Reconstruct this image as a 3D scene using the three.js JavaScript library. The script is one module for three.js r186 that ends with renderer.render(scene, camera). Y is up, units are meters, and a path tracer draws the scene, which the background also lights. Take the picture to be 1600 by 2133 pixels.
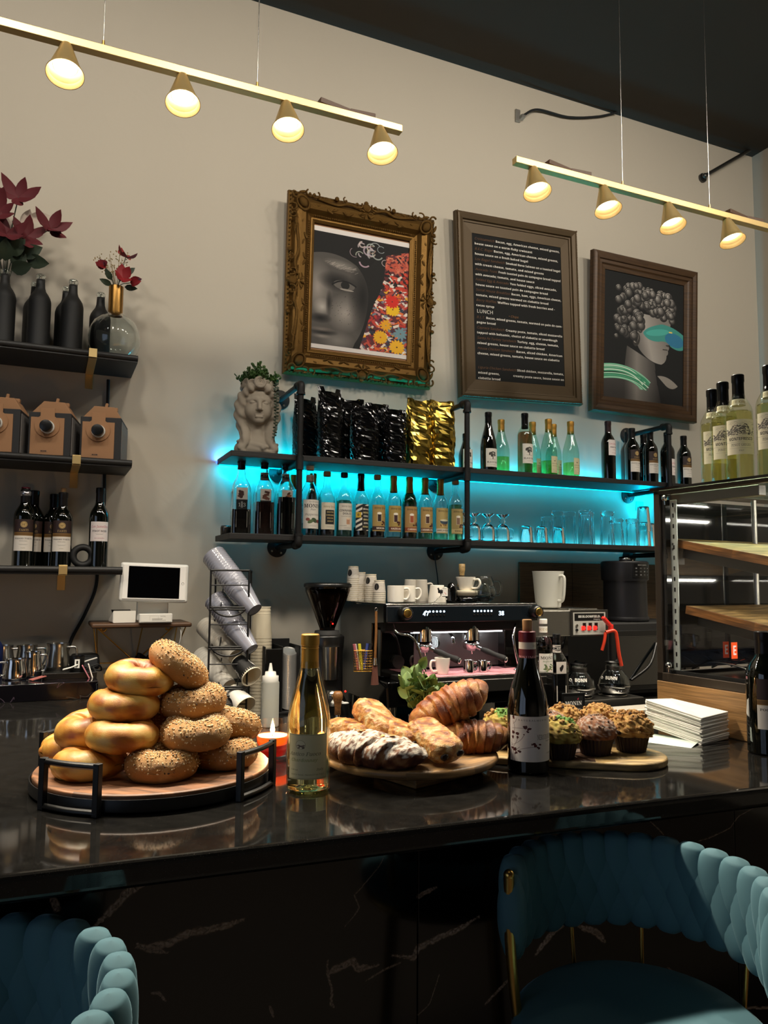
import * as THREE from 'three';
import { RoundedBoxGeometry } from 'three/addons/geometries/RoundedBoxGeometry.js';
import { mergeGeometries } from 'three/addons/utils/BufferGeometryUtils.js';
import { ImprovedNoise } from 'three/addons/math/ImprovedNoise.js';
import { MarchingCubes } from 'three/addons/objects/MarchingCubes.js';
import { RectAreaLightUniformsLib } from 'three/addons/lights/RectAreaLightUniformsLib.js';
import { FontLoader } from 'three/addons/loaders/FontLoader.js';
import { TextGeometry } from 'three/addons/geometries/TextGeometry.js';

// ---------------------------------------------------------------- camera, sky, exposure
// the back wall is the plane z = 0, x runs along it, the room lies towards +z; metres
const scene = new THREE.Scene();
const renderer = new THREE.WebGLRenderer();
renderer.toneMapping = THREE.LinearToneMapping;
renderer.toneMappingExposure = 1.25;
renderer.shadowMap.enabled = true;
const camera = new THREE.PerspectiveCamera(2 * Math.atan(1066.5 / 1600) * 180 / Math.PI, 1600 / 2133, 0.05, 60);
{
  const yaw = 23.67 * Math.PI / 180, pitch = 5.02 * Math.PI / 180, roll = Math.atan(0.0078);
  const F = new THREE.Vector3(Math.sin(yaw) * Math.cos(pitch), Math.sin(pitch), -Math.cos(yaw) * Math.cos(pitch));
  const R0 = new THREE.Vector3(Math.cos(yaw), 0, Math.sin(yaw)), U0 = R0.clone().cross(F);
  const R = R0.clone().multiplyScalar(Math.cos(roll)).addScaledVector(U0, Math.sin(roll)), U = R.clone().cross(F);
  camera.position.set(0, 1.48, 3.35);
  camera.quaternion.setFromRotationMatrix(new THREE.Matrix4().makeBasis(R, U, F.clone().negate()));
}
scene.background = new THREE.Color(0.26, 0.32, 0.42).multiplyScalar(1.6);       // dusk seen through the shop window on the left
const LAMP = { color: new THREE.Color(1, 0.88, 0.7), candela: 5.6, angle: 0.92, penumbra: 0.75 };  // the small spot lamps of the linear pendants
const ROOM = { color: new THREE.Color(1, 0.88, 0.72), candela: 4.6, angle: 1.2, penumbra: 0.6 };  // pendants over the seats behind the camera
const WASH = { color: new THREE.Color(1, 0.92, 0.8), candela: 5.2, angle: 0.98, penumbra: 0.6 };  // spots on the ceiling above the frame, turned to the back wall: their light falls on the upper wall and draws the rail's shadow
const CYAN = new THREE.Color(0.0, 0.62, 1.0);                                // the LED strip on the bottle shelves
RectAreaLightUniformsLib.init();

// ---------------------------------------------------------------- helpers
let seed = 20240;
const rnd = () => { seed = (seed + 0x6d2b79f5) | 0; let t = Math.imul(seed ^ (seed >>> 15), 1 | seed); t = (t + Math.imul(t ^ (t >>> 7), 61 | t)) ^ t; return ((t ^ (t >>> 14)) >>> 0) / 4294967296; };
const rr = (a, b) => a + (b - a) * rnd();
const PI = Math.PI, V = (x, y, z) => new THREE.Vector3(x, y, z), sin = Math.sin, cos = Math.cos;
const perlin = new ImprovedNoise();
const nz = (x, y, z = 0) => perlin.noise(x, y, z);
const fbm = (x, y, z = 0, n = 4) => { let s = 0, a = 0.5; for (let i = 0; i < n; i++) { s += a * nz(x, y, z); x *= 2.03; y *= 2.03; z *= 2.03; a *= 0.5; } return s; };
const sstep = THREE.MathUtils.smoothstep, lerp = THREE.MathUtils.lerp, clamp = THREE.MathUtils.clamp;

const memo = {}; const once = (k, f) => (memo[k] ??= f());
const taken = {};
const numbered = (n) => { const k = (taken[n] = (taken[n] ?? -1) + 1); return k ? n + '_' + String(k).padStart(3, '0') : n; };
function tag(o, label, category, group, kind) { if (label) o.userData.label = label; if (category) o.userData.category = category; if (group) o.userData.group = group; if (kind) o.userData.kind = kind; return o; }
function thing(name, label, category, [x, y, z] = [0, 0, 0], turn = 0, group) {
  const o = new THREE.Group(); o.name = numbered(name); o.position.set(x, y, z); o.rotation.y = turn; scene.add(o); return tag(o, label, category, group);
}
function fuse(list) {
  list = [].concat(list);
  if (list.length === 1 && list[0].attributes.uv) return list[0];
  const col = list.some((g) => g.attributes.color);
  return mergeGeometries(list.map((g) => {
    g = g.index ? g.toNonIndexed() : g.clone();
    for (const k of Object.keys(g.attributes)) if (!['position', 'normal', 'uv', ...(col ? ['color'] : [])].includes(k)) g.deleteAttribute(k);
    const n = g.attributes.position.count;
    if (!g.attributes.normal) g.computeVertexNormals();
    if (!g.attributes.uv) g.setAttribute('uv', new THREE.BufferAttribute(new Float32Array(n * 2), 2));
    if (col && !g.attributes.color) g.setAttribute('color', new THREE.BufferAttribute(new Float32Array(n * 3).fill(1), 3));
    return g;
  }));
}
function part(name, geos, mat, parent, label) { const m = new THREE.Mesh(fuse(geos), mat); m.name = name; parent.add(m); if (label) m.userData.label = label; return m; }
function solo(name, geos, mat, label, category, group) { return tag(part(numbered(name), geos, mat, scene), label, category, group); }
function struct(name, geos, mat) { return tag(part(name, geos, mat, scene), null, null, null, 'structure'); }
function copy(o, [x, y, z], turn, label, group) {
  const c = o.clone(); c.name = numbered(o.name.replace(/_\d{3}$/, '')); c.userData = { ...o.userData }; c.position.set(x, y, z); if (turn !== undefined) c.rotation.y = turn;
  scene.add(c); return tag(c, label, null, group);
}
const box = (w, h, d, x = 0, y = 0, z = 0, r = 0.002) => (r > 0 ? new RoundedBoxGeometry(w, h, d, 2, Math.min(r, w / 2.02, h / 2.02, d / 2.02)) : new THREE.BoxGeometry(w, h, d)).translate(x, y, z);
const cyl = (rt, rb, h, x = 0, y = 0, z = 0, n = 24, open = false) => new THREE.CylinderGeometry(rt, rb, h, n, 1, open).translate(x, y + h / 2, z);
const sph = (r, x = 0, y = 0, z = 0, sx = 1, sy = 1, sz = 1, n = 16) => new THREE.SphereGeometry(r, n, Math.max(6, n * 0.7 | 0)).scale(sx, sy, sz).translate(x, y, z);
const lathe = (pts, n = 32) => new THREE.LatheGeometry(pts.map(([r, y]) => new THREE.Vector2(Math.max(r, 1e-5), y)), n);
const tor = (R, r, x = 0, y = 0, z = 0, n = 24, m = 8, arc = 2 * PI) => new THREE.TorusGeometry(R, r, m, n, arc).translate(x, y, z);
const path = (pts, closed = false, tension = 0.5) => new THREE.CatmullRomCurve3(pts.map((p) => (p.isVector3 ? p : V(...p))), closed, 'catmullrom', tension);
const tube = (pts, r, n = 24, m = 8, closed = false) => new THREE.TubeGeometry(path(pts, closed), n, r, m, closed);
function rod(a, b, r, m = 8) { const A = V(...a), B = V(...b), L = A.distanceTo(B); const g = new THREE.CylinderGeometry(r, r, L, m).translate(0, L / 2, 0); g.applyQuaternion(new THREE.Quaternion().setFromUnitVectors(V(0, 1, 0), B.clone().sub(A).normalize())); return g.translate(A.x, A.y, A.z); }
function wire(pts, r, m = 6, loop = false) { const out = [], n = pts.length; for (let i = 0; i < (loop ? n : n - 1); i++) out.push(rod(pts[i], pts[(i + 1) % n], r, m)); for (const p of pts) out.push(sph(r, ...p, 1, 1, 1, 8)); return out; }
const place = (g, { p = [0, 0, 0], r = [0, 0, 0], s = 1 }) => { if (s !== 1) g.scale(...[].concat(s, s, s).slice(0, 3)); return g.applyMatrix4(new THREE.Matrix4().makeRotationFromEuler(new THREE.Euler(...r))).translate(...p); };
function prism(pts, depth, bevel = 0.002, seg = 2) {  // outline in x, y; depth along +z from 0
  const s = new THREE.Shape(pts.map(([x, y]) => new THREE.Vector2(x, y)));
  return new THREE.ExtrudeGeometry(s, { depth: depth - 2 * bevel, bevelEnabled: bevel > 0, bevelThickness: bevel, bevelSize: bevel, bevelOffset: -bevel, bevelSegments: seg, curveSegments: 12 }).translate(0, 0, bevel);
}
function uvBox(g, s = 1, swap = false) {  // texture coordinates in metres, by the way each face looks
  g = g.index ? g.toNonIndexed() : g;
  const p = g.attributes.position, uv = new Float32Array(p.count * 2), a = V(), b = V(), c = V(), n = V();
  for (let i = 0; i < p.count; i += 3) {
    a.fromBufferAttribute(p, i); b.fromBufferAttribute(p, i + 1); c.fromBufferAttribute(p, i + 2);
    n.copy(b).sub(a).cross(c.clone().sub(a)); const x = Math.abs(n.x), y = Math.abs(n.y), z = Math.abs(n.z);
    [a, b, c].forEach((q, k) => { let u = x > y && x > z ? q.z : q.x, v = y >= x && y >= z ? q.z : q.y; if (swap) [u, v] = [v, u]; uv[(i + k) * 2] = u * s; uv[(i + k) * 2 + 1] = v * s; });
  }
  g.setAttribute('uv', new THREE.BufferAttribute(uv, 2)); return g;
}
function warp(g, f) { const p = g.attributes.position, q = V(); for (let i = 0; i < p.count; i++) { q.fromBufferAttribute(p, i); f(q, i); p.setXYZ(i, q.x, q.y, q.z); } g.computeVertexNormals(); return g; }
function tint(g, f) { const p = g.attributes.position, a = new Float32Array(p.count * 3), q = V(), c = new THREE.Color(); for (let i = 0; i < p.count; i++) { q.fromBufferAttribute(p, i); f(q, c, i); c.toArray(a, i * 3); } g.setAttribute('color', new THREE.BufferAttribute(a, 3)); return g; }
// a closed grid surface from f(u, v) -> [x, y, z], u round and v along; seams welded for smooth normals
function grid(f, nu, nv, wrapU = true, wrapV = false) {
  const pos = [], uv = [], idx = [], W = nu + 1;
  for (let j = 0; j <= nv; j++) for (let i = 0; i <= nu; i++) { pos.push(...f(i / nu, j / nv)); uv.push(i / nu, j / nv); }
  for (let j = 0; j < nv; j++) for (let i = 0; i < nu; i++) { const a = j * W + i, b = a + 1, c = a + W, d = c + 1; idx.push(a, b, c, b, d, c); }
  const g = new THREE.BufferGeometry(); g.setAttribute('position', new THREE.Float32BufferAttribute(pos, 3)); g.setAttribute('uv', new THREE.Float32BufferAttribute(uv, 2)); g.setIndex(idx); g.computeVertexNormals();
  const n = g.attributes.normal, fix = (a, b) => { const x = n.getX(a) + n.getX(b), y = n.getY(a) + n.getY(b), z = n.getZ(a) + n.getZ(b), l = Math.hypot(x, y, z) || 1; n.setXYZ(a, x / l, y / l, z / l); n.setXYZ(b, x / l, y / l, z / l); };
  if (wrapU) for (let j = 0; j <= nv; j++) fix(j * W, j * W + nu);
  if (wrapV) for (let i = 0; i <= nu; i++) fix(i, nv * W + i);
  return g;
}
// lathe with a corner: pts are [radius, y, squareness]; 2 is round, 8 is nearly square
function loft(pts, n = 48, turn = PI / 4) {
  return grid((u, v) => { const k = Math.min(v * (pts.length - 1), pts.length - 1.0001), i = k | 0, P = pts[Math.round(k)] ?? pts[i], a = u * 2 * PI, e = P[2] ?? 2, q = P[0] / Math.pow(Math.pow(Math.abs(cos(a)), e) + Math.pow(Math.abs(sin(a)), e), 1 / e); return [-q * cos(a), P[1], q * sin(a)]; }, n, pts.length - 1);
}

// ---------------------------------------------------------------- textures
const canvas = (w, h, draw) => { const c = document.createElement('canvas'); c.width = w; c.height = h; const x = c.getContext('2d'); draw(x, w, h); return c; };
function tex(c, repeat, srgb = true) { const t = new THREE.CanvasTexture(c); if (srgb) t.colorSpace = THREE.SRGBColorSpace; t.magFilter = THREE.LinearFilter; if (repeat) { t.wrapS = t.wrapT = THREE.RepeatWrapping; t.repeat.set(...[].concat(repeat, repeat).slice(0, 2)); } return t; }
function data(n, f, repeat, srgb = false, m = n) {  // f(u, v) -> grey or [r, g, b], 0 to 1
  const a = new Uint8Array(n * m * 4);
  for (let j = 0; j < m; j++) for (let i = 0; i < n; i++) { let c = f(i / n, j / m, i, j); if (typeof c === 'number') c = [c, c, c]; const o = (j * n + i) * 4; for (let k = 0; k < 3; k++) a[o + k] = clamp(c[k], 0, 1) * 255; a[o + 3] = 255; }
  const t = new THREE.DataTexture(a, n, m); t.magFilter = THREE.LinearFilter; t.wrapS = t.wrapT = THREE.RepeatWrapping; if (srgb) t.colorSpace = THREE.SRGBColorSpace; if (repeat) t.repeat.set(...[].concat(repeat, repeat).slice(0, 2)); t.needsUpdate = true; return t;
}
// noise that repeats after one unit
const tile = (u, v, k, z = 0, n = 4) => { const a = u * 2 * PI, b = v * 2 * PI, r = k / (2 * PI); return fbm(r * cos(a) + 9, r * sin(a) + r * cos(b), r * sin(b) + z, n); };
const rep = (t, x, y = x) => { const c = t.clone(); c.repeat.set(x, y); c.needsUpdate = true; return c; };
const T = {
  plaster: data(256, (u, v) => 0.5 + tile(u, v, 20, 3, 5) * 0.6, 1.2),
  crust: data(256, (u, v) => 0.5 + tile(u, v, 34, 8, 5) * 0.8, 9),
  flake: data(256, (u, v) => { const a = tile(u, v, 14, 2, 4), b = Math.abs(tile(u, v, 30, 6, 4)); return clamp(0.75 - b * 2.2 + a * 0.5, 0, 1); }, 5),
  granite: data(1024, (u, v) => { const f = rnd(), s = f > 0.995 ? rr(0.16, 0.45) : 0, b = 0.06 + 0.075 * rnd() + 0.04 * tile(u, v, 18, 1, 3); return [b + s, b * 0.97 + s * 0.97, b * 0.92 + s * 0.88]; }, 1.9, true),
  oak: data(1024, (u, v) => { const w = fbm(u * 2.5, v * 16, 4, 3) * 0.35, g = fbm(u * 5, v * 190, 9, 3), ring = Math.abs(sin((v * 15 + w * 5) * PI)); const k = 0.68 + 0.3 * g + 0.17 * Math.pow(ring, 0.6) - 0.05; return [k, k * 0.985, k * 0.95]; }, [1.6, 3], true, 512),
  acacia: data(512, (u, v) => { const y = v * 9 + fbm(u * 2, v * 4, 1, 3) * 2.6, k = 0.72 + 0.24 * sin(y * 6.3) * 0.5 + fbm(u * 8, v * 120, 2, 3) * 0.35; return [k, k * 0.96, k * 0.9]; }, [2.2, 2.2], true),
  cloth: data(128, (u, v) => 0.5 + 0.35 * sin(u * 2 * PI * 32) * sin(v * 2 * PI * 32) + 0.15 * rnd(), 14),
  brushed: data(256, (u, v) => 0.5 + fbm(u * 3, v * 90, 5, 3) * 0.8, 3),
};

// ---------------------------------------------------------------- materials
const S = (color, roughness = 0.5, metalness = 0, o = {}) => new THREE.MeshStandardMaterial({ color, roughness, metalness, ...o });
const P = (color, roughness, o = {}) => new THREE.MeshPhysicalMaterial({ color, roughness, ...o });
const pane = (color, o = {}) => P(color, 0.0, { transmission: 1, thickness: 0, ior: 1.5, side: THREE.DoubleSide, ...o });
const M = {
  wall: S(0xb9b0a0, 0.88, 0, { bumpMap: T.plaster, bumpScale: 0.0008 }),
  ceiling: S(0x38342d, 0.9), floor: S(0x38312b, 0.5), dark_wall: S(0x3a3631, 0.9),
  black: S(0x0d0d0d, 0.42), matte: S(0x131313, 0.62), pipe: S(0x121212, 0.5, 0.35, { bumpMap: T.crust, bumpScale: 0.0003 }), shelf: S(0x1b1a19, 0.55, 0, { bumpMap: T.brushed, bumpScale: 0.0004 }),
  plastic: S(0x101010, 0.3), gloss: P(0x050505, 0.08, { clearcoat: 0.6, clearcoatRoughness: 0.05 }), rubber: S(0x0c0c0c, 0.75),
  brass: S(0xd2a85a, 0.28, 1), gold: S(0xc79a45, 0.3, 1), satin_brass: S(0xd9bd83, 0.42, 0.85), chrome: S(0xd8d8d8, 0.08, 1), steel: S(0xb8b5ae, 0.22, 1), brushed: S(0xa9a69e, 0.34, 1, { bumpMap: T.brushed, bumpScale: 0.0003 }), dark_steel: S(0x5d5b57, 0.3, 0.9),
  white: S(0xe6e2d8, 0.35), ceramic: P(0xefe9dc, 0.2, { clearcoat: 0.5 }), paper: S(0xe9e6de, 0.8), white_plastic: S(0xd9d7d0, 0.4), cream: S(0xe2d7bd, 0.75),
  granite: P(0xffffff, 0.06, { map: T.granite, ior: 1.5 }),
  oak: S(0xc99a62, 0.55, 0, { map: T.oak, bumpMap: T.oak, bumpScale: 0.0006 }), pale_wood: S(0xd9bd85, 0.5, 0, { map: T.acacia }), acacia: S(0xb98560, 0.5, 0, { map: T.acacia }), mango: S(0xbb9563, 0.5, 0, { map: T.acacia }), walnut: S(0x6b4a30, 0.55, 0, { map: T.oak }), beech: S(0xb07c48, 0.45, 0, { map: T.acacia }), cork: S(0xb58a5c, 0.85, 0, { bumpMap: T.crust, bumpScale: 0.0006 }),
  board: S(0x7a6042, 0.6, 0, { map: T.oak }), card: S(0x9c7350, 0.8), dark_card: S(0x201f20, 0.7),
  glass: pane(0xffffff), tumbler: P(0xf6fbfb, 0.0, { transmission: 1, thickness: 0.003, ior: 1.5 }), green_glass: pane(0xc3d6a6), blue_glass: pane(0xdfeef0), clear_plastic: P(0x93949f, 0.2, { clearcoat: 0.8, clearcoatRoughness: 0.08 }), frosted: P(0xdcdcd2, 0.75, { transmission: 0.5, thickness: 0, side: THREE.DoubleSide }),
  dark_glass: P(0x060805, 0.04, { clearcoat: 1, clearcoatRoughness: 0.02, ior: 1.52 }), tint_glass: P(0x0a0d0e, 0.05, { ior: 1.6, clearcoat: 1, clearcoatRoughness: 0.03 }),
  leaf: P(0x47602c, 0.55, { side: THREE.DoubleSide }), dark_leaf: P(0x263321, 0.6, { side: THREE.DoubleSide }), sage: P(0x6f8a4c, 0.6, { side: THREE.DoubleSide }), red: P(0x7e0d14, 0.65, { side: THREE.DoubleSide, sheen: 0.4, sheenColor: new THREE.Color(0.8, 0.1, 0.1) }), dark_red: P(0x57121a, 0.7, { side: THREE.DoubleSide }),
  stone: S(0x8b8172, 0.85, 0, { bumpMap: T.plaster, bumpScale: 0.0006 }), screen: P(0x030304, 0.12), gilt: S(0x6a4d22, 0.45, 0.8, { bumpMap: T.crust, bumpScale: 0.0008 }), old_gilt: S(0x5b4122, 0.4, 0.5), bronze: S(0x4a3a22, 0.5, 0.35),
  led_white: S(0xffffff, 0.4, 0, { emissive: 0xffffff, emissiveIntensity: 6 }), cyan: S(0x111111, 0.4, 0, { emissive: CYAN, emissiveIntensity: 3 }), red_led: S(0x200000, 0.4, 0, { emissive: 0xff1a12, emissiveIntensity: 3 }), digit: S(0x111111, 0.4, 0, { emissive: 0xcfe9ff, emissiveIntensity: 2.4 }),
};

// ---------------------------------------------------------------- the room
const H = 4.18, XR = 4.01, XL = -3.6, ZF = 7.2;
struct('floor', box(XR - XL + 0.6, 0.15, ZF + 0.6, (XR + XL) / 2, -0.075, ZF / 2, 0), M.floor);
struct('ceiling', box(XR - XL + 0.6, 0.2, ZF + 0.6, (XR + XL) / 2, H + 0.1, ZF / 2, 0), M.ceiling);
struct('wall_back', uvBox(box(XR - XL + 0.6, H, 0.2, (XR + XL) / 2, H / 2, -0.1, 0)), M.wall);
struct('wall_right', uvBox(box(0.2, H, ZF, XR + 0.1, H / 2, ZF / 2, 0)), M.wall);
struct('wall_front', uvBox(box(XR - XL + 0.6, H, 0.2, (XR + XL) / 2, H / 2, ZF + 0.1, 0)), M.dark_wall);
{ // the left wall holds the shop window
  const z0 = 2.6, z1 = 6.2, y0 = 0.5, y1 = 3.1, w = 0.2, x = XL - 0.1;
  struct('wall_left', [box(w, H, z0, x, H / 2, z0 / 2, 0), box(w, H, ZF - z1, x, H / 2, (ZF + z1) / 2, 0), box(w, y0, z1 - z0, x, y0 / 2, (z0 + z1) / 2, 0), box(w, H - y1, z1 - z0, x, (H + y1) / 2, (z0 + z1) / 2, 0)].map((g) => uvBox(g)), M.wall);
  const f = [box(0.06, 0.06, z1 - z0, x, y0 + 0.03, (z0 + z1) / 2), box(0.06, 0.06, z1 - z0, x, y1 - 0.03, (z0 + z1) / 2)];
  for (let i = 0; i <= 2; i++) f.push(box(0.06, y1 - y0, 0.06, x, (y0 + y1) / 2, lerp(z0 + 0.03, z1 - 0.03, i / 2)));
  const wd = struct('window_1', f, M.black);
  for (let i = 0; i < 2; i++) part('pane', box(0.008, y1 - y0 - 0.1, (z1 - z0) / 2 - 0.06, x, (y0 + y1) / 2, lerp(z0, z1, 0.25 + i * 0.5), 0), M.glass, wd);
}

// ---------------------------------------------------------------- linear pendants with spot lamps
function pendant(x0, n, step, y, z, light, label, wires, blocks, names) {
  const len = (n - 1) * step + 0.166, t = thing('linear_pendant', label, 'ceiling lamp', [x0 + (n - 1) * step / 2, y, z]);
  part('rail', box(len, 0.026, 0.03, 0, 0, 0, 0.002), M.satin_brass, t);
  for (const wx of wires) { part('hanging_wire', rod([wx - t.position.x, 0.012, 0], [wx - t.position.x, H - y, 0], 0.0016, 6), M.steel, t); part('wire_grip', cyl(0.004, 0.005, 0.022, wx - t.position.x, 0.012, 0, 10), M.brass, t); }
  for (const bx of blocks) part('driver_box', [place(box(0.12, 0.02, 0.03, 0, 0, 0, 0.003), { p: [bx - t.position.x, 0.026, -0.012], r: [0, 0.1, -0.06] }), place(box(0.09, 0.022, 0.028, 0, 0, 0, 0.003), { p: [bx + 0.1 - t.position.x, 0.022, -0.01], r: [0, -0.12, -0.02] })], M.walnut, t);
  for (let i = 0; i < n; i++) {
    const h = new THREE.Group(); h.name = 'lamp_head'; h.position.set(x0 + i * step - t.position.x, -0.012, 0); h.rotation.x = -0.26; t.add(h);
    part('shade', once('shade', () => lathe([[0.006, 0], [0.017, -0.002], [0.019, -0.012], [0.041, -0.082], [0.052, -0.113], [0.0535, -0.114], [0.0535, -0.111], [0.051, -0.108], [0.039, -0.08], [0.034, -0.078], [0.0, -0.078]].reverse(), 32)), M.satin_brass, h);
    part('bulb', once('bulb', () => lathe([[0, -0.0865], [0.02, -0.086], [0.033, -0.083], [0.0335, -0.0785], [0, -0.0785]], 28)), once('bulbmat', () => S(0xffffff, 0.4, 0, { emissive: LAMP.color, emissiveIntensity: 9 })), h);
    const s = new THREE.SpotLight(light.color, light.candela, 0, light.angle, light.penumbra, 2); s.name = 'spot'; s.castShadow = true; s.shadow.radius = 1.6; s.position.set(0, -0.089, 0); s.target.position.set(0, -1, 0); h.add(s, s.target);
  }
  return t;
}
pendant(-0.684, 6, 0.337, 3.062, 1.0, LAMP, 'long brass linear pendant with cone lamps at the upper left, over the ornate frame', [0.092, 0.566, -0.5], [0.84], 1);
pendant(1.64, 6, 0.335, 3.062, 1.0, LAMP, 'brass linear pendant with cone lamps on the right, above the third picture', [2.075, 2.548], [1.77, 2.72], 1);
pendant(-0.6, 6, 0.5, 3.05, 5.2, ROOM, 'brass linear pendant over the seats behind the viewer', [-0.2, 1.4], [], 1);
for (let i = 0; i < 6; i++) {
  const x = -1.3 + i * 0.98, t = thing('ceiling_spot', 'black ceiling spot turned towards the picture wall, ' + ['first', 'second', 'third', 'fourth', 'fifth', 'sixth'][i] + ' from the left', 'ceiling lamp', [x, H, 2.35 + (i % 3) * 0.16]);
  part('stem', cyl(0.012, 0.03, 0.12, 0, -0.12, 0, 16), M.black, t);
  const h = new THREE.Group(); h.name = 'lamp_head'; h.position.set(0, -0.14, 0); h.rotation.x = 1.06; t.add(h);
  part('shade', lathe([[0.0, 0.07], [0.045, 0.06], [0.05, -0.06], [0.047, -0.06], [0.043, 0.02], [0, 0.02]].reverse(), 24), M.black, h);
  part('bulb', cyl(0.04, 0.04, 0.006, 0, 0, 0, 24), once('washbulb', () => S(0xffffff, 0.4, 0, { emissive: WASH.color, emissiveIntensity: 12 })), h);
  const s = new THREE.SpotLight(WASH.color, WASH.candela, 0, WASH.angle, WASH.penumbra, 2); s.name = 'spot'; s.castShadow = true; s.shadow.radius = 7; s.position.set(0, -0.004, 0); s.target.position.set(0, -1, 0); h.add(s, s.target);
}

solo('ceiling_brace', [rod([3.575, 3.945, 0.03], [3.93, 4.18, 0.05], 0.011, 12), place(cyl(0.028, 0.028, 0.012, 0, 0, 0, 20), { p: [3.575, 3.94, 0.001], r: [PI / 2, 0, 0] }), sph(0.018, 3.575, 3.945, 0.022)], M.dark_steel, 'thin dark metal brace running from the wall up to the black ceiling', 'brace');
{
  const t = thing('wall_plate', 'small grey wall plate with a loose black cable high on the wall', 'cable', [2.239, 3.99, 0]);
  part('plate', [box(0.03, 0.07, 0.012, 0, 0, 0.006), box(0.022, 0.02, 0.03, 0.02, -0.01, 0.02)], M.brushed, t);
  part('cable', tube([[0.02, -0.005, 0.03], [0.12, 0.06, 0.02], [0.33, 0.075, 0.014], [0.53, 0.13, 0.014], [0.67, 0.188, 0.02]], 0.006, 40), M.rubber, t);
}

// ---------------------------------------------------------------- the bar
const BA = Math.atan2(0.071, 1.387), BD = [cos(BA), sin(BA)];              // the bar runs at 2.9 degrees to the wall
const onBar = (s, back) => [s * BD[0] + back * BD[1], 2.141 + s * BD[1] - back * BD[0]];
{
  const t = thing('bar_counter', 'long bar with a polished black granite top and black marble front', 'bar', [0, 0, 0]);
  const [ax, az] = onBar(-1.7, 0), [bx, bz] = onBar(3.3, 0), [cx, cz] = onBar(3.3, 0.64);
  const outline = [[ax, -az], [bx, -bz], [cx, -cz], [0.18, -1.515], [0.18, -0.52], [-1.7, -0.52]];
  const top = prism(outline, 0.04, 0.01, 4).rotateX(-PI / 2).translate(0, 1.03, 0);
  part('granite_top', uvBox(top), M.granite, t);
  // marble slabs of the front, drawn once for the whole run: s along the bar from -0.6 to 2.4, y from 0 to 1.03
  const veins = [[9, [0.197, 0.948], [0.168, 0.947], [0.139, 0.931], [0.12, 0.911], [0.085, 0.88]], [9, [0.348, 0.86], [0.322, 0.854], [0.279, 0.85], [0.245, 0.849], [0.213, 0.838], [0.188, 0.836], [0.158, 0.84]], [5, [0.213, 0.822], [0.18, 0.832], [0.16, 0.845]],
    [2.2, [0.625, 0.949], [0.609, 0.921], [0.57, 0.883], [0.559, 0.873], [0.569, 0.85], [0.561, 0.838], [0.54, 0.818]], [8, [0.83, 0.796], [0.787, 0.78], [0.744, 0.77], [0.692, 0.755], [0.684, 0.739], [0.636, 0.751]], [8, [0.611, 0.737], [0.567, 0.737], [0.557, 0.752], [0.524, 0.744], [0.507, 0.738]], [4, [0.507, 0.762], [0.507, 0.738], [0.516, 0.709], [0.515, 0.683], [0.521, 0.675]], [3, [0.656, 0.734], [0.621, 0.726], [0.584, 0.712]],
    [5, [0.733, 0.866], [0.702, 0.857], [0.691, 0.851]], [3, [0.187, 0.758], [0.199, 0.757], [0.212, 0.741]], [2, [1.25, 0.95], [1.282, 0.924], [1.298, 0.908]], [2.2, [1.6, 0.95], [1.522, 0.927], [1.492, 0.902], [1.433, 0.887], [1.398, 0.883]], [7, [1.049, 0.761], [1.0, 0.737], [0.96, 0.70]], [8, [1.067, 0.742], [1.11, 0.725], [1.135, 0.7]], [4, [0.896, 0.662], [0.841, 0.623]], [1.6, [0.692, 0.629], [0.718, 0.647], [0.739, 0.698]], [3, [0.397, 0.7], [0.405, 0.679]], [6, [0.02, 0.94], [0.03, 0.92]], [5, [0.3, 0.5], [0.5, 0.46], [0.62, 0.38], [0.9, 0.3]], [6, [-0.5, 0.8], [-0.3, 0.7], [-0.1, 0.52], [0.05, 0.2]], [6, [1.3, 0.62], [1.5, 0.5], [1.8, 0.44], [2.2, 0.2]], [3, [1.7, 0.9], [1.9, 0.8], [2.3, 0.78]]];
  const marble = canvas(2048, 704, (x, w, h) => {
    x.fillStyle = '#040404'; x.fillRect(0, 0, w, h); x.lineCap = 'round'; x.lineJoin = 'round';
    const K = w / 3, X = (s) => (s + 0.6) * K, Y = (y) => h - y * K;
    for (const [wd, ...p] of veins) for (let pass = 0; pass < 5; pass++) {
      x.strokeStyle = ['rgba(150,125,105,.5)', '#a8917f', '#c0ab98', 'rgba(40,30,25,.8)', '#8d7868'][pass];
      const c = path(p.map(([s, y]) => [X(s), Y(y), 0]), false, 0.2), n = 60, jit = pass === 3 ? wd * 0.8 : wd * 0.5, fat = [1.5, 1, 0.55, 0.18, 0.3][pass] * wd * 0.8;
      for (let i = 0; i < n; i++) { const q = c.getPoint(i / n), q2 = c.getPoint((i + 1) / n), e = Math.min(1, Math.min(i, n - i) / 12) * (0.55 + 0.9 * Math.abs(fbm(i * 0.19, wd + pass, p[0][0] * 9, 2)) * 1.6); if (pass > 2 && rnd() < 0.45) continue; x.lineWidth = Math.max(0.8, fat * e); x.beginPath(); x.moveTo(q.x + rr(-jit, jit) * 0.5, q.y + rr(-jit, jit) * 0.5); x.lineTo(q2.x + rr(-jit, jit) * 0.5, q2.y + rr(-jit, jit) * 0.5); x.stroke(); }
    }
    for (let i = 0; i < 60; i++) { x.strokeStyle = 'rgba(120,105,95,.28)'; x.lineWidth = 0.8; x.beginPath(); let a = rr(0, w), b = rr(0, h); x.moveTo(a, b); for (let k = 0; k < 4; k++) x.lineTo(a += rr(-14, 20), b += rr(-16, 10)); x.stroke(); }
  });
  const mt = P(0xffffff, 0.12, { map: tex(marble), clearcoat: 0.4, clearcoatRoughness: 0.06 });
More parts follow.
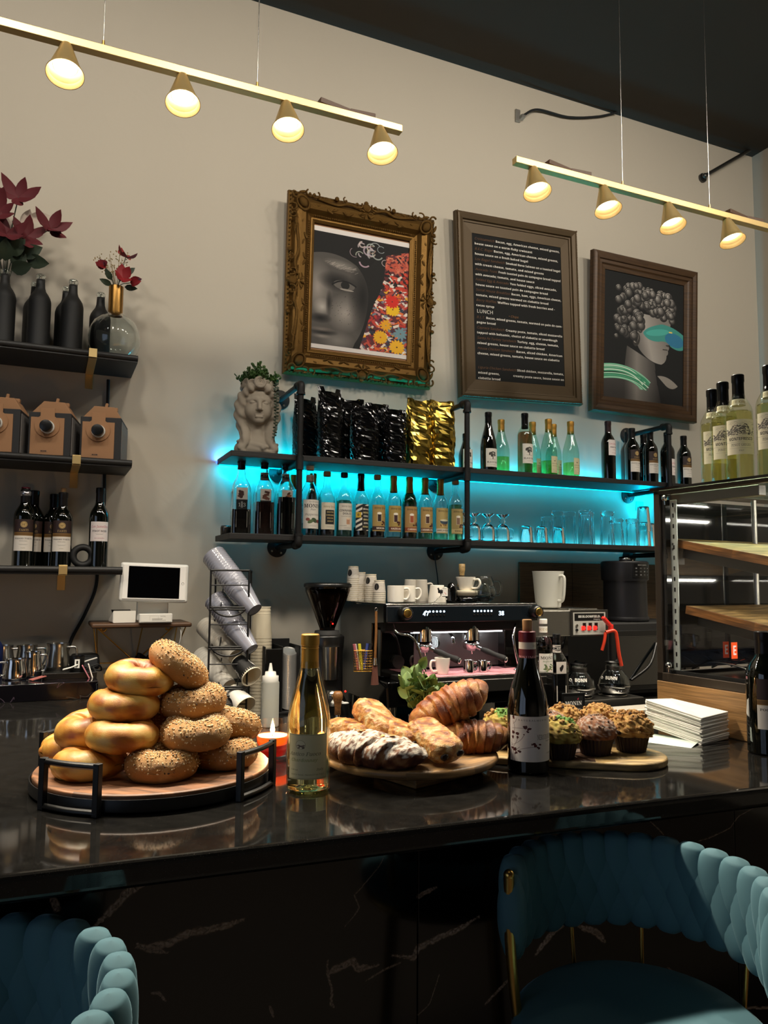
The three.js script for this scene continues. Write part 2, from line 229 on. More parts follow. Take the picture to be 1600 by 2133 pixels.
  for (const [s0, s1] of [[-1.0, -0.123], [-0.123, 0.692], [0.692, 1.507], [1.507, 2.322], [2.322, 3.1]]) {
    const g = box(s1 - s0 - 0.002, 1.03, 0.02, 0, 0.515, 0, 0.0015).index ? box(s1 - s0 - 0.002, 1.03, 0.02, 0, 0.515, 0, 0.0015) : box(s1 - s0 - 0.002, 1.03, 0.02, 0, 0.515, 0, 0.0015);
    const p = g.attributes.position, uv = g.attributes.uv; for (let i = 0; i < p.count; i++) uv.setXY(i, (p.getX(i) + (s0 + s1) / 2 + 0.6) / 3, p.getY(i) / (3 * 704 / 2048));
    const m = part('marble_slab', g, mt, t), [x, z] = onBar((s0 + s1) / 2, 0.26); m.position.set(x, 0, z); m.rotation.y = -BA;
  }
  const core = prism([onBar(-1.6, 0.28), onBar(3.2, 0.28), onBar(3.2, 0.6), [0.12, 1.56], [0.12, 0.56], [-1.6, 0.56]].map(([x, z]) => [x, -z]), 1.02, 0).rotateX(-PI / 2);
  part('carcass', core, M.black, t);
}
{ // raised marble ledge at the end of the return, and the back counter along the wall
  const vein = canvas(1024, 256, (x, w, h) => { x.fillStyle = '#08070c'; x.fillRect(0, 0, w, h); for (let i = 0; i < 34; i++) { x.strokeStyle = `rgba(${150 + rnd() * 60},${140 + rnd() * 50},${160 + rnd() * 40},${rr(0.2, 0.75)})`; x.lineWidth = rr(0.6, 3); x.beginPath(); let a = rr(-50, w), b = rr(0, h); x.moveTo(a, b); for (let k = 0; k < 6; k++) { x.quadraticCurveTo(a + rr(0, 30), b + rr(-20, 20), a += rr(6, 42), b += rr(-34, 26)); } x.stroke(); } });
  const mv = P(0xffffff, 0.1, { map: tex(vein, [1.1, 4.4]), clearcoat: 0.5 });
  solo('marble_ledge', uvBox(box(1.88, 0.058, 0.53, -0.76, 1.099, 0.265, 0.003)), mv, 'raised black marble ledge with pale veins holding the steel pitchers', 'ledge');
  const t = thing('back_counter', 'low dark work counter along the wall under the machines', 'counter', [0, 0, 0]);
  part('worktop', uvBox(box(3.78, 0.04, 0.74, 2.08, 0.9, 0.372, 0.004)), M.granite, t);
  for (let i = 0; i < 5; i++) { part('cabinet_door', box(0.745, 0.82, 0.02, 0.57 + i * 0.752, 0.46, 0.7, 0.003), M.matte, t); part('door_pull', rod([0.86 + i * 0.752, 0.78, 0.725], [0.86 + i * 0.752, 0.66, 0.725], 0.005), M.steel, t); }
  part('cabinet_carcass', box(3.76, 0.88, 0.66, 2.08, 0.44, 0.35, 0), M.black, t);
}

// ---------------------------------------------------------------- printed labels: one sheet, a cell for each print
const AT = [];
const cell = (w, h, draw) => { const c = { w, h, draw }; AT.push(c); return c; };
const words = (x, s, px, py, size, color = '#222', o = {}) => { x.font = `${o.style ?? ''} ${o.bold ? 'bold' : ''} ${size}px ${o.font ?? 'sans-serif'}`; x.fillStyle = color; x.textAlign = o.align ?? 'center'; x.textBaseline = 'middle'; x.fillText(s, px, py, o.max); };
const fill = (x, c, a, b, w, h) => { x.fillStyle = c; x.fillRect(a, b, w, h); };
const blob = (x, c, a, b, r, r2 = r, t = 0) => { x.fillStyle = c; x.beginPath(); x.ellipse(a, b, r, r2, t, 0, 7); x.fill(); };
const smallPrint = (x, w, y, n, c = '#8a857c') => { for (let i = 0; i < n; i++) fill(x, c, w * (0.28 + 0.06 * (i % 2)), y + i * 7, w * (0.44 - 0.12 * (i % 2)), 2); };
const L = {
  fanti: cell(230, 380, (x, w, h) => { fill(x, '#2c1a17', 0, 0, w, h); blob(x, '#c2a469', w / 2, 62, 38); x.strokeStyle = '#4a3420'; x.lineWidth = 4; x.beginPath(); x.arc(w / 2, 62, 31, 0, 7); x.stroke(); words(x, 'SF', w / 2, 64, 36, '#4a3420', { font: 'serif', bold: 1 }); words(x, 'FANTI', w / 2, 130, 34, '#c2a469', { font: 'serif' }); fill(x, '#6b4c22', 0, 160, w, 34); fill(x, '#a07c3d', 0, 158, w, 4); fill(x, '#a07c3d', 0, 194, w, 4); fill(x, '#ded6cb', 0, 198, w, h - 198); words(x, 'POGGIO TORTO', w / 2, 232, 25, '#3a332e', { font: 'serif', bold: 1 }); words(x, 'TOSCANA', w / 2, 262, 19, '#7d756c', { font: 'serif' }); smallPrint(x, w, 300, 2); words(x, 'FANTI', w / 2, 345, 15, '#8b7d5a', { font: 'serif' }); }),
  pinot: cell(210, 200, (x, w, h) => { fill(x, '#e4d8d3', 0, 0, w, h); words(x, 'Les Jamelles', w / 2, 50, 32, '#b0475a', { font: 'serif', style: 'italic' }); words(x, 'PINOT NOIR', w / 2, 96, 27, '#38302f', { bold: 1 }); smallPrint(x, w, 124, 2); words(x, 'Les Jamelles', w / 2, 168, 18, '#a0606a', { font: 'serif', style: 'italic' }); }),
  oak: cell(200, 240, (x, w, h) => { fill(x, '#d9d3c6', 0, 0, w, h); fill(x, '#2a2622', w / 2 - 6, 80, 12, 60); for (let i = 0; i < 46; i++) { const a = rr(0, 6.3), r = Math.sqrt(rnd()) * 46; blob(x, ['#2a2622', '#3b352e', '#1d1a17'][i % 3], w / 2 + r * cos(a) * 1.1, 74 + r * sin(a) * 0.72, 10, 7); } fill(x, '#5c554c', 52, 139, 96, 3); words(x, 'BLACK OAK', w / 2, 178, 28, '#2a2622', { font: 'serif', bold: 1 }); smallPrint(x, w, 206, 2); }),
  fuoco: cell(400, 470, (x, w, h) => { fill(x, '#c9c199', 0, 0, w, h); x.strokeStyle = '#8c8558'; x.lineWidth = 5; x.strokeRect(8, 8, w - 16, h - 16); blob(x, '#cfc8a6', 130, 110, 46); x.strokeStyle = '#7a7050'; x.lineWidth = 3; x.beginPath(); x.arc(130, 110, 46, 0, 7); x.stroke(); for (let i = 0; i < 26; i++) blob(x, ['#6b5a48', '#8c7a62', '#55483c'][i % 3], rr(96, 164), rr(112, 146), rr(6, 12), 5); words(x, 'Antico Fuoco', 168, 205, 50, '#3f3a28', { font: 'serif', style: 'italic' }); words(x, 'Chardonnay', 160, 268, 44, '#6d7434', { font: 'serif', style: 'italic' }); words(x, '12% vol', 70, 372, 22, '#5a5438'); words(x, 'Italy', 318, 368, 34, '#5a5438', { font: 'serif', style: 'italic' }); words(x, 'WHITE WINE  PRODUCT OF ITALY', w / 2, 420, 20, '#6a6444', { font: 'serif' }); }),
  monte: cell(380, 340, (x, w, h) => { fill(x, '#dcd6bb', 0, 0, w, h); for (let i = 0; i < 240; i++) { const a = rr(10, w - 10), top = 66 + 26 * sin(a / 40) + 20 * sin(a / 23); blob(x, ['#55514a', '#3f3c37', '#77716a', '#9a9488'][i % 4], a, rr(top, 150), rr(4, 16), rr(2, 6)); } for (let i = 0; i < 24; i++) { x.strokeStyle = 'rgba(80,76,68,.6)'; x.lineWidth = 1.5; x.beginPath(); let a = rr(0, w), b = rr(26, 60); x.moveTo(a, b); x.quadraticCurveTo(a + 20, b - 16, a + 46, b + 5); x.stroke(); } fill(x, '#8d877a', 0, 158, w, 2); words(x, 'MONTEFRESCO', w / 2, 190, 42, '#2d2a26', { bold: 1 }); fill(x, '#8d877a', 0, 220, w, 2); words(x, 'PINOT GRIGIO', w / 2, 248, 34, '#4a463f', { font: 'serif' }); fill(x, '#a8a293', 40, 278, w - 80, 2); words(x, 'ITALY', w / 2, 302, 20, '#6a655b', { font: 'serif' }); }),
  montenotch: cell(160, 40, (x, w, h) => { fill(x, '#e3dfd2', 0, 0, w, h); words(x, 'PINOT GRIGIO', w / 2, h / 2, 19, '#9a7a3a', { font: 'serif' }); }),
  nero: cell(480, 500, (x, w, h) => { fill(x, '#d8d1ca', 0, 0, w, h); words(x, 'N A T U R A L M E N T E', 240, 42, 26, '#4a4542', { font: 'serif' }); x.strokeStyle = '#4a2a2a'; x.lineWidth = 3; for (const [a, b, c, d, e, f] of [[30, 500, 60, 380, 20, 300], [60, 500, 40, 400, 110, 340], [20, 480, 0, 300, 50, 180], [50, 180, 70, 130, 40, 60], [30, 140, 120, 130, 180, 130], [100, 370, 180, 340, 250, 330], [10, 400, 80, 300, 90, 240], [20, 330, 110, 300, 150, 210], [40, 90, 80, 60, 76, 30]]) { x.beginPath(); x.moveTo(a, b); x.quadraticCurveTo(c, d, e, f); x.stroke(); } for (const [a, b, r] of [[44, 20, 20], [160, 120, 24], [200, 142, 22], [185, 165, 16], [40, 190, 22], [90, 200, 26], [40, 240, 18], [90, 235, 18], [250, 315, 26], [285, 345, 20], [300, 310, 14], [225, 305, 12], [60, 370, 26], [105, 395, 22], [70, 410, 18], [30, 360, 16], [150, 200, 8]]) for (let k = 0; k < 4; k++) blob(x, ['#451617', '#5c2022', '#38100f'][k % 3], a + rr(-r, r) * 0.5, b + rr(-r, r) * 0.5, r * 0.62, r * 0.42, rr(0, 3)); words(x, "NERO D'AVOLA", 372, 230, 74, '#3b3634', { font: 'serif', max: 200 }); words(x, 'SICILIA DOC', 420, 276, 18, '#4a4542'); words(x, '\u2739', 440, 380, 26, '#3b3634'); words(x, 'CUSUMANO', 430, 412, 17, '#3b3634', { font: 'serif' }); }),
  capsule: cell(240, 130, (x, w, h) => { fill(x, '#5d1020', 0, 0, w, h); fill(x, '#c9c3b8', 0, 6, w, 46); words(x, 'DOC', w / 2 + 30, 28, 20, '#8a847a'); words(x, '\u273F', w / 2, 76, 30, '#c98a94'); words(x, 'CUSUMANO', w / 2, 106, 24, '#d9aab0', { font: 'serif', bold: 1 }); }),
  social: cell(420, 130, (x, w, h) => { fill(x, '#0d0d0d', 0, 0, w, h); for (const k of [105, 315]) { blob(x, '#e5e2da', k, 60, 40, 38); blob(x, '#e5e2da', k + 6, 92, 16, 26, 0.3); x.save(); x.translate(k, 62); x.rotate(-0.1); words(x, 'SOCIAL', 0, 0, 34, '#0d0d0d', { bold: 1 }); words(x, 'HOUSE', 8, 22, 13, '#0d0d0d'); x.restore(); } }),
  whitecup: cell(300, 110, (x, w, h) => { fill(x, '#e6e2d8', 0, 0, w, h); for (const k of [75, 225]) { blob(x, '#111', k, 55, 24, 30); words(x, 'S', k, 52, 34, '#eee', { bold: 1 }); } }),
  spotcup: cell(360, 140, (x, w, h) => { fill(x, '#d8d1c4', 0, 0, w, h); for (let j = 0; j < 9; j++) for (let i = 0; i < 9; i++) words(x, 'social house', i * 46 - (j % 2) * 22, j * 16 + 8, 9, '#8a7a70'); for (const k of [90, 270]) { blob(x, '#1b1917', k, 72, 26, 40); fill(x, '#8d867c', k - 1, 40, 2, 62); } }),
  monin: cell(240, 330, (x, w, h) => { fill(x, '#d9d2c6', 0, 0, w, h); words(x, 'Le Sirop de', w / 2 + 16, 24, 24, '#6a625a', { font: 'serif', style: 'italic' }); words(x, 'MONIN', w / 2, 72, 58, '#2d2926', { font: 'serif', bold: 1, max: 220 }); words(x, 'Pure', w / 2, 112, 28, '#2d2926', { font: 'serif', style: 'italic' }); words(x, 'Peppermint', w / 2, 170, 34, '#6a625a', { font: 'serif', style: 'italic' }); blob(x, '#3f5138', 140, 236, 40, 24, 0.5); blob(x, '#54663f', 92, 250, 36, 20, -0.4); blob(x, '#8a4a42', 60, 226, 24, 18); blob(x, '#7a2f30', 196, 246, 28, 20); smallPrint(x, w, 290, 3); }),
  monin2: cell(240, 300, (x, w, h) => { fill(x, '#d6d2c8', 0, 0, w, h); words(x, 'MONIN', w / 2, 60, 56, '#2d2926', { font: 'serif', bold: 1, max: 220 }); words(x, 'Mojito Mint', w / 2, 108, 28, '#4a6a3a', { font: 'serif', style: 'italic' }); for (let i = 0; i < 16; i++) blob(x, ['#4a6a32', '#3a5628', '#6d8a4a'][i % 3], rr(70, 190), rr(150, 240), rr(14, 26), 9, rr(0, 3)); smallPrint(x, w, 268, 2); }),
  station: cell(240, 190, (x, w, h) => { fill(x, '#0c0c0c', 0, 0, w, h); words(x, 'MONIN', w / 2, 76, 60, '#e8e4dc', { font: 'serif', bold: 1, max: 210 }); x.fillStyle = '#c83a50'; x.beginPath(); x.moveTo(166, 38); x.lineTo(186, 14); x.lineTo(184, 40); x.fill(); words(x, 'Flavor Station', w / 2, 140, 30, '#e8e4dc', { max: 200 }); }),
  bloom: cell(330, 250, (x, w, h) => { fill(x, '#a8a69e', 0, 0, w, h); fill(x, '#111', 14, 12, w - 28, 84); fill(x, '#d5d3cc', 52, 34, 34, 26); for (let i = 0; i < 3; i++) fill(x, '#111', 52, 38 + i * 8, 34, 3); words(x, 'BLOOMFIELD.', 186, 48, 36, '#dedcd4', { bold: 1, max: 190 }); words(x, 'Integrity', 240, 78, 18, '#dedcd4', { style: 'italic' }); for (let i = 0; i < 3; i++) { fill(x, '#1a0406', 96 + i * 60, 118, 34, 84); fill(x, '#ff3a4a', 100 + i * 60, 160, 26, 34); fill(x, '#ffd0d4', 108 + i * 60, 172, 12, 8); } for (let i = 0; i < 4; i++) fill(x, '#5a5852', 92 + i * 60, 216, 40, 4); }),
  card: cell(200, 70, (x, w, h) => { fill(x, '#9c7350', 0, 0, w, h); fill(x, '#2c1c12', 20, 16, 160, 40); words(x, 'Kites.', w / 2, 36, 34, '#8a6444', { bold: 1 }); }),
  keypad: cell(240, 190, (x, w, h) => { fill(x, '#0c0c0c', 0, 0, w, h); x.strokeStyle = '#555'; x.strokeRect(4, 4, w - 8, h - 8); words(x, 'BREW CONTROL', w / 2, 24, 18, '#b9b7b2'); for (let j = 0; j < 3; j++) for (let i = 0; i < 4; i++) { blob(x, '#333', 36 + i * 56, 68 + j * 44, 16, 13); blob(x, (i + j) % 3 ? '#6a6a6a' : '#d8d8d8', 36 + i * 56, 68 + j * 44, 4); } }),
  receipt: cell(260, 90, (x, w, h) => { fill(x, '#e2dfd6', 0, 0, w, h); x.strokeStyle = '#8a877e'; x.strokeRect(76, 22, 74, 50); words(x, 'TOTAL', 190, 26, 17, '#3c3a36'); for (let i = 0; i < 3; i++) fill(x, '#56534d', 96, 52 + i * 10, rr(70, 140), 4); }),
  napkin: cell(200, 40, (x, w, h) => { fill(x, '#e5e1d8', 0, 0, w, h); words(x, 'social house', w / 2, h / 2, 26, '#3a3632', { style: 'italic' }); }),
  clip: cell(60, 100, (x, w, h) => { fill(x, '#0a0a0a', 0, 0, w, h); x.strokeStyle = '#e8e6e0'; x.lineWidth = 15; x.strokeRect(14, 14, 32, 72); fill(x, '#0a0a0a', 24, 42, 12, 16); fill(x, '#e8e6e0', 0, 46, 0, 0); }),
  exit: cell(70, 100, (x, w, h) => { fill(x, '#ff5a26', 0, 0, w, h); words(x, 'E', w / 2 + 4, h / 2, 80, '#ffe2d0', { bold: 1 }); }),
  gauge: cell(120, 120, (x, w, h) => { fill(x, '#cfe0e2', 0, 0, w, h); for (let i = 0; i < 24; i++) { const a = i / 24 * 2 * PI; x.strokeStyle = '#223'; x.lineWidth = i % 2 ? 2 : 4; x.beginPath(); x.moveTo(60 + 40 * cos(a), 60 + 40 * sin(a)); x.lineTo(60 + 52 * cos(a), 60 + 52 * sin(a)); x.stroke(); } x.strokeStyle = '#112'; x.lineWidth = 5; x.beginPath(); x.moveTo(60, 24); x.lineTo(60, 84); x.stroke(); words(x, 'bar', 60, 84, 16); }),
  dial: cell(100, 100, (x, w, h) => { fill(x, '#e6e2da', 0, 0, w, h); for (let i = 0; i < 20; i++) { const a = i / 20 * 2 * PI; x.strokeStyle = '#444'; x.lineWidth = 2; x.beginPath(); x.moveTo(50 + 34 * cos(a), 50 + 34 * sin(a)); x.lineTo(50 + 42 * cos(a), 50 + 42 * sin(a)); x.stroke(); } x.strokeStyle = '#c22'; x.lineWidth = 5; x.beginPath(); x.moveTo(50, 50); x.lineTo(74, 76); x.stroke(); }),
};
const routin = (pic) => cell(140, 500, (x, w, h) => { fill(x, '#dcd3c8', 0, 0, w, 150); pic(x, w / 2, 80); fill(x, '#121110', 0, 150, w, 150); words(x, '1', 40, 216, 62, '#e6e2da', { font: 'serif' }); words(x, '8', w / 2, 196, 54, '#e6e2da', { font: 'serif' }); words(x, '8', w / 2, 234, 54, '#e6e2da', { font: 'serif' }); words(x, '3', 102, 216, 62, '#e6e2da', { font: 'serif' }); words(x, 'FRANCE', w / 2, 278, 20, '#b9b4aa'); fill(x, '#dcd3c8', 0, 300, w, 200); pic(x, w / 2, 350); for (let i = 0; i < 4; i++) fill(x, '#9a9084', 26, 424 + i * 13, 88 - (i % 2) * 20, 3); });
L.choc = routin((x, a, b) => { for (let i = 0; i < 7; i++) blob(x, ['#4a2a22', '#5c362c', '#38201a'][i % 3], a + rr(-28, 28), b + rr(-40, 40), rr(18, 30), rr(14, 22), rr(0, 3)); });
L.bar = routin((x, a, b) => { for (let i = 0; i < 5; i++) { x.save(); x.translate(a + rr(-20, 20), b + rr(-40, 40)); x.rotate(rr(-0.6, 0.6)); fill(x, ['#6b3423', '#7d4430', '#4a2418'][i % 3], -32, -14, 64, 28); x.restore(); } });
L.almond = routin((x, a, b) => { for (let i = 0; i < 7; i++) blob(x, ['#8a4c2c', '#a4633c', '#6b3820'][i % 3], a + rr(-26, 26), b + rr(-40, 40), rr(24, 36), rr(12, 17), rr(-0.8, 0.8)); });
L.black1883 = routin((x, a, b) => { blob(x, '#181614', a + 6, b, 20, 44, 0.4); blob(x, '#181614', a - 8, b + 16, 14, 30, -0.3); });
const skinny = (name, base, foot, art) => cell(190, 300, (x, w, h) => { fill(x, base, 0, 0, w, h); words(x, 'Skinny Syrups', w / 2, 34, 30, '#4a3a1c', { bold: 1, style: 'italic', max: 150 }); words(x, '0 CALORIES', w - 44, 108, 13, '#4a3a1c', { max: 76 }); words(x, '0 SUGAR', w - 44, 128, 13, '#4a3a1c', { max: 76 }); art(x, w, h); fill(x, foot, 0, h - 56, w, 44); words(x, name, w / 2, h - 34, 28, foot === '#c8b57c' || foot === '#d6cdb8' ? '#3a2c14' : '#efe3cd', { bold: 1, max: w - 16 }); });
const glassArt = (c) => (x, w, h) => { fill(x, 'rgba(240,230,210,.7)', 54, 92, 46, 100); fill(x, c, 58, 108, 38, 80); blob(x, '#efe4cf', 77, 96, 25, 14); for (let i = 0; i < 7; i++) blob(x, ['#3c1c14', '#5a2c1e'][i % 2], rr(96, 150), rr(190, 226), 13, 10); };
L.sk = [
  cell(190, 300, (x, w, h) => { fill(x, '#cfc6b0', 0, 0, w, h); for (let i = 0; i < 40; i++) blob(x, '#b59a5a', rr(0, w), rr(0, h), 2); words(x, 'Skinny Syrups', w / 2, 46, 30, '#6a5a34', { style: 'italic', max: 150 }); fill(x, '#141210', 46, 84, 104, 160); for (let j = 0; j < 4; j++) words(x, ['SALTED', 'CARAMEL', 'PECAN', 'SYRUP'][j], 98, 108 + j * 34, 22, '#c9b074', { bold: 1, max: 92 }); smallPrint(x, w, 262, 3); }),
  cell(190, 300, (x, w, h) => { fill(x, '#cfc8ba', 0, 0, w, h); words(x, 'Skinny Syrups', w / 2, 34, 26, '#5a4a34', { style: 'italic', max: 130 }); words(x, 'CINNAMON', w / 2, 82, 32, '#2c2622', { bold: 1, max: 174 }); words(x, 'DOLCE', w / 2, 116, 32, '#2c2622', { bold: 1 }); words(x, 'Limited Edition', w / 2, 146, 18, '#6a5a4a', { style: 'italic', font: 'serif' }); fill(x, '#b98a6a', 84, 176, 40, 60); blob(x, '#d9c2a4', 104, 174, 24, 10); words(x, '0 CALORIES', 50, 252, 14, '#4a4238'); smallPrint(x, w, 270, 3); }),
  cell(190, 300, (x, w, h) => { fill(x, '#dcd6c6', 0, 0, w, h); x.lineWidth = 26; x.strokeStyle = '#141312'; for (let i = -4; i < 8; i++) { x.beginPath(); x.moveTo(-20, i * 58 + 70); x.lineTo(w + 20, i * 58 - 60); x.stroke(); } fill(x, '#141312', 70, 20, 96, 270); fill(x, '#c9a62c', 0, 92, 60, 62); words(x, '0', 30, 122, 40, '#141312', { bold: 1 }); for (let j = 0; j < 6; j++) words(x, ['Skinny', 'MIXES', 'COLD', 'BREW', 'ZERO', 'SUGAR'][j], 118, 56 + j * 40, 26, j % 2 ? '#d8c88a' : '#efe9d8', { bold: 1, max: 88 }); }),
  skinny('MOCHA', '#a98c50', '#3a2018', glassArt('#2a1612')), skinny('HAZELNUT', '#a98f4c', '#6a3420', glassArt('#3a1a1c')), skinny('CARAMEL', '#a8814a', '#8a4420', glassArt('#a04c2a')), skinny('CARAMEL PECAN', '#a98a50', '#6a4028', glassArt('#4a2c26')), skinny('VANILLA ALMOND', '#b19a5e', '#d6cdb8', (x, w, h) => { blob(x, '#3d4a58', 96, 160, 52, 34); fill(x, '#b19a5e', 40, 112, 112, 34); blob(x, '#d8cfae', 96, 146, 52, 12); for (let i = 0; i < 9; i++) blob(x, ['#d0b070', '#8a5c2c'][i % 2], rr(46, 150), rr(196, 226), 14, 8, rr(0, 3)); }), skinny('VANILLA', '#a8935a', '#c8b57c', glassArt('#8a6a58')),
];
const uvCell = (g, c) => { const uv = g.attributes.uv; for (let i = 0; i < uv.count; i++) uv.setXY(i, (c.x + uv.getX(i) * c.w) / 2048, 1 - (c.y + (1 - uv.getY(i)) * c.h) / 2048); return g; };
const wrap = (r, y0, h, arc, c, turn = 0, r2 = r) => uvCell(new THREE.CylinderGeometry(r2, r, h, Math.max(10, arc * 10 | 0), 1, true, turn - arc / 2, arc).translate(0, y0 + h / 2, 0), c);
const print = (w, h, c, x = 0, y = 0, z = 0) => uvCell(new THREE.PlaneGeometry(w, h).translate(x, y, z), c);
{
  let x = 4, y = 4, row = 0;
  for (const c of [...AT].sort((a, b) => b.h - a.h)) { if (x + c.w > 2044) { x = 4; y += row + 6; row = 0; } c.x = x; c.y = y; x += c.w + 6; row = Math.max(row, c.h); }
  T.labels = tex(canvas(2048, 2048, (g) => { g.fillStyle = '#888'; g.fillRect(0, 0, 2048, 2048); for (const k of AT) { g.save(); g.translate(k.x, k.y); g.beginPath(); g.rect(0, 0, k.w, k.h); g.clip(); k.draw(g, k.w, k.h); g.restore(); } }));
  if (y + row > 2048) throw new Error('the label sheet is full: ' + (y + row));
}
M.label = S(0xffffff, 0.55, 0, { map: T.labels, side: THREE.DoubleSide });
M.label_gloss = S(0xffffff, 0.3, 0, { map: T.labels, side: THREE.DoubleSide });

// ---------------------------------------------------------------- bottles
const SHAPE = {  // [radius, height] with the body radius 1; heights in metres of a 0.30 m bottle
  bordeaux: [[0, 0.004], [0.6, 0.001], [0.93, 0], [1, 0.005], [1, 0.188], [0.985, 0.197], [0.9, 0.21], [0.72, 0.223], [0.52, 0.235], [0.415, 0.25], [0.385, 0.27], [0.38, 0.288], [0.42, 0.289], [0.42, 0.298], [0.36, 0.3], [0.3, 0.298]],
  burgundy: [[0, 0.012], [0.5, 0.006], [0.9, 0], [1, 0.006], [1, 0.125], [0.985, 0.14], [0.9, 0.162], [0.75, 0.187], [0.58, 0.212], [0.44, 0.236], [0.37, 0.262], [0.35, 0.288], [0.385, 0.289], [0.385, 0.298], [0.33, 0.3], [0.27, 0.298]],
  syrup: [[0, 0.004], [0.9, 0], [1, 0.005], [1, 0.03], [0.985, 0.033], [0.985, 0.16], [1, 0.164], [1, 0.178], [0.93, 0.193], [0.75, 0.21], [0.56, 0.222], [0.47, 0.23], [0.44, 0.25], [0.41, 0.283], [0.43, 0.284], [0.43, 0.296], [0.4, 0.3], [0.32, 0.298]],
  routin: [[0, 0.004, 4], [0.9, 0, 5], [1, 0.006, 6], [1, 0.165, 6], [0.97, 0.18, 5], [0.88, 0.197, 3.6], [0.7, 0.213, 2.6], [0.5, 0.228, 2], [0.4, 0.245, 2], [0.37, 0.262, 2], [0.34, 0.285, 2], [0.36, 0.286, 2], [0.36, 0.297, 2], [0.3, 0.3, 2]],
};
const bottleShape = (kind, r, h, inset = 0, top = 9, low = 0, shell = 0) => once(['bs', kind, r, h, inset, top, low, shell].join(), () => {
  const k = h / 0.3, pts = []; let prev = null;
  for (const [q, y, e] of SHAPE[kind]) { const Y = y * k; if (Y > top) { if (prev && prev[1] < top) { const f = (top - prev[1]) / (Y - prev[1]); pts.push([Math.max(lerp(prev[0], q * r, f) - inset, 0.0005), top, e]); } pts.push([0.0003, top, e]); break; } pts.push([Math.max(q * r - inset, 0.0003), Math.max(Y, low), e]); prev = [q * r, Y]; }
  if (shell) for (const [q, y, e] of [...pts].reverse()) pts.push([Math.max(q - shell, 0.0003), Math.max(y, 0.006), e]);
  return kind === 'routin' ? loft(pts, 40) : lathe(pts, 28);
});
// o: kind, r, h, glass, wine (material), level, cap {mat, from, to}, labels [[cell, y0, h, arc, turn]], cork, neck [cell, y0, h]
function bottle(name, label, pos, o, turn = 0, group) {
  const t = thing(name, label, 'bottle', pos, turn, group), k = o.h / 0.3;
  part('glass', bottleShape(o.kind, o.r, o.h, 0, o.top ?? 9, 0, o.glass.thickness > 0 ? 0.0022 : 0), o.glass, t);
  if (o.wine) part('liquid', bottleShape(o.kind, o.r, o.h, o.inset ?? 0.0027, o.level, 0.0066), o.wine, t);
  if (o.cap) { const { mat, from, to = 1.004, lip = true } = o.cap, r0 = o.r * (o.kind === 'burgundy' ? 0.4 : o.kind === 'routin' ? 0.4 : 0.435), rb = o.cap.rb ?? r0 * 1.03, a = from * o.h, b = to * o.h; part(o.cap.name ?? 'capsule', once(['cap', r0, rb, a, b].join(), () => lathe([[rb, a], [r0, lerp(a, b, 0.5)], [r0, b - 0.022], [r0 * 1.07, b - 0.02], [r0 * 1.07, b - 0.0025], [r0 * 0.98, b], [0, b]], 24)), mat, t); }
  if (o.cork) part('cork', once('cork' + o.cork, () => lathe([[0, 0.985 * o.h], [0.0098, 0.985 * o.h], [0.0105, o.h + o.cork - 0.002], [0.0095, o.h + o.cork], [0, o.h + o.cork]], 18)), M.cork, t);
  for (const [c, y, h, arc, tw = 0] of o.labels ?? []) part('label', once(['lb', c.x, c.y, y, h, arc, tw, o.r].join(), () => (o.kind === 'routin' ? print(arc, h, c, 0, y + h / 2, o.r * 0.925) : wrap(o.r + 0.0006, y, h, arc, c, tw))), M.label, t);
  if (o.neck) part('neck_label', once(['nl', o.neck[0].x, o.neck[1], o.r].join(), () => wrap(o.neck[3], o.neck[1], o.neck[2], 2 * PI, o.neck[0], 0, o.neck[4] ?? o.neck[3])), M.label, t);
  return t;
}
const wine = (c, o = {}) => P(c, 0.02, { transmission: 1, thickness: 0, ior: 1.33, side: THREE.DoubleSide, ...o });
M.foil_dark = S(0x14100f, 0.35, 0.4); M.foil_gold = S(0xb98a3e, 0.38, 0.75); M.cap_black = S(0x0b0b0b, 0.25, 0.3); M.foil_red = S(0x5d1020, 0.4, 0.3);
const FANTI = { kind: 'bordeaux', r: 0.0385, h: 0.3, glass: M.dark_glass, cap: { mat: M.foil_dark, from: 0.8 }, labels: [[L.fanti, 0.062, 0.118, 1.9]] };
const PINOT = { kind: 'bordeaux', r: 0.037, h: 0.315, glass: M.dark_glass, cap: { mat: S(0x2a0d10, 0.4), from: 0.78 }, labels: [[L.pinot, 0.105, 0.076, 2]] };

// ---------------------------------------------------------------- left wall shelves
function wallShelf(y, x1, label, clips) {
  const t = thing('wall_shelf', label, 'shelf', [x1 - 0.75, y, 0.13]);
  part('board', uvBox(box(1.5, 0.02, 0.255, 0, -0.012, 0, 0.002)), M.shelf, t);
  part('front_lip', place(cyl(0.012, 0.012, 1.5, 0, -0.75, 0, 16), { p: [0, -0.004, 0.125], r: [0, 0, PI / 2] }), M.shelf, t);
  for (const cx of clips) {
    const c = part('bracket', [box(0.03, 0.004, 0.26, cx - t.position.x, -0.024, 0.002, 0.001), box(0.03, 0.07, 0.004, cx - t.position.x, -0.05, -0.127, 0.001)], M.satin_brass, t);
    part('front_clip', [box(0.03, 0.032, 0.004, cx - t.position.x, -0.006, 0.139, 0.001), box(0.03, 0.004, 0.02, cx - t.position.x, 0.0105, 0.13, 0.001)], M.satin_brass, c);
  }
  return t;
}
wallShelf(2.34, 0.296, 'top black wall shelf on the left with dark bottles and flowers', [0.13, -0.9]);
wallShelf(1.925, 0.288, 'middle black wall shelf on the left with the cardboard coffee boxes', [0.088, -0.9]);
wallShelf(1.512, 0.268, 'lowest black wall shelf on the left with wine bottles', [0.058, -0.9]);
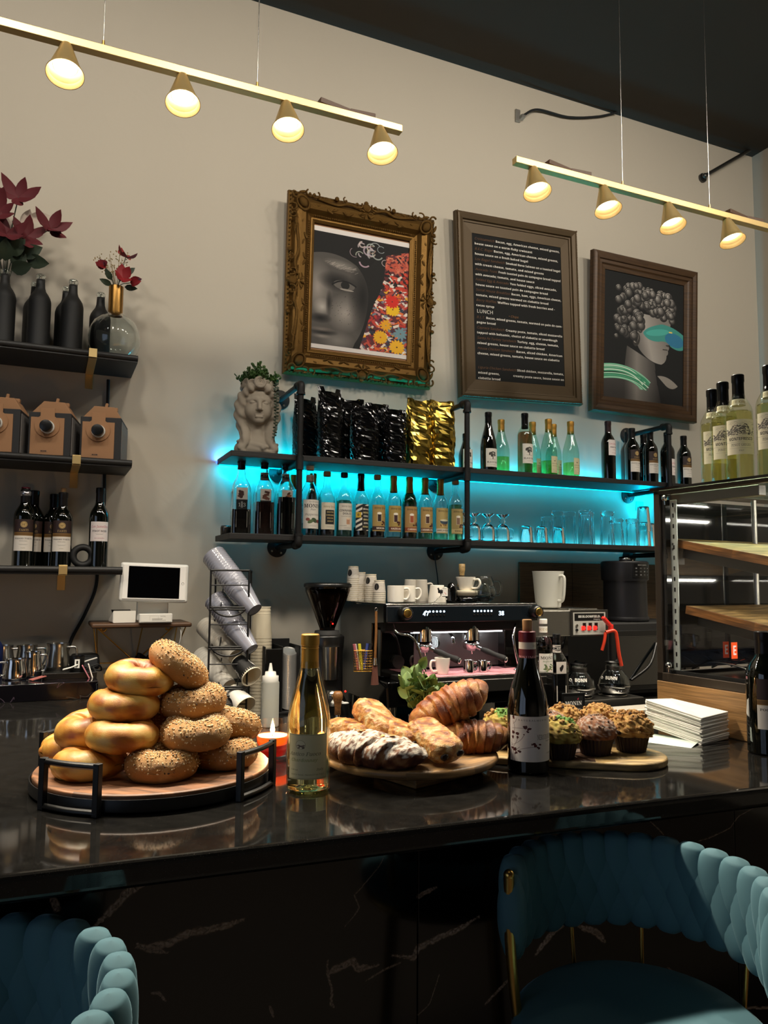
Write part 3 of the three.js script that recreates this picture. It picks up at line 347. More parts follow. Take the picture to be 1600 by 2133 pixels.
{ // painted bottles
  const o = { kind: 'bordeaux', r: 0.041, h: 0.302, top: 0.283, glass: S(0x0e0e0e, 0.6) };
  const rim = once('rim', () => lathe([[0.0126, 0.2835], [0.0157, 0.2835], [0.0163, 0.289], [0.0178, 0.29], [0.0178, 0.3], [0.015, 0.3035], [0.0128, 0.301], [0.0126, 0.2835]], 20));
  const spots = [[-0.188, 0.175, 'matte black painted bottle holding the large red bouquet'], [-0.065, 0.175, 'matte black painted bottle in the front row, left of the two beside the bouquet'], [0.052, 0.17, 'matte black painted bottle in the front row, next to the globe vase'], [-0.085, 0.08, 'matte black painted bottle in the back row, nearest the bouquet'], [0.03, 0.08, 'matte black painted bottle in the middle of the back row'], [0.16, 0.07, 'matte black painted bottle half hidden behind the globe vase']];
  let p0; spots.forEach(([x, z, label], i) => { if (!i) { p0 = bottle('painted_bottle', label, [x, 2.34, z], o, 0, 'matte black painted bottles'); part('bare_rim', rim, M.tumbler, p0, 'bare glass rim'); } else copy(p0, [x, 2.34, z], 0, label); });
}
// flowers: a petal is a bent leaf-shaped sheet
const petal = (l, w, bend = 0.3, fold = 0.2, n = 5) => { const g = new THREE.PlaneGeometry(1, 1, 4, n); return warp(g, (q) => { const t = q.y + 0.5, u = q.x * 2, k = Math.pow(sin(PI * Math.pow(clamp(t, 0, 1), 0.8)), 0.8) * w / 2 + 0.0004; q.set(u * k, t * l, -bend * l * t * t + fold * Math.abs(u) * k); }); };
function flower(parent, pos, dir, n, l, w, mat, name = 'petal', open = 0.5) {
  const q = new THREE.Quaternion().setFromUnitVectors(V(0, 1, 0), V(...dir).normalize()), g = once(['pt', l, w].join(), () => petal(l, w));
  for (let i = 0; i < n; i++) { const m = part(name, g, mat, parent); m.position.set(...pos); m.quaternion.copy(q).multiply(new THREE.Quaternion().setFromEuler(new THREE.Euler(0, i / n * 2 * PI + rr(-0.2, 0.2), 0))).multiply(new THREE.Quaternion().setFromEuler(new THREE.Euler(open + rr(-0.25, 0.3), 0, rr(-0.25, 0.25)))); m.scale.setScalar(rr(0.8, 1.08)); }
}
function leafAt(parent, pos, dir, l, w, mat, name = 'leaf', roll = 0) { const g = once(['lf', l, w].join(), () => petal(l, w, 0.15, 0.15)); const m = part(name, g, mat, parent); m.position.set(...pos); m.quaternion.setFromUnitVectors(V(0, 1, 0), V(...dir).normalize()).multiply(new THREE.Quaternion().setFromEuler(new THREE.Euler(0, roll, 0))); return m; }
{
  const t = thing('flower_bouquet', 'large bouquet of dark red artificial flowers with green leaves at the left edge', 'flowers', [-0.188, 2.63, 0.17]);
  const at = [[0.15, 0.2, 0.02], [0.03, 0.31, 0], [-0.04, 0.21, 0.05], [0.07, 0.15, 0.03], [-0.14, 0.3, 0], [-0.16, 0.17, 0.03], [0.0, 0.13, 0.06]];
  for (const [x, y, z] of at) { part('stem', tube([[0, -0.06, 0], [x * 0.35, y * 0.5, z * 0.4], [x, y, z]], 0.0022, 12, 5), M.dark_leaf, t); flower(t, [x, y, z], [x * 1.2 + 0.12, 0.35, 1], 6, 0.09, 0.046, M.dark_red, 'petal', 1.25); }
  for (const [x, y, z, a, b] of [[0.03, 0.02, 0.02, 0.4, 1], [-0.03, 0.02, 0.03, -0.3, 1], [0, 0.03, 0.05, 0, 0.5], [0.05, 0.07, 0.03, 1, 0.4], [-0.05, 0.06, 0.02, -1, 0.4], [0.01, 0.06, 0.04, 0.6, 0.6], [-0.02, 0.09, 0.03, -0.5, 1], [0.07, 0.06, 0.02, 1, -0.25], [0.02, 0.0, 0.05, 0.7, 0.1], [-0.06, 0.02, 0.05, -0.8, 0.1], [0.0, 0.08, 0.0, 0.2, 1]]) leafAt(t, [x, y, z], [a, b, 0.5], 0.085, 0.055, M.dark_leaf);
  for (const [x, y, a, b] of [[0.05, 0.2, 0.3, 1], [0.07, 0.24, 1, 0.3], [0.04, 0.14, 0.6, 0.8], [-0.07, 0.24, -0.4, 1], [0.0, 0.16, -0.2, 1]]) leafAt(t, [x, y, -0.02], [a, b, 0.2], 0.08, 0.04, S(0xb9a99a, 0.8, 0, { side: THREE.DoubleSide }), 'pale_leaf');
}
{
  const t = thing('globe_vase', 'clear glass globe vase with a tall brass neck on the top shelf', 'vase', [0.213, 2.34, 0.15]);
  part('globe', lathe([[0.0255, 0.2], [0.032, 0.1925], [0.0585, 0.1785], [0.0803, 0.157], [0.0952, 0.1245], [0.0992, 0.094], [0.0962, 0.067], [0.0835, 0.0365], [0.059, 0.0138], [0.0445, 0.003], [0.02, 0.0038], [0.02, 0.002], [0.045, 0.001], [0.06, 0.012], [0.085, 0.035], [0.098, 0.066], [0.101, 0.094], [0.097, 0.125], [0.082, 0.158], [0.06, 0.18], [0.034, 0.194], [0.028, 0.2], [0.0255, 0.2]], 40), M.tumbler, t);
  part('foot', lathe([[0, 0.0002], [0.02, 0.0002], [0.044, 0.0006], [0.044, 0.0016], [0, 0.0016]], 30), M.tumbler, t);
  part('neck', lathe([[0.026, 0.196], [0.028, 0.192], [0.0285, 0.31], [0.027, 0.311], [0.026, 0.308], [0.026, 0.2]], 36), S(0xa87f45, 0.3, 1), t);
  const f = thing('vase_flowers', 'small bunch of bright red flowers with dried sprigs in the globe vase', 'flowers', [0.213, 2.65, 0.15]);
  for (const [x, y, z, d, n, s, op] of [[0.03, 0.125, 0.01, [0.35, 1, 0.5], 5, 0.058, 1.35], [-0.045, 0.065, 0.03, [-1, 0.4, 0.6], 4, 0.05, 0.5], [0.02, 0.03, 0.035, [0.2, 0.4, 1], 5, 0.05, 1.1], [0.05, 0.015, 0.03, [1, 0.1, 0.4], 3, 0.05, 0.5]]) { part('stem', tube([[0, -0.1, 0], [x * 0.2, 0, z * 0.3], [x, y, z]], 0.0016, 12, 5), M.dark_leaf, f); flower(f, [x, y, z], d, n, s, 0.042, M.red, 'petal', op); }
  for (const [a, b, c, x, y] of [[0.8, 0.7, 0.3, 0.03, 0.05], [-0.9, 0.2, 0.4, -0.02, 0.0], [0.9, -0.1, 0.3, 0.03, 0.0], [-0.5, 0.6, 0.5, -0.02, 0.02], [0.3, 0.8, 0.6, 0.02, 0.03]]) leafAt(f, [x, y, 0.015], [a, b, c], 0.05, 0.024, M.dark_leaf);
  const spr = []; for (let i = 0; i < 90; i++) { const a = rr(-0.75, 0.35), r = rr(0.05, 0.155); spr.push(sph(0.0026, r * sin(a), r * cos(a) - 0.005, rr(-0.02, 0.03), 1, 1, 1, 5)); }
  for (let i = 0; i < 12; i++) { const a = rr(-0.75, 0.35), r = rr(0.09, 0.15); spr.push(rod([0, -0.02, 0.01], [r * sin(a), r * cos(a), rr(-0.02, 0.03)], 0.0007, 4)); }
  tag(part('dried_sprigs', spr, S(0x8a7348, 0.85), f), null, null, null, 'stuff');
}
{ // cardboard coffee carriers
  const make = (label) => {
    const t = thing('coffee_box', label, 'box', [0, 0, 0], 0, 'cardboard coffee boxes on the middle shelf');
    part('body', [box(0.15, 0.17, 0.21, 0, 0.085, -0.01, 0.003)], M.dark_card, t);
    part('front_panel', box(0.118, 0.142, 0.004, -0.008, 0.079, 0.0965, 0.001), M.card, t);
    part('side_panel', box(0.004, 0.148, 0.186, 0.0755, 0.083, -0.012, 0.001), S(0x6d6a68, 0.7), t);
    part('roof', [prism([[-0.075, 0], [0.075, 0], [0.045, 0.048], [-0.03, 0.05]], 0.13, 0.002).translate(0, 0.168, -0.06), box(0.075, 0.016, 0.02, 0.01, 0.222, -0.01, 0.003)], M.card, t);
    part('front_flap', [place(cyl(0.044, 0.044, 0.004, 0, 0, 0, 32), { p: [-0.008, 0.118, 0.099], r: [PI / 2, 0, 0] }), box(0.05, 0.07, 0.004, -0.008, 0.15, 0.1015, 0.001)], M.card, t);
    const sp = part('spout', place(lathe([[0, 0.03], [0.02, 0.03], [0.022, 0.026], [0.022, 0.006], [0.02, 0], [0, 0]].reverse(), 24), { p: [-0.006, 0.112, 0.113], r: [PI / 2, 0, 0] }), M.plastic, t); part('collar', place(cyl(0.025, 0.025, 0.01, 0, 0, 0, 24), { p: [-0.006, 0.112, 0.104], r: [PI / 2, 0, 0] }), M.white_plastic, sp);
    part('handle_tab', place(box(0.012, 0.04, 0.012, 0, 0.02, 0, 0.004), { p: [0.0, 0.205, 0.005], r: [0, 0, -0.2] }), M.card, t);
    part('print', print(0.026, 0.008, L.card, -0.018, 0.022, 0.0995), M.label, t);
    return t;
  };
  const a = make('rightmost cardboard coffee box with black spout, at the shelf end'); a.position.set(0.19, 1.927, 0.135); a.rotation.y = -0.2;
  copy(a, [0.01, 1.927, 0.14], -0.2, 'cardboard coffee box with black spout, between two others'); copy(a, [-0.165, 1.927, 0.14], -0.2, 'cardboard coffee box with black spout, cut by the left edge');
}
bottle('wine_bottle', 'dark red wine bottle with gold medal label and crumpled foil, left on the lowest shelf', [-0.082, 1.514, 0.15], { ...FANTI, cap: { mat: M.foil_dark, from: 0.82, to: 0.985 } });
{ const g = warp(sph(0.021, 0, 0.28, 0, 1, 0.75, 1, 18), (q) => { const k = 1 + 0.35 * fbm(q.x * 90, q.y * 90, q.z * 90); q.x *= k; q.z *= k; }); const t = scene.children[scene.children.length - 1]; part('foil', g, S(0xb9b6bb, 0.25, 0.9), t); part('red_tip', cyl(0.0155, 0.016, 0.012, 0, 0.292, 0, 20), M.foil_red, t); }
bottle('wine_bottle', 'dark wine bottle mostly hidden behind the leftmost medal label bottle', [-0.052, 1.514, 0.068], FANTI);
bottle('wine_bottle', 'dark red wine bottle with gold medal label and raised cork on the lowest shelf', [0.05, 1.514, 0.15], { ...FANTI, h: 0.29, cork: 0.018 });
bottle('wine_bottle', 'dark wine bottle hidden behind the corked medal label bottle', [0.02, 1.514, 0.068], { ...FANTI, h: 0.29 });
bottle('wine_bottle', 'pinot noir bottle with pink and white label on the lowest shelf', [0.184, 1.514, 0.15], { ...PINOT, cap: { mat: M.foil_dark, from: 0.78 } });
solo('black_roll', [place(tor(0.034, 0.013, 0, 0, 0, 32, 12), { s: [1, 1, 1.3], p: [0.128, 1.561, 0.16] })], M.matte, 'black ring shaped roll standing beside the pinot noir bottle', 'roll');
solo('power_cable', tube([[0.205, 2.3, 0.012], [0.207, 2.1, 0.012], [0.205, 1.93, 0.008], [0.207, 1.75, 0.012], [0.19, 1.6, 0.012], [0.19, 1.45, 0.014], [0.155, 1.34, 0.014], [0.108, 1.24, 0.016], [0.085, 1.16, 0.03], [0.08, 1.134, 0.08]], 0.0065, 70, 8), M.rubber, 'black cable running down the wall behind the left shelves', 'cable');

// ---------------------------------------------------------------- pictures on the back wall
function rails(w, h, prof) {  // four mitred rails round an opening w x h centred on 0, 0; prof is [outwards, forwards]
  const out = [];
  for (let s = 0; s < 4; s++) {
    const pos = [], idx = [], hor = s % 2 === 0, n = prof.length;
    for (const e of [-1, 1]) for (const [d, z] of prof) { const a = e * ((hor ? w : h) / 2 + d), b = (hor ? h : w) / 2 + d; pos.push(...[[a, -b], [b, a], [-a, b], [-b, -a]][s], z); }
    for (let i = 0; i < n - 1; i++) idx.push(i, i + n, i + 1, i + 1, i + n, i + n + 1);
    let g = new THREE.BufferGeometry(); g.setAttribute('position', new THREE.Float32BufferAttribute(pos, 3)); g.setIndex(idx); g = uvBox(g.toNonIndexed()); g.computeVertexNormals(); out.push(g);
  }
  return out;
}
const art1 = canvas(560, 760, (x, w, h) => {
  const g = (c0, c1, a, b, r) => { const k = x.createRadialGradient(a, b, r * 0.05, a, b, r); k.addColorStop(0, c0); k.addColorStop(1, c1); return k; };
  const soft = (c, a, b, r, r2 = r, t = 0) => { x.save(); x.translate(a, b); x.rotate(t); x.scale(1, r2 / r); x.fillStyle = g(c, c.replace(/[\d.]+\)$/, '0)'), 0, 0, r); x.beginPath(); x.arc(0, 0, r, 0, 7); x.fill(); x.restore(); };
  fill(x, '#191817', 0, 0, w, h);
  x.save(); x.beginPath(); x.moveTo(0, 110); x.quadraticCurveTo(160, 150, 250, 210); x.quadraticCurveTo(330, 300, 320, 430); x.quadraticCurveTo(310, 600, 250, 700); x.lineTo(230, h); x.lineTo(0, h); x.closePath(); x.fillStyle = '#4c4844'; x.fill(); x.clip();
  soft('rgba(150,142,134,.9)', 30, 380, 90, 190); soft('rgba(160,152,144,.85)', 190, 520, 110, 130, 0.2); soft('rgba(130,124,118,.8)', 150, 700, 110, 70); soft('rgba(185,178,168,.8)', 60, 500, 56, 60); soft('rgba(140,134,126,.8)', 160, 220, 110, 34, 0.15);
  soft('rgba(14,13,13,.95)', 140, 330, 120, 66, 0.1); soft('rgba(14,13,13,.85)', 290, 400, 90, 260); soft('rgba(12,12,12,.9)', 50, 570, 70, 34); soft('rgba(12,12,12,.9)', 70, 655, 90, 22); soft('rgba(20,19,18,.8)', 96, 470, 20, 90);
  x.fillStyle = '#5b5651'; x.beginPath(); x.ellipse(180, 345, 62, 30, 0.08, 0, 7); x.fill(); blob(x, '#181716', 186, 344, 25, 25); blob(x, '#8d867d', 196, 372, 40, 6, 0.05); x.strokeStyle = '#121111'; x.lineWidth = 9; x.beginPath(); x.moveTo(110, 352); x.quadraticCurveTo(170, 290, 250, 345); x.stroke();
  soft('rgba(120,110,102,.8)', 60, 640, 80, 18); soft('rgba(150,140,130,.7)', 60, 682, 60, 16);
  for (let i = 0; i < 70; i++) blob(x, 'rgba(20,18,17,.5)', rr(110, 280), rr(410, 600), rr(0.8, 2.6)); for (let i = 0; i < 40; i++) { x.strokeStyle = 'rgba(170,160,150,.5)'; x.lineWidth = 3; x.beginPath(); const a = rr(60, 240), b = 222 + (a - 60) * 0.16 + rr(-14, 14); x.moveTo(a, b); x.lineTo(a + 20, b - rr(4, 18)); x.stroke(); }
  x.restore();
  x.fillStyle = '#151413'; x.beginPath(); x.moveTo(0, 40); x.lineTo(380, 40); x.quadraticCurveTo(350, 260, 250, 205); x.quadraticCurveTo(120, 130, 0, 170); x.fill();
  for (let i = 0; i < 16; i++) { const a = rr(220, 420), b = rr(60, 190); x.strokeStyle = `rgba(${170 + rnd() * 40},${162 + rnd() * 40},${150 + rnd() * 40},.8)`; x.lineWidth = rr(3, 10); x.beginPath(); x.arc(a, b, rr(14, 34), rr(0, 3), rr(3, 6)); x.stroke(); }
  const paint = ['#b8322a', '#d8642c', '#e0a32c', '#c98a8a', '#d9cfc4', '#1d1a22', '#3d3040', '#6d7d88', '#b84a3a', '#7a2230', '#e6d9c8', '#2b3442'];
  x.save(); x.beginPath(); x.moveTo(420, 110); x.lineTo(w, 60); x.lineTo(w, h); x.lineTo(270, h); x.quadraticCurveTo(320, 560, 360, 420); x.quadraticCurveTo(420, 320, 420, 110); x.clip(); fill(x, '#5a2a2c', 250, 0, w, h);
  for (let i = 0; i < 620; i++) { const a = rr(270, w), b = rr(60, h); x.save(); x.translate(a, b); x.rotate(rr(-1, 1.2)); x.globalAlpha = 0.9; const c = b < 210 ? ['#c9634c', '#d07a5c', '#191718', '#b8503c'][i % 4] : b < 340 ? ['#191718', '#141214', '#c9432e', '#e0d6c8', '#b83a2a'][i % 5] : paint[i % paint.length]; fill(x, c, -rr(6, 24), -rr(3, 9), rr(18, 50), rr(7, 18)); x.restore(); } x.globalAlpha = 1;
  for (const [a, b, c, n, r] of [[470, 450, '#e2b21c', 16, 40], [430, 560, '#d99a20', 10, 34], [400, 640, '#dba422', 16, 40], [500, 690, '#e0a826', 14, 44], [465, 400, '#c92a20', 14, 40], [520, 600, '#6a8a92', 10, 40]]) for (let i = 0; i < n; i++) { const t = i / n * 6.28; blob(x, c, a + r * 0.6 * cos(t), b + r * 0.6 * sin(t), r * 0.5, r * 0.2, t); }
  x.restore();
  fill(x, '#d9d2cc', 0, 0, w, 30); fill(x, '#d9d2cc', 0, h - 26, w, 26);
});
const art3 = canvas(600, 820, (x, w, h) => {
  fill(x, '#141515', 0, 0, w, h);
  const curl = (a, b, r, k) => { const g = x.createRadialGradient(a - r * 0.3, b - r * 0.4, r * 0.1, a, b, r); g.addColorStop(0, `rgb(${190 * k | 0},${184 * k | 0},${176 * k | 0})`); g.addColorStop(0.6, `rgb(${96 * k | 0},${92 * k | 0},${88 * k | 0})`); g.addColorStop(1, 'rgba(26,25,25,.95)'); x.fillStyle = g; x.beginPath(); x.arc(a, b, r, 0, 7); x.fill(); x.strokeStyle = 'rgba(20,20,20,.75)'; x.lineWidth = 3; x.beginPath(); x.arc(a, b, r * 0.62, rr(0, 3), rr(3, 5.6)); x.stroke(); x.strokeStyle = `rgba(${215 * k | 0},${210 * k | 0},${200 * k | 0},.7)`; x.lineWidth = 3; x.beginPath(); x.arc(a, b, r * 0.8, 3.4, 5.2); x.stroke(); };
  const neck = x.createLinearGradient(150, 0, 420, 0); neck.addColorStop(0, '#3a3735'); neck.addColorStop(0.35, '#7f7a74'); neck.addColorStop(1, '#2c2a29'); x.fillStyle = neck; x.beginPath(); x.moveTo(170, 470); x.lineTo(380, 560); x.lineTo(400, 700); x.lineTo(480, 820); x.lineTo(0, 820); x.lineTo(0, 690); x.lineTo(150, 640); x.closePath(); x.fill();
  const face = x.createLinearGradient(200, 500, 460, 430); face.addColorStop(0, '#3c3937'); face.addColorStop(0.55, '#a19b94'); face.addColorStop(1, '#7d7872'); x.fillStyle = face; x.beginPath(); x.moveTo(220, 240); x.lineTo(500, 250); x.quadraticCurveTo(502, 300, 490, 340); x.lineTo(520, 400); x.quadraticCurveTo(512, 420, 486, 420); x.quadraticCurveTo(496, 446, 480, 462); x.quadraticCurveTo(488, 484, 470, 496); x.quadraticCurveTo(472, 540, 430, 560); x.quadraticCurveTo(340, 560, 270, 490); x.quadraticCurveTo(210, 420, 220, 240); x.fill();
  x.strokeStyle = '#2a2826'; x.lineWidth = 6; x.beginPath(); x.moveTo(478, 456); x.lineTo(440, 458); x.stroke(); blob(x, 'rgba(20,19,18,.6)', 486, 428, 22, 7); blob(x, '#35322f', 240, 420, 26, 46, 0.2); blob(x, '#8d877f', 236, 410, 18, 34, 0.2); blob(x, '#2f2c2a', 240, 418, 10, 22, 0.2);
  for (let i = 0; i < 150; i++) { const a = rr(0, 1), b = rr(0, 1), px = 90 + a * 430, py = 60 + 46 * Math.pow((a - 0.45) * 2, 2) + b * (a < 0.45 ? 340 : 165); curl(px, py, rr(16, 34), 0.6 + 0.4 * (a * 0.5 + 0.5) * (1 - b * 0.35)); }
  x.fillStyle = '#3f8f86'; x.beginPath(); x.moveTo(290, 370); x.quadraticCurveTo(300, 330, 430, 290); x.quadraticCurveTo(520, 290, 600, 340); x.lineTo(600, 440); x.quadraticCurveTo(560, 460, 500, 430); x.quadraticCurveTo(470, 390, 410, 410); x.quadraticCurveTo(320, 420, 290, 370); x.fill(); blob(x, '#2f7396', 530, 385, 74, 46, 0.2); blob(x, '#4aa79c', 400, 350, 90, 22, -0.2); x.fillStyle = '#d9c46a'; x.fillRect(488, 330, 26, 10);
  for (let i = 0; i < 60; i++) { x.strokeStyle = ['#2f7a58', '#4f9f78', '#8cc4a4', '#3a8a66', '#c9e0cc'][i % 5]; x.lineWidth = rr(3, 9); x.beginPath(); const o = rr(0, 92); x.moveTo(0, 610 + o); x.quadraticCurveTo(200, 570 + o, 300 + rr(-10, 50) - o * 0.2, 690 + o * 0.6); x.stroke(); }
  x.fillStyle = '#161616'; x.beginPath(); x.moveTo(380, 600); x.lineTo(470, 760); x.lineTo(520, 820); x.lineTo(430, 820); x.closePath(); x.fill(); x.fillStyle = '#8a847c'; x.beginPath(); x.moveTo(400, 640); x.quadraticCurveTo(480, 620, 560, 690); x.quadraticCurveTo(520, 730, 470, 700); x.closePath(); x.fill();
});
const menuArt = canvas(900, 1300, (x, w, h) => {
  fill(x, '#0a0b0a', 0, 0, w, h); let y = 46; const dy = 51.5;
  const line = (name, text) => { let px = 26; if (name) { x.font = 'italic 33px sans-serif'; x.textBaseline = 'middle'; x.textAlign = 'left'; x.fillStyle = '#6e4c30'; x.fillText(name, px, y); px += x.measureText(name).width + 12; } x.font = 'bold 31px sans-serif'; x.textAlign = 'left'; x.textBaseline = 'middle'; x.fillStyle = '#dcd7cd'; x.fillText(text, px, y, w - px - 8); y += dy; };
  line('Croissanwich', 'Bacon, egg, American cheese, mixed greens,'); line('', 'house sauce on a warm flaky croissant'); line('B.E.C. Bagel', 'Bacon, egg, American cheese, mixed greens,'); line('', 'house sauce on a fresh baked bagel'); line('Lox Bagel Sandwich', 'Smoked Nova Salmon on a toasted bagel'); line('', 'with cream cheese, tomato, and mixed greens'); line('Avocado Toast', 'Fresh toasted pain de campagne bread topped'); line('', 'with avocado; tomato, and house sauce'); line('Folded Egg & Avocado', 'Two folded eggs, sliced avocado,'); line('', 'house sauce on toasted pain de campagne bread'); line('Social House Breakfast', 'Bacon, ham, eggs, American cheese,'); line('', 'tomato, mixed greens warmed on ciabatta bread'); line('Berry Waffles', 'Waffles topped with fresh berries and -'); line('', 'cacao syrup');
  y += 8; words(x, 'LUNCH', 30, y, 50, '#d9d4ca', { align: 'left' }); words(x, '\u2022 Chips', 340, y + 16, 32, '#8a6038', { align: 'left', style: 'italic' }); y += dy + 8;
  line('B.L.T.', 'Bacon, mixed greens, tomato, warmed on pain de cam-'); line('', 'pagne bread'); line('Caprece Sandwich', 'Creamy pesto, tomato, sliced mozzarella'); line('', 'topped with balsamic, choice of ciabatta or sourdough'); line('Santa Fe Turkey Sandwich', 'Turkey, egg, cheese, tomato,'); line('', 'mixed greens, house sauce on ciabatta bread'); line('House Chicken Sandwich', 'Bacon, sliced chicken, American'); line('', 'cheese, mixed greens, tomato, house sauce on ciabatta');
});
const menuFoot = canvas(900, 160, (x, w) => { fill(x, '#0a0b0a', 0, 0, w, 160); const t = (s, a, b, c, st = 'bold', z = 31) => { x.font = `${st} ${z}px sans-serif`; x.fillStyle = c; x.textAlign = 'left'; x.textBaseline = 'middle'; x.fillText(s, a, b, w - a - 6); }; t('Liguria Chicken Sandwich', 26, 34, '#6e4c30', 'italic', 33); t('Sliced chicken, mozzarella, tomato,', 410, 34, '#dcd7cd'); t('mixed greens,', 26, 87, '#dcd7cd'); t('creamy pesto sauce, house sauce on', 370, 92, '#dcd7cd'); t('ciabatta bread', 26, 140, '#dcd7cd'); });
function hang(t, x, y, z, tilt, roll) { t.position.set(x, y, z); t.rotation.set(tilt, 0, roll); }
{ // ornate gilt frame; the opening is 0.48 x 0.6, the rail 0.12
  const t = thing('picture_frame', 'ornate gilded frame with a grey statue face and bright paint strokes', 'picture'), w = 0.49, h = 0.6;
  for (const g of rails(w, h, [[0, 0.006], [0, 0.016], [0.012, 0.022], [0.018, 0.022], [0.022, 0.018], [0.034, 0.024], [0.05, 0.044], [0.075, 0.052], [0.098, 0.04], [0.11, 0.024], [0.116, 0.026], [0.128, 0.018], [0.13, 0], [0.0, 0.0]])) part('rail', g, M.gilt, t);
  const c = tag(part('canvas_print', new THREE.PlaneGeometry(w, h - 0.02), S(0xffffff, 0.85, 0, { map: tex(art1) }), t), 'print of a grey stone face beside vivid paint strokes'); c.position.z = 0.009;
  part('backing', box(w + 0.1, h + 0.1, 0.006, 0, 0, 0.003, 0), M.card, t);
  const beads = []; for (const [a, b, hor] of [[w, h, 1], [h, w, 0]]) for (const s of [-1, 1]) { const n = Math.round(a / 0.0105); for (let i = 0; i <= n; i++) { const p = -a / 2 + a * i / n, q = s * (b / 2 + 0.028); beads.push(new THREE.IcosahedronGeometry(0.0042, 1).translate(hor ? p : q, hor ? q : p, 0.023)); } }
  tag(part('bead_moulding', beads, M.gilt, t), null, null, null, 'stuff');
  const outer = []; for (const [a, b, hor] of [[w + 0.24, h, 1], [h + 0.24, w, 0]]) for (const s of [-1, 1]) { const n = Math.round(a / 0.019); for (let i = 0; i <= n; i++) { const p = -a / 2 + a * i / n, q = s * (b / 2 + 0.121); outer.push(place(new THREE.OctahedronGeometry(0.006, 0), { p: [hor ? p : q, hor ? q : p, 0.025], r: [0, 0, 0.8] })); } }
  tag(part('dentil_moulding', outer, M.gilt, t), null, null, null, 'stuff');
  // carved scrolls: each side carries a centre shell, curls that pass the rim, and leaf sprays
  const curl = (x, y, r, dir, flip) => { const pts = []; for (let i = 0; i <= 16; i++) { const a = i / 16 * 1.6 * PI, k = r * (1 - 0.72 * i / 16); pts.push([x + k * cos(dir + flip * a), y + k * sin(dir + flip * a), 0.05 + 0.008 * sin(a)]); } return [tube(pts, r * 0.2, 20, 6), sph(r * 0.36, ...pts[16], 1, 1, 1, 8)]; };
  const leafy = (x, y, l, a, z = 0.05) => place(sph(0.5, 0, 0, 0, 1, 1, 1, 8), { s: [l, l * 0.34, l * 0.26], r: [0, 0, a], p: [x, y, z] });
  const side = (len, half) => { // along +x, outwards is +y
    const o = []; for (const s of [-1, 1]) {
      o.push(...curl(s * 0.045, half + 0.108, 0.023, s > 0 ? 2.6 : 0.5, s), ...curl(s * 0.105, half + 0.116, 0.017, s > 0 ? 1.2 : 1.9, -s), sph(0.011, s * 0.145, half + 0.122, 0.036, 1, 1, 1, 10), ...curl(s * (len / 2 + 0.01), half + 0.112, 0.021, s > 0 ? 2.2 : 0.9, s));
      o.push(tube([[s * 0.03, half + 0.086, 0.05], [s * 0.09, half + 0.1, 0.056], [s * 0.15, half + 0.084, 0.054], [s * (len / 2), half + 0.1, 0.05]], 0.0065, 22, 6));
      for (let i = 0; i < 9; i++) o.push(leafy(s * (0.03 + i * (len / 2 - 0.02) / 9), half + 0.064 + 0.016 * sin(i * 1.9), 0.036, s * (0.5 - (i % 3) * 0.5), 0.047));
      for (let i = 0; i < 3; i++) o.push(place(new THREE.TorusGeometry(0.02, 0.0028, 5, 10, 1.6), { p: [s * (len / 2 - 0.07 + i * 0.008), half + 0.085, 0.055], r: [0, 0, s > 0 ? 0.2 : 1.4] }));
    }
    o.push(sph(0.02, 0, half + 0.104, 0.046, 1.15, 1, 0.7, 12), sph(0.012, 0, half + 0.126, 0.042, 1, 1, 0.8, 10)); for (let i = 0; i < 7; i++) o.push(leafy(0.022 * cos(i * 0.9), half + 0.078 + 0.02 * sin(i * 0.9), 0.03, i * 0.9, 0.052)); return o;
  };
  const all = []; for (const [len, half, a] of [[w, h / 2, 0], [h, w / 2, PI / 2], [w, h / 2, PI], [h, w / 2, -PI / 2]]) part('carved_scrolls', side(len, half).map((g) => g.rotateZ(a)), M.gilt, t);
  for (const sx of [-1, 1]) for (const sy of [-1, 1]) { const x = sx * (w / 2 + 0.068), y = sy * (h / 2 + 0.068); part('corner_boss', [place(sph(0.5, 0, 0, 0, 1, 1, 1, 18), { s: [0.04, 0.052, 0.034], r: [0, 0, sx * sy * -0.6], p: [x, y, 0.054] }), place(tor(0.032, 0.006, 0, 0, 0, 24, 6), { s: [0.85, 1.1, 1], r: [0, 0, sx * sy * -0.6], p: [x, y, 0.052] }), ...curl(x + sx * 0.036, y + sy * 0.036, 0.024, 0.7 * sx, sx * sy), ...curl(x - sx * 0.03, y + sy * 0.046, 0.02, 2, -sx * sy), ...curl(x + sx * 0.046, y - sy * 0.03, 0.02, 2, sx * sy), leafy(x + sx * 0.05, y, 0.04, 1.2), leafy(x, y + sy * 0.05, 0.04, 0.2)], M.gilt, t); }
  hang(t, 1.318, 2.833, 0.045, 0.06, 0.006); t.scale.set(1.0, 0.985, 1);
}
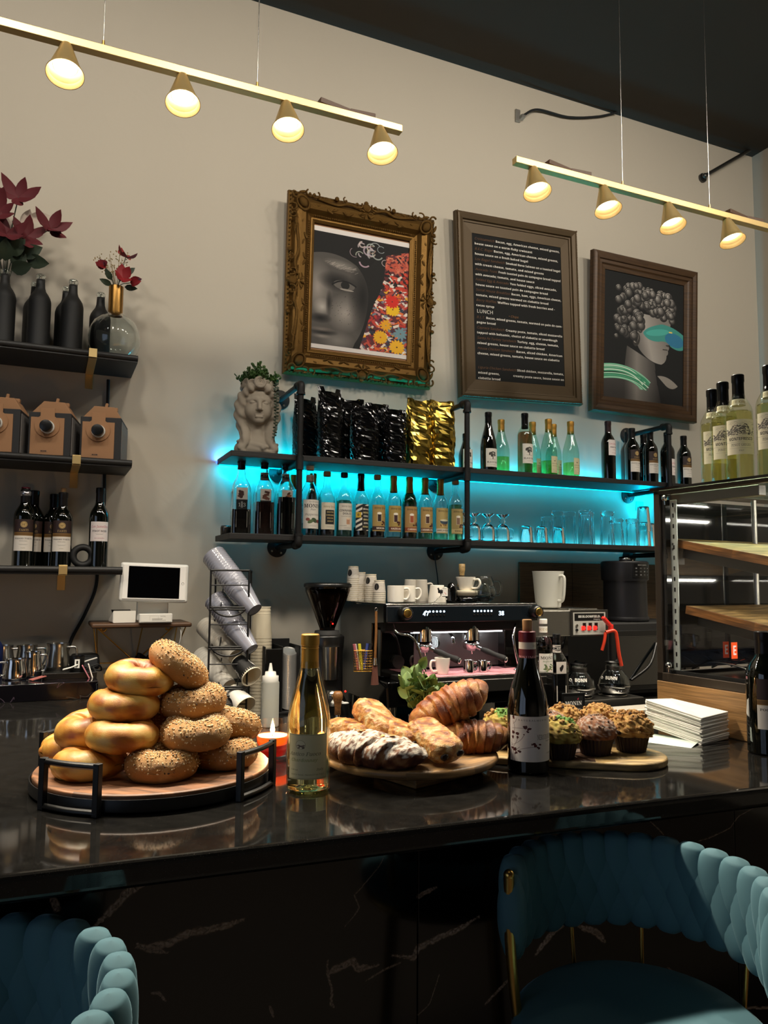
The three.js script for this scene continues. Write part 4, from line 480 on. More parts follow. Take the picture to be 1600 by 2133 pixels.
{
  const t = thing('menu_frame', 'dark bronze framed black menu board with white lettering, hung slightly crooked', 'menu board'), w = 0.55, h = 0.755;
  for (const g of rails(w, h, [[0, 0.008], [0, 0.012], [0.048, 0.015], [0.05, 0.02], [0.058, 0.021], [0.062, 0.03], [0.08, 0.036], [0.09, 0.034], [0.094, 0.026], [0.098, 0.026], [0.1, 0], [0, 0]])) part('rail', g, M.bronze, t);
  const rope = []; for (const [a, b, hor] of [[w + 0.19, h, 1], [h + 0.19, w, 0]]) for (const s of [-1, 1]) { const n = Math.round(a / 0.009); for (let i = 0; i <= n; i++) { const p = -a / 2 + a * i / n, q = s * (b / 2 + 0.092); rope.push(place(new THREE.OctahedronGeometry(0.5, 0), { s: [0.009, 0.006, 0.006], p: [hor ? p : q, hor ? q : p, 0.034], r: [0, 0, 0.7] })); } }
  tag(part('rope_moulding', rope, M.old_gilt, t), null, null, null, 'stuff');
  part('menu_sheet', new THREE.PlaneGeometry(w, h * 0.89).translate(0, h * 0.055, 0.009), S(0xffffff, 0.9, 0, { map: tex(menuArt) }), t); part('menu_strip', new THREE.PlaneGeometry(w, h * 0.11).translate(0, -h * 0.445, 0.009), S(0xffffff, 0.9, 0, { map: tex(menuFoot) }), t);
  part('backing', box(w + 0.1, h + 0.1, 0.006, 0, 0, 0.003, 0), M.black, t);
  hang(t, 2.207, 2.88, 0.045, 0.025, 0.043);
}
{
  const t = thing('picture_frame', 'plain brown wooden frame with a statue bust under teal paint strokes', 'picture'), w = 0.575, h = 0.71;
  for (const g of rails(w, h, [[0, 0.008], [0, 0.014], [0.022, 0.017], [0.03, 0.024], [0.046, 0.025], [0.05, 0.032], [0.07, 0.036], [0.084, 0.034], [0.09, 0.028], [0.092, 0], [0, 0]])) part('rail', g, once('framewood', () => S(0x5c4023, 0.45, 0.15, { map: T.oak })), t);
  const c = part('canvas_print', new THREE.PlaneGeometry(w, h), S(0xffffff, 0.9, 0, { map: tex(art3) }), t); c.position.z = 0.009; part('backing', box(w + 0.1, h + 0.1, 0.006, 0, 0, 0.003, 0), M.card, t);
  hang(t, 3.045, 2.845, 0.045, 0.04, -0.004);
}

// ---------------------------------------------------------------- pipe shelves with the LED strip
function pipeBracket(x, label) {
  const t = thing('pipe_bracket', label, 'bracket', [x, 1.62, 0], 0, 'black pipe brackets of the bottle shelves'), r = 0.0125, z = 0.318;
  for (const y of [0, 0.337, 0.672]) {
    const f = part('flange', place(lathe([[0, 0.012], [0.02, 0.012], [0.02, 0.007], [0.044, 0.006], [0.045, 0.004], [0.045, 0], [0, 0]].reverse(), 32), { p: [0, y, 0.001], r: [PI / 2, 0, 0] }), M.pipe, t);
    for (let i = 0; i < 4; i++) part('screw', place(cyl(0.005, 0.005, 0.003, 0, 0, 0, 10), { p: [0.031 * cos(i * PI / 2 + 0.6), y + 0.031 * sin(i * PI / 2 + 0.6), 0.0065], r: [PI / 2, 0, 0] }), M.steel, f);
    part('arm', rod([0, y, 0.008], [0, y, z], r, 16), M.pipe, t);
  }
  part('post', rod([0, -0.004, z], [0, 0.676, z], r, 16), M.pipe, t);
  for (const [y, s] of [[0.672, -1], [0, 1]]) part('elbow', [tube([[0, y, z - 0.045], [0, y, z - 0.01], [0, y + s * 0.008, z + 0.002], [0, y + s * 0.045, z]], 0.0165, 20, 14), place(cyl(0.019, 0.019, 0.01, 0, 0, 0, 18), { p: [0, y + s * 0.04 - 0.005, z] }), place(cyl(0.019, 0.019, 0.01, 0, 0, 0, 18), { p: [0, y, z - 0.045], r: [PI / 2, 0, 0] })], M.pipe, t);
  part('tee', [cyl(0.0165, 0.0165, 0.055, 0, 0.31, z, 18), place(cyl(0.0165, 0.0165, 0.03, 0, 0, 0, 18), { p: [0, 0.337, z - 0.035], r: [PI / 2, 0, 0] })], M.pipe, t);
  return t;
}
pipeBracket(0.945, 'black iron pipe bracket beside the statue planter, left end of the bottle shelves'); pipeBracket(1.742, 'black iron pipe bracket in the middle of the bottle shelves'); pipeBracket(2.95, 'black iron pipe bracket at the right end, behind the glass case');
const UP = 1.995, LO = 1.661;
solo('bottle_shelf', uvBox(box(2.72, 0.024, 0.272, 0.662 + 1.36, UP - 0.012, 0.166, 0.002)), M.shelf, 'upper black bottle shelf lit from behind by a cyan strip', 'shelf');
solo('bottle_shelf', uvBox(box(2.72, 0.024, 0.272, 0.662 + 1.36, LO - 0.012, 0.166, 0.002)), M.shelf, 'lower black bottle shelf with syrups and upturned glasses', 'shelf');
{ // one strip in the gap behind the upper shelf shines up the wall, one under the shelf shines down the wall
  const t = thing('led_strip', 'glowing cyan LED strip along the back edge of the upper bottle shelf', 'light strip', [0, 0, 0]);
  part('strip', box(2.5, 0.004, 0.01, 1.92, UP - 0.006, 0.016, 0.001), M.cyan, t); part('strip', box(2.5, 0.003, 0.01, 1.92, UP - 0.0255, 0.042, 0.001), M.cyan, t); part('strip', box(1.25, 0.004, 0.01, 2.4, LO + 0.002, 0.02, 0.001), M.cyan, t); part('end_led', sph(0.006, 0.664, UP - 0.012, 0.022), S(0x112244, 0.4, 0, { emissive: 0x2a4cff, emissiveIntensity: 6 }), t);
  part('loose_strip', box(0.05, 0.05, 0.004, 3.03, 1.9, 0.006, 0.001), M.cyan, t);
  const lamp = (x, w, y, z, ty, tz, k, c = CYAN) => { const l = new THREE.RectAreaLight(c, k, w, 0.01); l.name = 'strip_light'; l.position.set(x, y, z); l.lookAt(x, y + ty, z + tz); t.add(l); };
  for (const [x, w, d, u] of [[0.98, 0.6, 115, 150], [1.5, 0.44, 85, 110], [1.97, 0.5, 15, 150], [2.47, 0.5, 12, 200], [2.95, 0.46, 22, 150]]) { lamp(x, w, UP - 0.028, 0.042, -1, -0.75, d); if (x > 1.9) lamp(x, w, LO + 0.005, 0.022, 1, -0.35, x > 2.7 ? 32 : 20); lamp(x, w, UP - 0.003, 0.018, 1, -0.25, u); }
  lamp(0.674, 0.02, UP - 0.003, 0.018, 1, -0.25, 110, new THREE.Color(0.1, 0.16, 1));
  const p = new THREE.PointLight(CYAN, 0.16, 0, 2); p.name = 'loose_strip_light'; p.position.set(3.03, 1.9, 0.05); p.castShadow = true; t.add(p);
}
solo('strip_wire', tube([[1.735, 1.6, 0.01], [1.75, 1.5, 0.012], [1.757, 1.44, 0.012], [1.772, 1.38, 0.012]], 0.0025, 30, 6), M.rubber, 'thin black wire hanging below the lower bottle shelf', 'cable');

// ---------------------------------------------------------------- statue planter
function march(f, c, half, res) {  // surface of f = 0 in a cube round c
  const mc = new MarchingCubes(res, new THREE.MeshBasicMaterial(), false, false, 400000), h = res / 2;
  for (let k = 0; k < res; k++) for (let j = 0; j < res; j++) for (let i = 0; i < res; i++) mc.field[i + j * res + k * res * res] = -f(c[0] + (i - h) / h * half, c[1] + (j - h) / h * half, c[2] + (k - h) / h * half);
  mc.isolation = 0; mc.update(); const n = mc.count, p = mc.positionArray.slice(0, n * 3), N = new Float32Array(n * 3), e = half / res;
  for (let i = 0; i < n * 3; i += 3) { for (let a = 0; a < 3; a++) p[i + a] = p[i + a] * half + c[a]; const [x, y, z] = [p[i], p[i + 1], p[i + 2]], g = V(f(x + e, y, z) - f(x - e, y, z), f(x, y + e, z) - f(x, y - e, z), f(x, y, z + e) - f(x, y, z - e)).normalize(); g.toArray(N, i); }
  const a = V(), b = V(), d = V(); for (let i = 0; i < n * 3; i += 9) { a.fromArray(p, i); b.fromArray(p, i + 3).sub(a); d.fromArray(p, i + 6).sub(a); if (b.cross(d).dot(V(N[i], N[i + 1], N[i + 2])) < 0) for (const q of [p, N]) for (let k = 0; k < 3; k++) { const s = q[i + 3 + k]; q[i + 3 + k] = q[i + 6 + k]; q[i + 6 + k] = s; } }
  const g = new THREE.BufferGeometry(); g.setAttribute('position', new THREE.BufferAttribute(p, 3)); g.setAttribute('normal', new THREE.BufferAttribute(N, 3)); return uvBox(g);
}
const ell = (x, y, z, a, b, c, p, q, r) => { const X = (x - a) / p, Y = (y - b) / q, Z = (z - c) / r, k = Math.hypot(X, Y, Z); return (k - 1) * Math.min(p, q, r); };
const cap = (x, y, z, A, B, r0, r1) => { const ax = B[0] - A[0], ay = B[1] - A[1], az = B[2] - A[2], t = clamp(((x - A[0]) * ax + (y - A[1]) * ay + (z - A[2]) * az) / (ax * ax + ay * ay + az * az), 0, 1); return Math.hypot(x - A[0] - ax * t, y - A[1] - ay * t, z - A[2] - az * t) - lerp(r0, r1, t); };
const smin = (a, b, k) => { const h = clamp(0.5 + 0.5 * (b - a) / k, 0, 1); return lerp(b, a, h) - k * h * (1 - h); };
{
  const head = (x, y, z) => {
    const X = Math.abs(x); let d = ell(x, y, z, 0, 0.238, 0, 0.068, 0.076, 0.066); d = smin(d, ell(x, y, z, 0, 0.19, -0.03, 0.082, 0.11, 0.05), 0.02);
    d = smin(d, ell(x, y, z, 0, 0.186, 0.02, 0.052, 0.054, 0.05), 0.025); d = smin(d, ell(x, y, z, 0, 0.147, 0.052, 0.017, 0.014, 0.014), 0.016); d = smin(d, ell(X, y, z, 0.03, 0.186, 0.042, 0.022, 0.024, 0.02), 0.016);
    d = smin(d, cap(X, y, z, [0.01, 0.236, 0.062], [0.044, 0.234, 0.045], 0.006, 0.005), 0.012); d = Math.max(d, -ell(X, y, z, 0.026, 0.222, 0.073, 0.016, 0.009, 0.012) + 0.001); d = smin(d, ell(X, y, z, 0.026, 0.2215, 0.0545, 0.0135, 0.0085, 0.0115), 0.002);
    d = smin(d, cap(x, y, z, [0, 0.236, 0.062], [0, 0.193, 0.082], 0.0065, 0.0095), 0.008); d = smin(d, ell(X, y, z, 0.0085, 0.19, 0.072, 0.006, 0.005, 0.006), 0.004);
    d = smin(d, cap(x, y, z, [-0.014, 0.1695, 0.065], [0.014, 0.1695, 0.065], 0.0042, 0.0042), 0.003); d = smin(d, cap(x, y, z, [-0.011, 0.161, 0.065], [0.011, 0.161, 0.065], 0.0055, 0.0055), 0.003);
    d = smin(d, cap(x, y, z, [0, 0.17, -0.012], [0, 0.05, -0.004], 0.036, 0.042), 0.014); d = smin(d, ell(x, y, z, 0, 0.03, -0.005, 0.094, 0.055, 0.058), 0.02);
    const hair = [[0.0, 0.3, 0.062, 0.012], [0.04, 0.28, 0.055, 0.016], [0.064, 0.252, 0.03, 0.021], [0.072, 0.215, 0.016, 0.025], [0.07, 0.175, 0.006, 0.027], [0.06, 0.135, 0.0, 0.026], [0.05, 0.1, 0.014, 0.022], [0.052, 0.065, 0.034, 0.02], [0.066, 0.03, 0.046, 0.017], [0.06, 0.0, 0.048, 0.014]];
    let s = 9; for (let i = 0; i < hair.length - 1; i++) s = smin(s, cap(X, y, z, hair[i], hair[i + 1], hair[i][3], hair[i + 1][3]), 0.008); s += 0.0022 * sin((Math.atan2(z, X) * 9 + y * 60) * 1.6) * (y > 0.02 ? 1 : 0); d = smin(d, s, 0.006);
    for (const [a, b] of [[[-0.08, 0.06, 0.02], [0.03, 0.035, 0.056]], [[-0.075, 0.035, 0.03], [0.05, 0.015, 0.055]], [[0.085, 0.055, 0.01], [0.02, 0.03, 0.056]]]) d = smin(d, cap(x, y, z, a, b, 0.007, 0.008), 0.008);
    d = smin(d, Math.hypot(Math.hypot(x, (z + 0.002) * 0.95) - 0.062, y - 0.295) - 0.013, 0.008); return Math.max(d, -y, ell(x, y, z, 0, 0.31, 0, 0.05, 0.04, 0.05) < 0 ? 0.004 : -9);
  };
  const t = thing('statue_planter', 'grey stone planter shaped as a woman\'s head with a flower crown', 'planter', [0.8, UP, 0.165], -0.12);
  part('head', march(head, [0, 0.165, 0], 0.19, 100), M.stone, t);
  for (let i = 0; i < 9; i++) { const a = (i - 4) * 0.5, r = 0.066, k = i === 4 ? 1.25 : 0.95; const rose = []; for (const [R, q] of [[0.0165, 0.006], [0.0105, 0.0055], [0.005, 0.005]]) rose.push(place(tor(R, q, 0, 0, 0, 16, 8), { s: [k, k, k], r: [-0.25 + R * 6, a, 0], p: [r * sin(a), 0.305 + 0.003 * cos(i * 3), r * cos(a) + R * 0.2] })); part('stone_rose', rose, M.stone, t); }
  const p = thing('trailing_plant', 'bushy green artificial plant in the statue planter, one strand hanging over the face', 'plant', [0.8, UP + 0.3, 0.165]);
  const leaf = new THREE.SphereGeometry(1, 6, 4).scale(0.0058, 0.0085, 0.0016).translate(0, 0.008, 0), spots = [], stems = [];
  for (let i = 0; i < 60; i++) { const a = rr(0, 2 * PI), o = rr(0, 1), b = [0.05 * o * cos(a), 0.0, 0.045 * o * sin(a)], e = [b[0] * 2 + rr(-0.012, 0.012), rr(0.04, 0.105) * (1.1 - o * 0.5), b[2] * 1.9]; stems.push(rod(b, e, 0.001, 4)); for (let k = 0; k < 14; k++) { const f = 0.25 + k / 14 * 0.8; spots.push([lerp(b[0], e[0], f), lerp(b[1], e[1], f), lerp(b[2], e[2], f)]); } }
  part('stems', stems, M.dark_leaf, p); const im = new THREE.InstancedMesh(leaf, M.leaf, spots.length), o = new THREE.Object3D(), c = new THREE.Color();
  spots.forEach((q, i) => { o.position.set(...q); o.rotation.set(rr(-1.4, 1.4), rr(0, 6.3), rr(-1.4, 1.4)); o.scale.setScalar(rr(0.7, 1.25)); o.updateMatrix(); im.setMatrixAt(i, o.matrix); im.setColorAt(i, c.setHSL(0.27 + rr(-0.03, 0.03), 0.35, rr(0.35, 0.6))); }); im.name = 'leaves'; tag(im, null, null, null, 'stuff'); p.add(im);
  part('strand', tube([[0.055, 0.02, 0.03], [0.066, 0.01, 0.06], [0.062, -0.05, 0.078], [0.058, -0.12, 0.088], [0.058, -0.19, 0.08], [0.057, -0.24, 0.07]], 0.0014, 40, 5), M.dark_leaf, p);
  for (let i = 0; i < 34; i++) { const f = i / 34, y = -0.235 * f + 0.005, z = 0.07 + 0.02 * sin(f * PI), m = part('leaf', once('strandleaf', () => new THREE.SphereGeometry(1, 8, 5).scale(0.0068, 0.0085, 0.002).translate(0, 0.008, 0)), M.dark_leaf, p); m.position.set(0.061 - 0.004 * f, y, z); m.rotation.set(rr(-0.5, 0.9), 0, (i % 2 ? 1 : -1) * rr(0.9, 1.7)); m.scale.setScalar(0.85 - 0.25 * f); }
}

// ---------------------------------------------------------------- foil coffee bags
function bag(w, h, d, sd, ear, nu, nv, amp) {
  const hash = (i, j, k) => { const q = sin(i * 127.1 + j * 311.7 + k * 74.7 + sd * 19.3) * 43758.5453; return (q - Math.floor(q)) * 2 - 1; };
  return grid((u, v) => {
    const i = Math.round(u * nu) % nu, j = Math.round(v * nv), a = u * 2 * PI, cx = Math.sign(cos(a)) * Math.pow(Math.abs(cos(a)), 0.6), cz = Math.sign(sin(a)) * Math.pow(Math.abs(sin(a)), 0.8), open = Math.pow(1 - sstep(v, 0.5, 0.96), 0.8), top = v > 0.95;
    let X = w / 2 * cx * (0.95 + 0.06 * v), Z = (0.0025 + d / 2 * open * (0.9 + 0.1 * sin(v * 9 + sd))) * cz, Y = h * v; const k = top || j === 0 ? 0.15 : 1;
    X += amp * 0.6 * hash(i, j, 1) * k; Y += amp * hash(i, j, 2) * k * 0.8; Z += (amp * 1.1 * hash(i, j, 3) + amp * 1.6 * nz(X * 16 + sd, Y * 14, sd)) * k * (cz > 0 ? 1 : -1) * Math.min(1, Math.abs(cz) * 2);
    if (v > 0.9) { Y += ear * (Math.abs(cx) > 0.5 ? 1 : -0.5) * (v - 0.9) * 10; Z += 0.01 * sin(X * 55 + sd) * (v - 0.9) * 8; }
    return [-X, Math.max(Y, 0), Z];
  }, nu, nv);
}
{
  const foilK = S(0x060607, 0.13, 0.2, { flatShading: true, side: THREE.DoubleSide }), foilG = S(0xb59a48, 0.24, 1, { flatShading: true, side: THREE.DoubleSide }), g = [bag(0.122, 0.318, 0.085, 1.3, 0.014, 44, 46, 0.0016), bag(0.136, 0.268, 0.09, 4.1, 0.004, 42, 40, 0.0026), bag(0.12, 0.262, 0.09, 7.7, 0.003, 42, 40, 0.0026), bag(0.132, 0.322, 0.085, 11.2, 0.004, 22, 20, 0.0048), bag(0.126, 0.328, 0.085, 15.9, 0.004, 22, 20, 0.0048)];
  const put = (i, m, x, z, turn, label, sy = 1) => { const o = solo('foil_bag', g[i], m, label, 'bag', i > 2 ? 'gold foil coffee bags' : 'black foil coffee bags'); o.position.set(x, UP, z); o.rotation.y = turn; o.scale.y = sy; return o; };
  put(0, foilK, 1.043, 0.08, 0.35, 'black foil coffee bag behind the leftmost tall one, only a sliver showing', 0.94); put(0, foilK, 1.122, 0.185, 0.25, 'tall black foil coffee bag with a torn peaked top, leftmost in the front row');
  put(1, foilK, 1.262, 0.07, 0, 'black foil coffee bag in the back row, behind the crinkled middle one', 1.18); put(1, foilK, 1.287, 0.19, 0.06, 'crinkled black foil coffee bag in the middle of the front row'); put(2, foilK, 1.40, 0.07, 0, 'black foil coffee bag in the back row next to the gold ones', 1.18); put(2, foilK, 1.43, 0.19, -0.05, 'crinkled black foil coffee bag touching the gold bags');
  put(3, foilG, 1.565, 0.175, 0.1, 'gold foil coffee bag beside the black ones'); put(4, foilG, 1.685, 0.18, -0.06, 'gold foil coffee bag next to the middle pipe bracket');
}

// ---------------------------------------------------------------- bottles on the upper shelf
{
  const green = pane(0xd6ece0), rose = wine(0xe8b093), pale = wine(0xdbe0a4), clearG = pane(0xe6f2ea);
  const OAK = { kind: 'burgundy', r: 0.041, h: 0.303, glass: M.dark_glass, cap: { mat: M.cap_black, from: 0.8 }, labels: [[L.oak, 0.03, 0.09, 1.7]] };
  bottle('wine_bottle', 'black oak tree label red wine beside the middle pipe bracket', [1.952, UP, 0.16], OAK); bottle('wine_bottle', 'dark bottle nearly hidden behind the middle pipe bracket', [1.858, UP, 0.1], { ...OAK, h: 0.2, r: 0.035 });
  bottle('wine_bottle', 'pale green white wine bottle behind the rose, gold cap', [2.07, UP, 0.09], { kind: 'burgundy', r: 0.042, h: 0.29, glass: green, wine: pale, level: 0.1, cap: { mat: M.foil_gold, from: 0.8 } });
  bottle('rose_bottle', 'pink rose wine with a tree label and black cap', [2.157, UP, 0.17], { kind: 'bordeaux', r: 0.0385, h: 0.315, glass: clearG, wine: rose, level: 0.22, cap: { mat: M.cap_black, from: 0.76 }, labels: [[L.oak, 0.06, 0.098, 1.8]] });
  const CH = { kind: 'burgundy', r: 0.0425, h: 0.3, glass: green, wine: pale, level: 0.085, cap: { mat: M.foil_gold, from: 0.79 }, labels: [[L.fuoco, 0.022, 0.085, 1.35, 0.35]] };
  const a = bottle('wine_bottle', 'chardonnay with gold cap, left one of the two in front', [2.303, UP, 0.165], CH, 0, 'chardonnay bottles on the upper shelf'); copy(a, [2.44, UP, 0.165], 0, 'chardonnay with gold cap, right one of the two in front'); copy(a, [2.272, UP, 0.07], 0.2, 'gold capped chardonnay in the back row, on the left'); copy(a, [2.402, UP, 0.07], 0.2, 'gold capped chardonnay in the back row, on the right');
  bottle('wine_bottle', 'tall pinot noir with white label standing alone near the right flange', [2.685, UP, 0.16], { ...PINOT, h: 0.325, labels: [[L.pinot, 0.14, 0.082, 1.9, 0.3]] });
  const f = bottle('wine_bottle', 'medal label red wine under the right pipe arm, left of the pair', [2.84, UP, 0.165], FANTI, 0, 'medal label bottles on the upper shelf'); copy(f, [2.966, UP, 0.165], 0, 'medal label red wine under the right pipe arm, right of the pair'); copy(f, [2.894, UP, 0.07], 0.4, 'medal label red wine in the back row between the pair'); copy(f, [3.005, UP, 0.072], 0.4, 'medal label red wine in the back row by the right bracket');
  bottle('wine_bottle', 'dark wine bottle behind the right bracket post', [3.09, UP, 0.16], { ...FANTI, labels: [[L.pinot, 0.06, 0.09, 1.6, 0.5]] });
}
{ // syrups on the lower shelf
  const R = { kind: 'routin', r: 0.0405, h: 0.318, glass: M.tumbler }, syrup = (c) => P(c, 0.05, { clearcoat: 0.6 });
  bottle('syrup_bottle', 'square chocolate syrup bottle, first on the lower shelf', [0.737, LO, 0.17], { ...R, wine: syrup(0x0a0706), level: 0.105, cap: { mat: M.plastic, from: 0.87 }, labels: [[L.choc, 0.03, 0.165, 0.046]] }, -0.1);
  bottle('syrup_bottle', 'square chocolate bar syrup bottle, second on the lower shelf', [0.836, LO, 0.17], { ...R, wine: syrup(0x1c0b07), level: 0.14, cap: { mat: M.plastic, from: 0.9 }, labels: [[L.bar, 0.03, 0.165, 0.046]], neck: [L.black1883, 0.237, 0.03, 0.0172] }, -0.06);
  bottle('syrup_bottle', 'square almond syrup bottle with a dark fill, beside the left post', [0.93, LO, 0.17], { ...R, wine: syrup(0x0a0806), level: 0.165, cap: { mat: M.plastic, from: 0.9 }, labels: [[L.almond, 0.03, 0.165, 0.046]], neck: [L.black1883, 0.237, 0.03, 0.0172] }, -0.06);
  bottle('syrup_bottle', 'clear bottle with a gold neck behind the left post', [0.995, LO, 0.08], { kind: 'syrup', r: 0.037, h: 0.3, glass: M.blue_glass, wine: wine(0xc9e0da), level: 0.1, cap: { mat: M.foil_gold, from: 0.72, to: 0.93 }, labels: [[L.monin2, 0.04, 0.1, 1.9]] });
  bottle('syrup_bottle', 'peppermint syrup bottle with a white leaf label right of the post', [1.04, LO, 0.17], { kind: 'syrup', r: 0.038, h: 0.312, glass: M.tumbler, wine: wine(0xc4e8ea), level: 0.06, cap: { mat: M.white, from: 0.945 }, labels: [[L.monin, 0.035, 0.125, 2.4, 0.1]], neck: [L.montenotch, 0.24, 0.03, 0.0175] });
  bottle('syrup_bottle', 'dark syrup bottle tucked behind the peppermint one', [1.085, LO, 0.08], { kind: 'syrup', r: 0.034, h: 0.29, glass: M.dark_glass, cap: { mat: M.foil_gold, from: 0.74 } });
  const ST = { kind: 'syrup', r: 0.0355, h: 0.29 }, cap = (m) => ({ mat: m, from: 0.935 }), sleeve = (m) => ({ mat: m, from: 0.74, rb: 0.0175 });
  [['salted caramel pecan syrup with a black square on its cream label', 0.04, 0x150a08, cap(M.cork)], ['cinnamon dolce syrup with a white label and black cap', 0.166, 0x3c3216, cap(M.plastic)], ['striped black and white syrup with a yellow patch', 0.05, 0x0b0807, sleeve(M.gloss)], ['mocha syrup with a tan label and dark foot', 0.05, 0x120a08, cap(M.cork)], ['hazelnut syrup with a gold neck sleeve, nearly empty', 0.012, 0x7a5c30, sleeve(M.foil_gold)], ['caramel syrup full of amber liquid', 0.245, 0x8a4a14, sleeve(M.foil_gold)], ['caramel pecan syrup with a gold sleeve and greenish rest', 0.04, 0x6a6a2c, sleeve(M.foil_gold)], ['vanilla almond syrup with a cup on the label', 0.042, 0x5a6a40, sleeve(M.foil_gold)], ['vanilla syrup filled with pale yellow liquid, last of the row', 0.172, 0xb09a48, cap(M.cork)]].forEach(([label, level, c, k], i) => {
    const thick = i < 4; bottle('syrup_bottle', label, [1.119 + i * 0.0805, LO, 0.17], { ...ST, glass: M.tumbler, wine: thick && i !== 1 ? syrup(c) : wine(new THREE.Color(c).lerp(new THREE.Color(1, 1, 0.8), i === 5 ? 0.12 : 0.4)), level, cap: k, labels: [[L.sk[i], 0.034, 0.118, 2.3, 0.12]] });
  });
  solo('spice_jar', [lathe([[0, 0], [0.02, 0], [0.021, 0.03], [0.018, 0.04], [0, 0.041]], 20)], M.dark_steel, 'small dark jar at the left end of the lower bottle shelf', 'jar').position.set(0.686, LO, 0.12);
}
{ // glasses turned upside down
  const wall = (pts, n = 28) => lathe(pts, n), skin = (o, t) => [...o, ...[...o].reverse().slice(1, -1).map(([r, y]) => [Math.max(r - t, 0.0005), y < 0.01 ? y : y - t * 0.6])];
  const mug = thing('mug_glass', 'footed glass mug turned upside down beside the middle bracket, leftmost', 'glass', [0, 0, 0], 0, 'upturned footed glass mugs'); part('bowl', wall([[0.0005, 0.084], [0.028, 0.078], [0.0335, 0.06], [0.0345, 0.02], [0.0335, 0], [0.036, 0], [0.037, 0.02], [0.036, 0.06], [0.03, 0.08], [0.014, 0.09], [0.011, 0.096], [0.017, 0.103], [0.011, 0.112], [0.013, 0.122], [0.033, 0.135], [0.034, 0.138], [0.0005, 0.14]].reverse()), M.tumbler, mug); part('handle', tube([[0.034, 0.07, 0], [0.055, 0.068, 0], [0.062, 0.05, 0], [0.055, 0.026, 0], [0.036, 0.022, 0]], 0.0035, 20, 8), M.tumbler, mug);
  mug.position.set(1.8, LO, 0.17); [1.862, 1.94, 2.023].forEach((x, i) => copy(mug, [x, LO, 0.17], 0, ['second', 'third', 'rightmost'][i] + ' footed glass mug turned upside down on the lower shelf'));
  const low = tag(part('short_tumbler', wall([[0.0005, 0.072], [0.029, 0.07], [0.035, 0.006], [0.0355, 0], [0.0375, 0], [0.0377, 0.01], [0.033, 0.08], [0.03, 0.086], [0.0005, 0.085]].reverse()), M.tumbler, scene), 'short tumbler turned upside down, left of three', 'glass', 'upturned short tumblers'); low.position.set(2.157, LO, 0.17); copy(low, [2.247, LO, 0.17], 0, 'short tumbler turned upside down, middle of three'); copy(low, [2.342, LO, 0.18], 0, 'short tumbler turned upside down, right of three');
  const facet = (h, rb, rt) => grid((u, v) => { const P0 = [[0.0005, h * 0.86], [rb - 0.003, h * 0.86], [rt - 0.0025, 0.004], [rt, 0], [rt + 0.001, 0.005], [lerp(rt, rb, 0.9), h * 0.88], [rb + 0.004, h * 0.9], [rb + 0.006, h * 0.97], [rb, h], [0.0005, h - 0.003]][Math.round(v * 9)], a = u * 2 * PI, q = P0[0] * (1 + 0.045 * cos(a * 12) * (P0[1] < h * 0.9 ? 1 : 0)); return [-q * cos(a), P0[1], q * sin(a)]; }, 72, 9);
  const tall = tag(part('tall_glass', facet(0.178, 0.029, 0.036), M.tumbler, scene), 'tallest ribbed glass turned upside down, front left', 'glass', 'upturned ribbed glasses'); tall.position.set(2.497, LO, 0.2);
  [[2.41, 0.09, 'back row, above the short tumblers'], [2.567, 0.13, 'middle of the tall ones'], [2.636, 0.2, 'front right of the tall ones'], [2.49, 0.08, 'back row behind the tallest']].forEach(([x, z, l]) => copy(tall, [x, LO, z], 0, 'tall ribbed glass turned upside down, ' + l));
  const mid = tag(part('ribbed_glass', facet(0.146, 0.028, 0.0355), M.tumbler, scene), 'medium ribbed glass turned upside down beside the tall ones', 'glass', 'upturned medium glasses'); mid.position.set(2.725, LO, 0.17); copy(mid, [2.808, LO, 0.19], 0, 'medium ribbed glass turned upside down, right one near the stacked pair'); copy(mid, [2.35, LO, 0.08], 0, 'medium ribbed glass in the back row by the short tumblers');
  const pair = tag(part('stacked_glass', wall([[0.0005, 0.114], [0.0285, 0.112], [0.0355, 0.004], [0.0365, 0], [0.038, 0], [0.0382, 0.008], [0.031, 0.125], [0.029, 0.132], [0.0005, 0.131]].reverse()), M.tumbler, scene), 'lower glass of the stacked pair by the glass case', 'glass', 'stacked glasses'); pair.position.set(2.902, LO, 0.17); copy(pair, [2.902, LO + 0.084, 0.17], 0, 'upper glass of the stacked pair by the glass case'); copy(pair, [2.985, LO, 0.12], 0, 'glass at the far right end of the lower shelf');
}

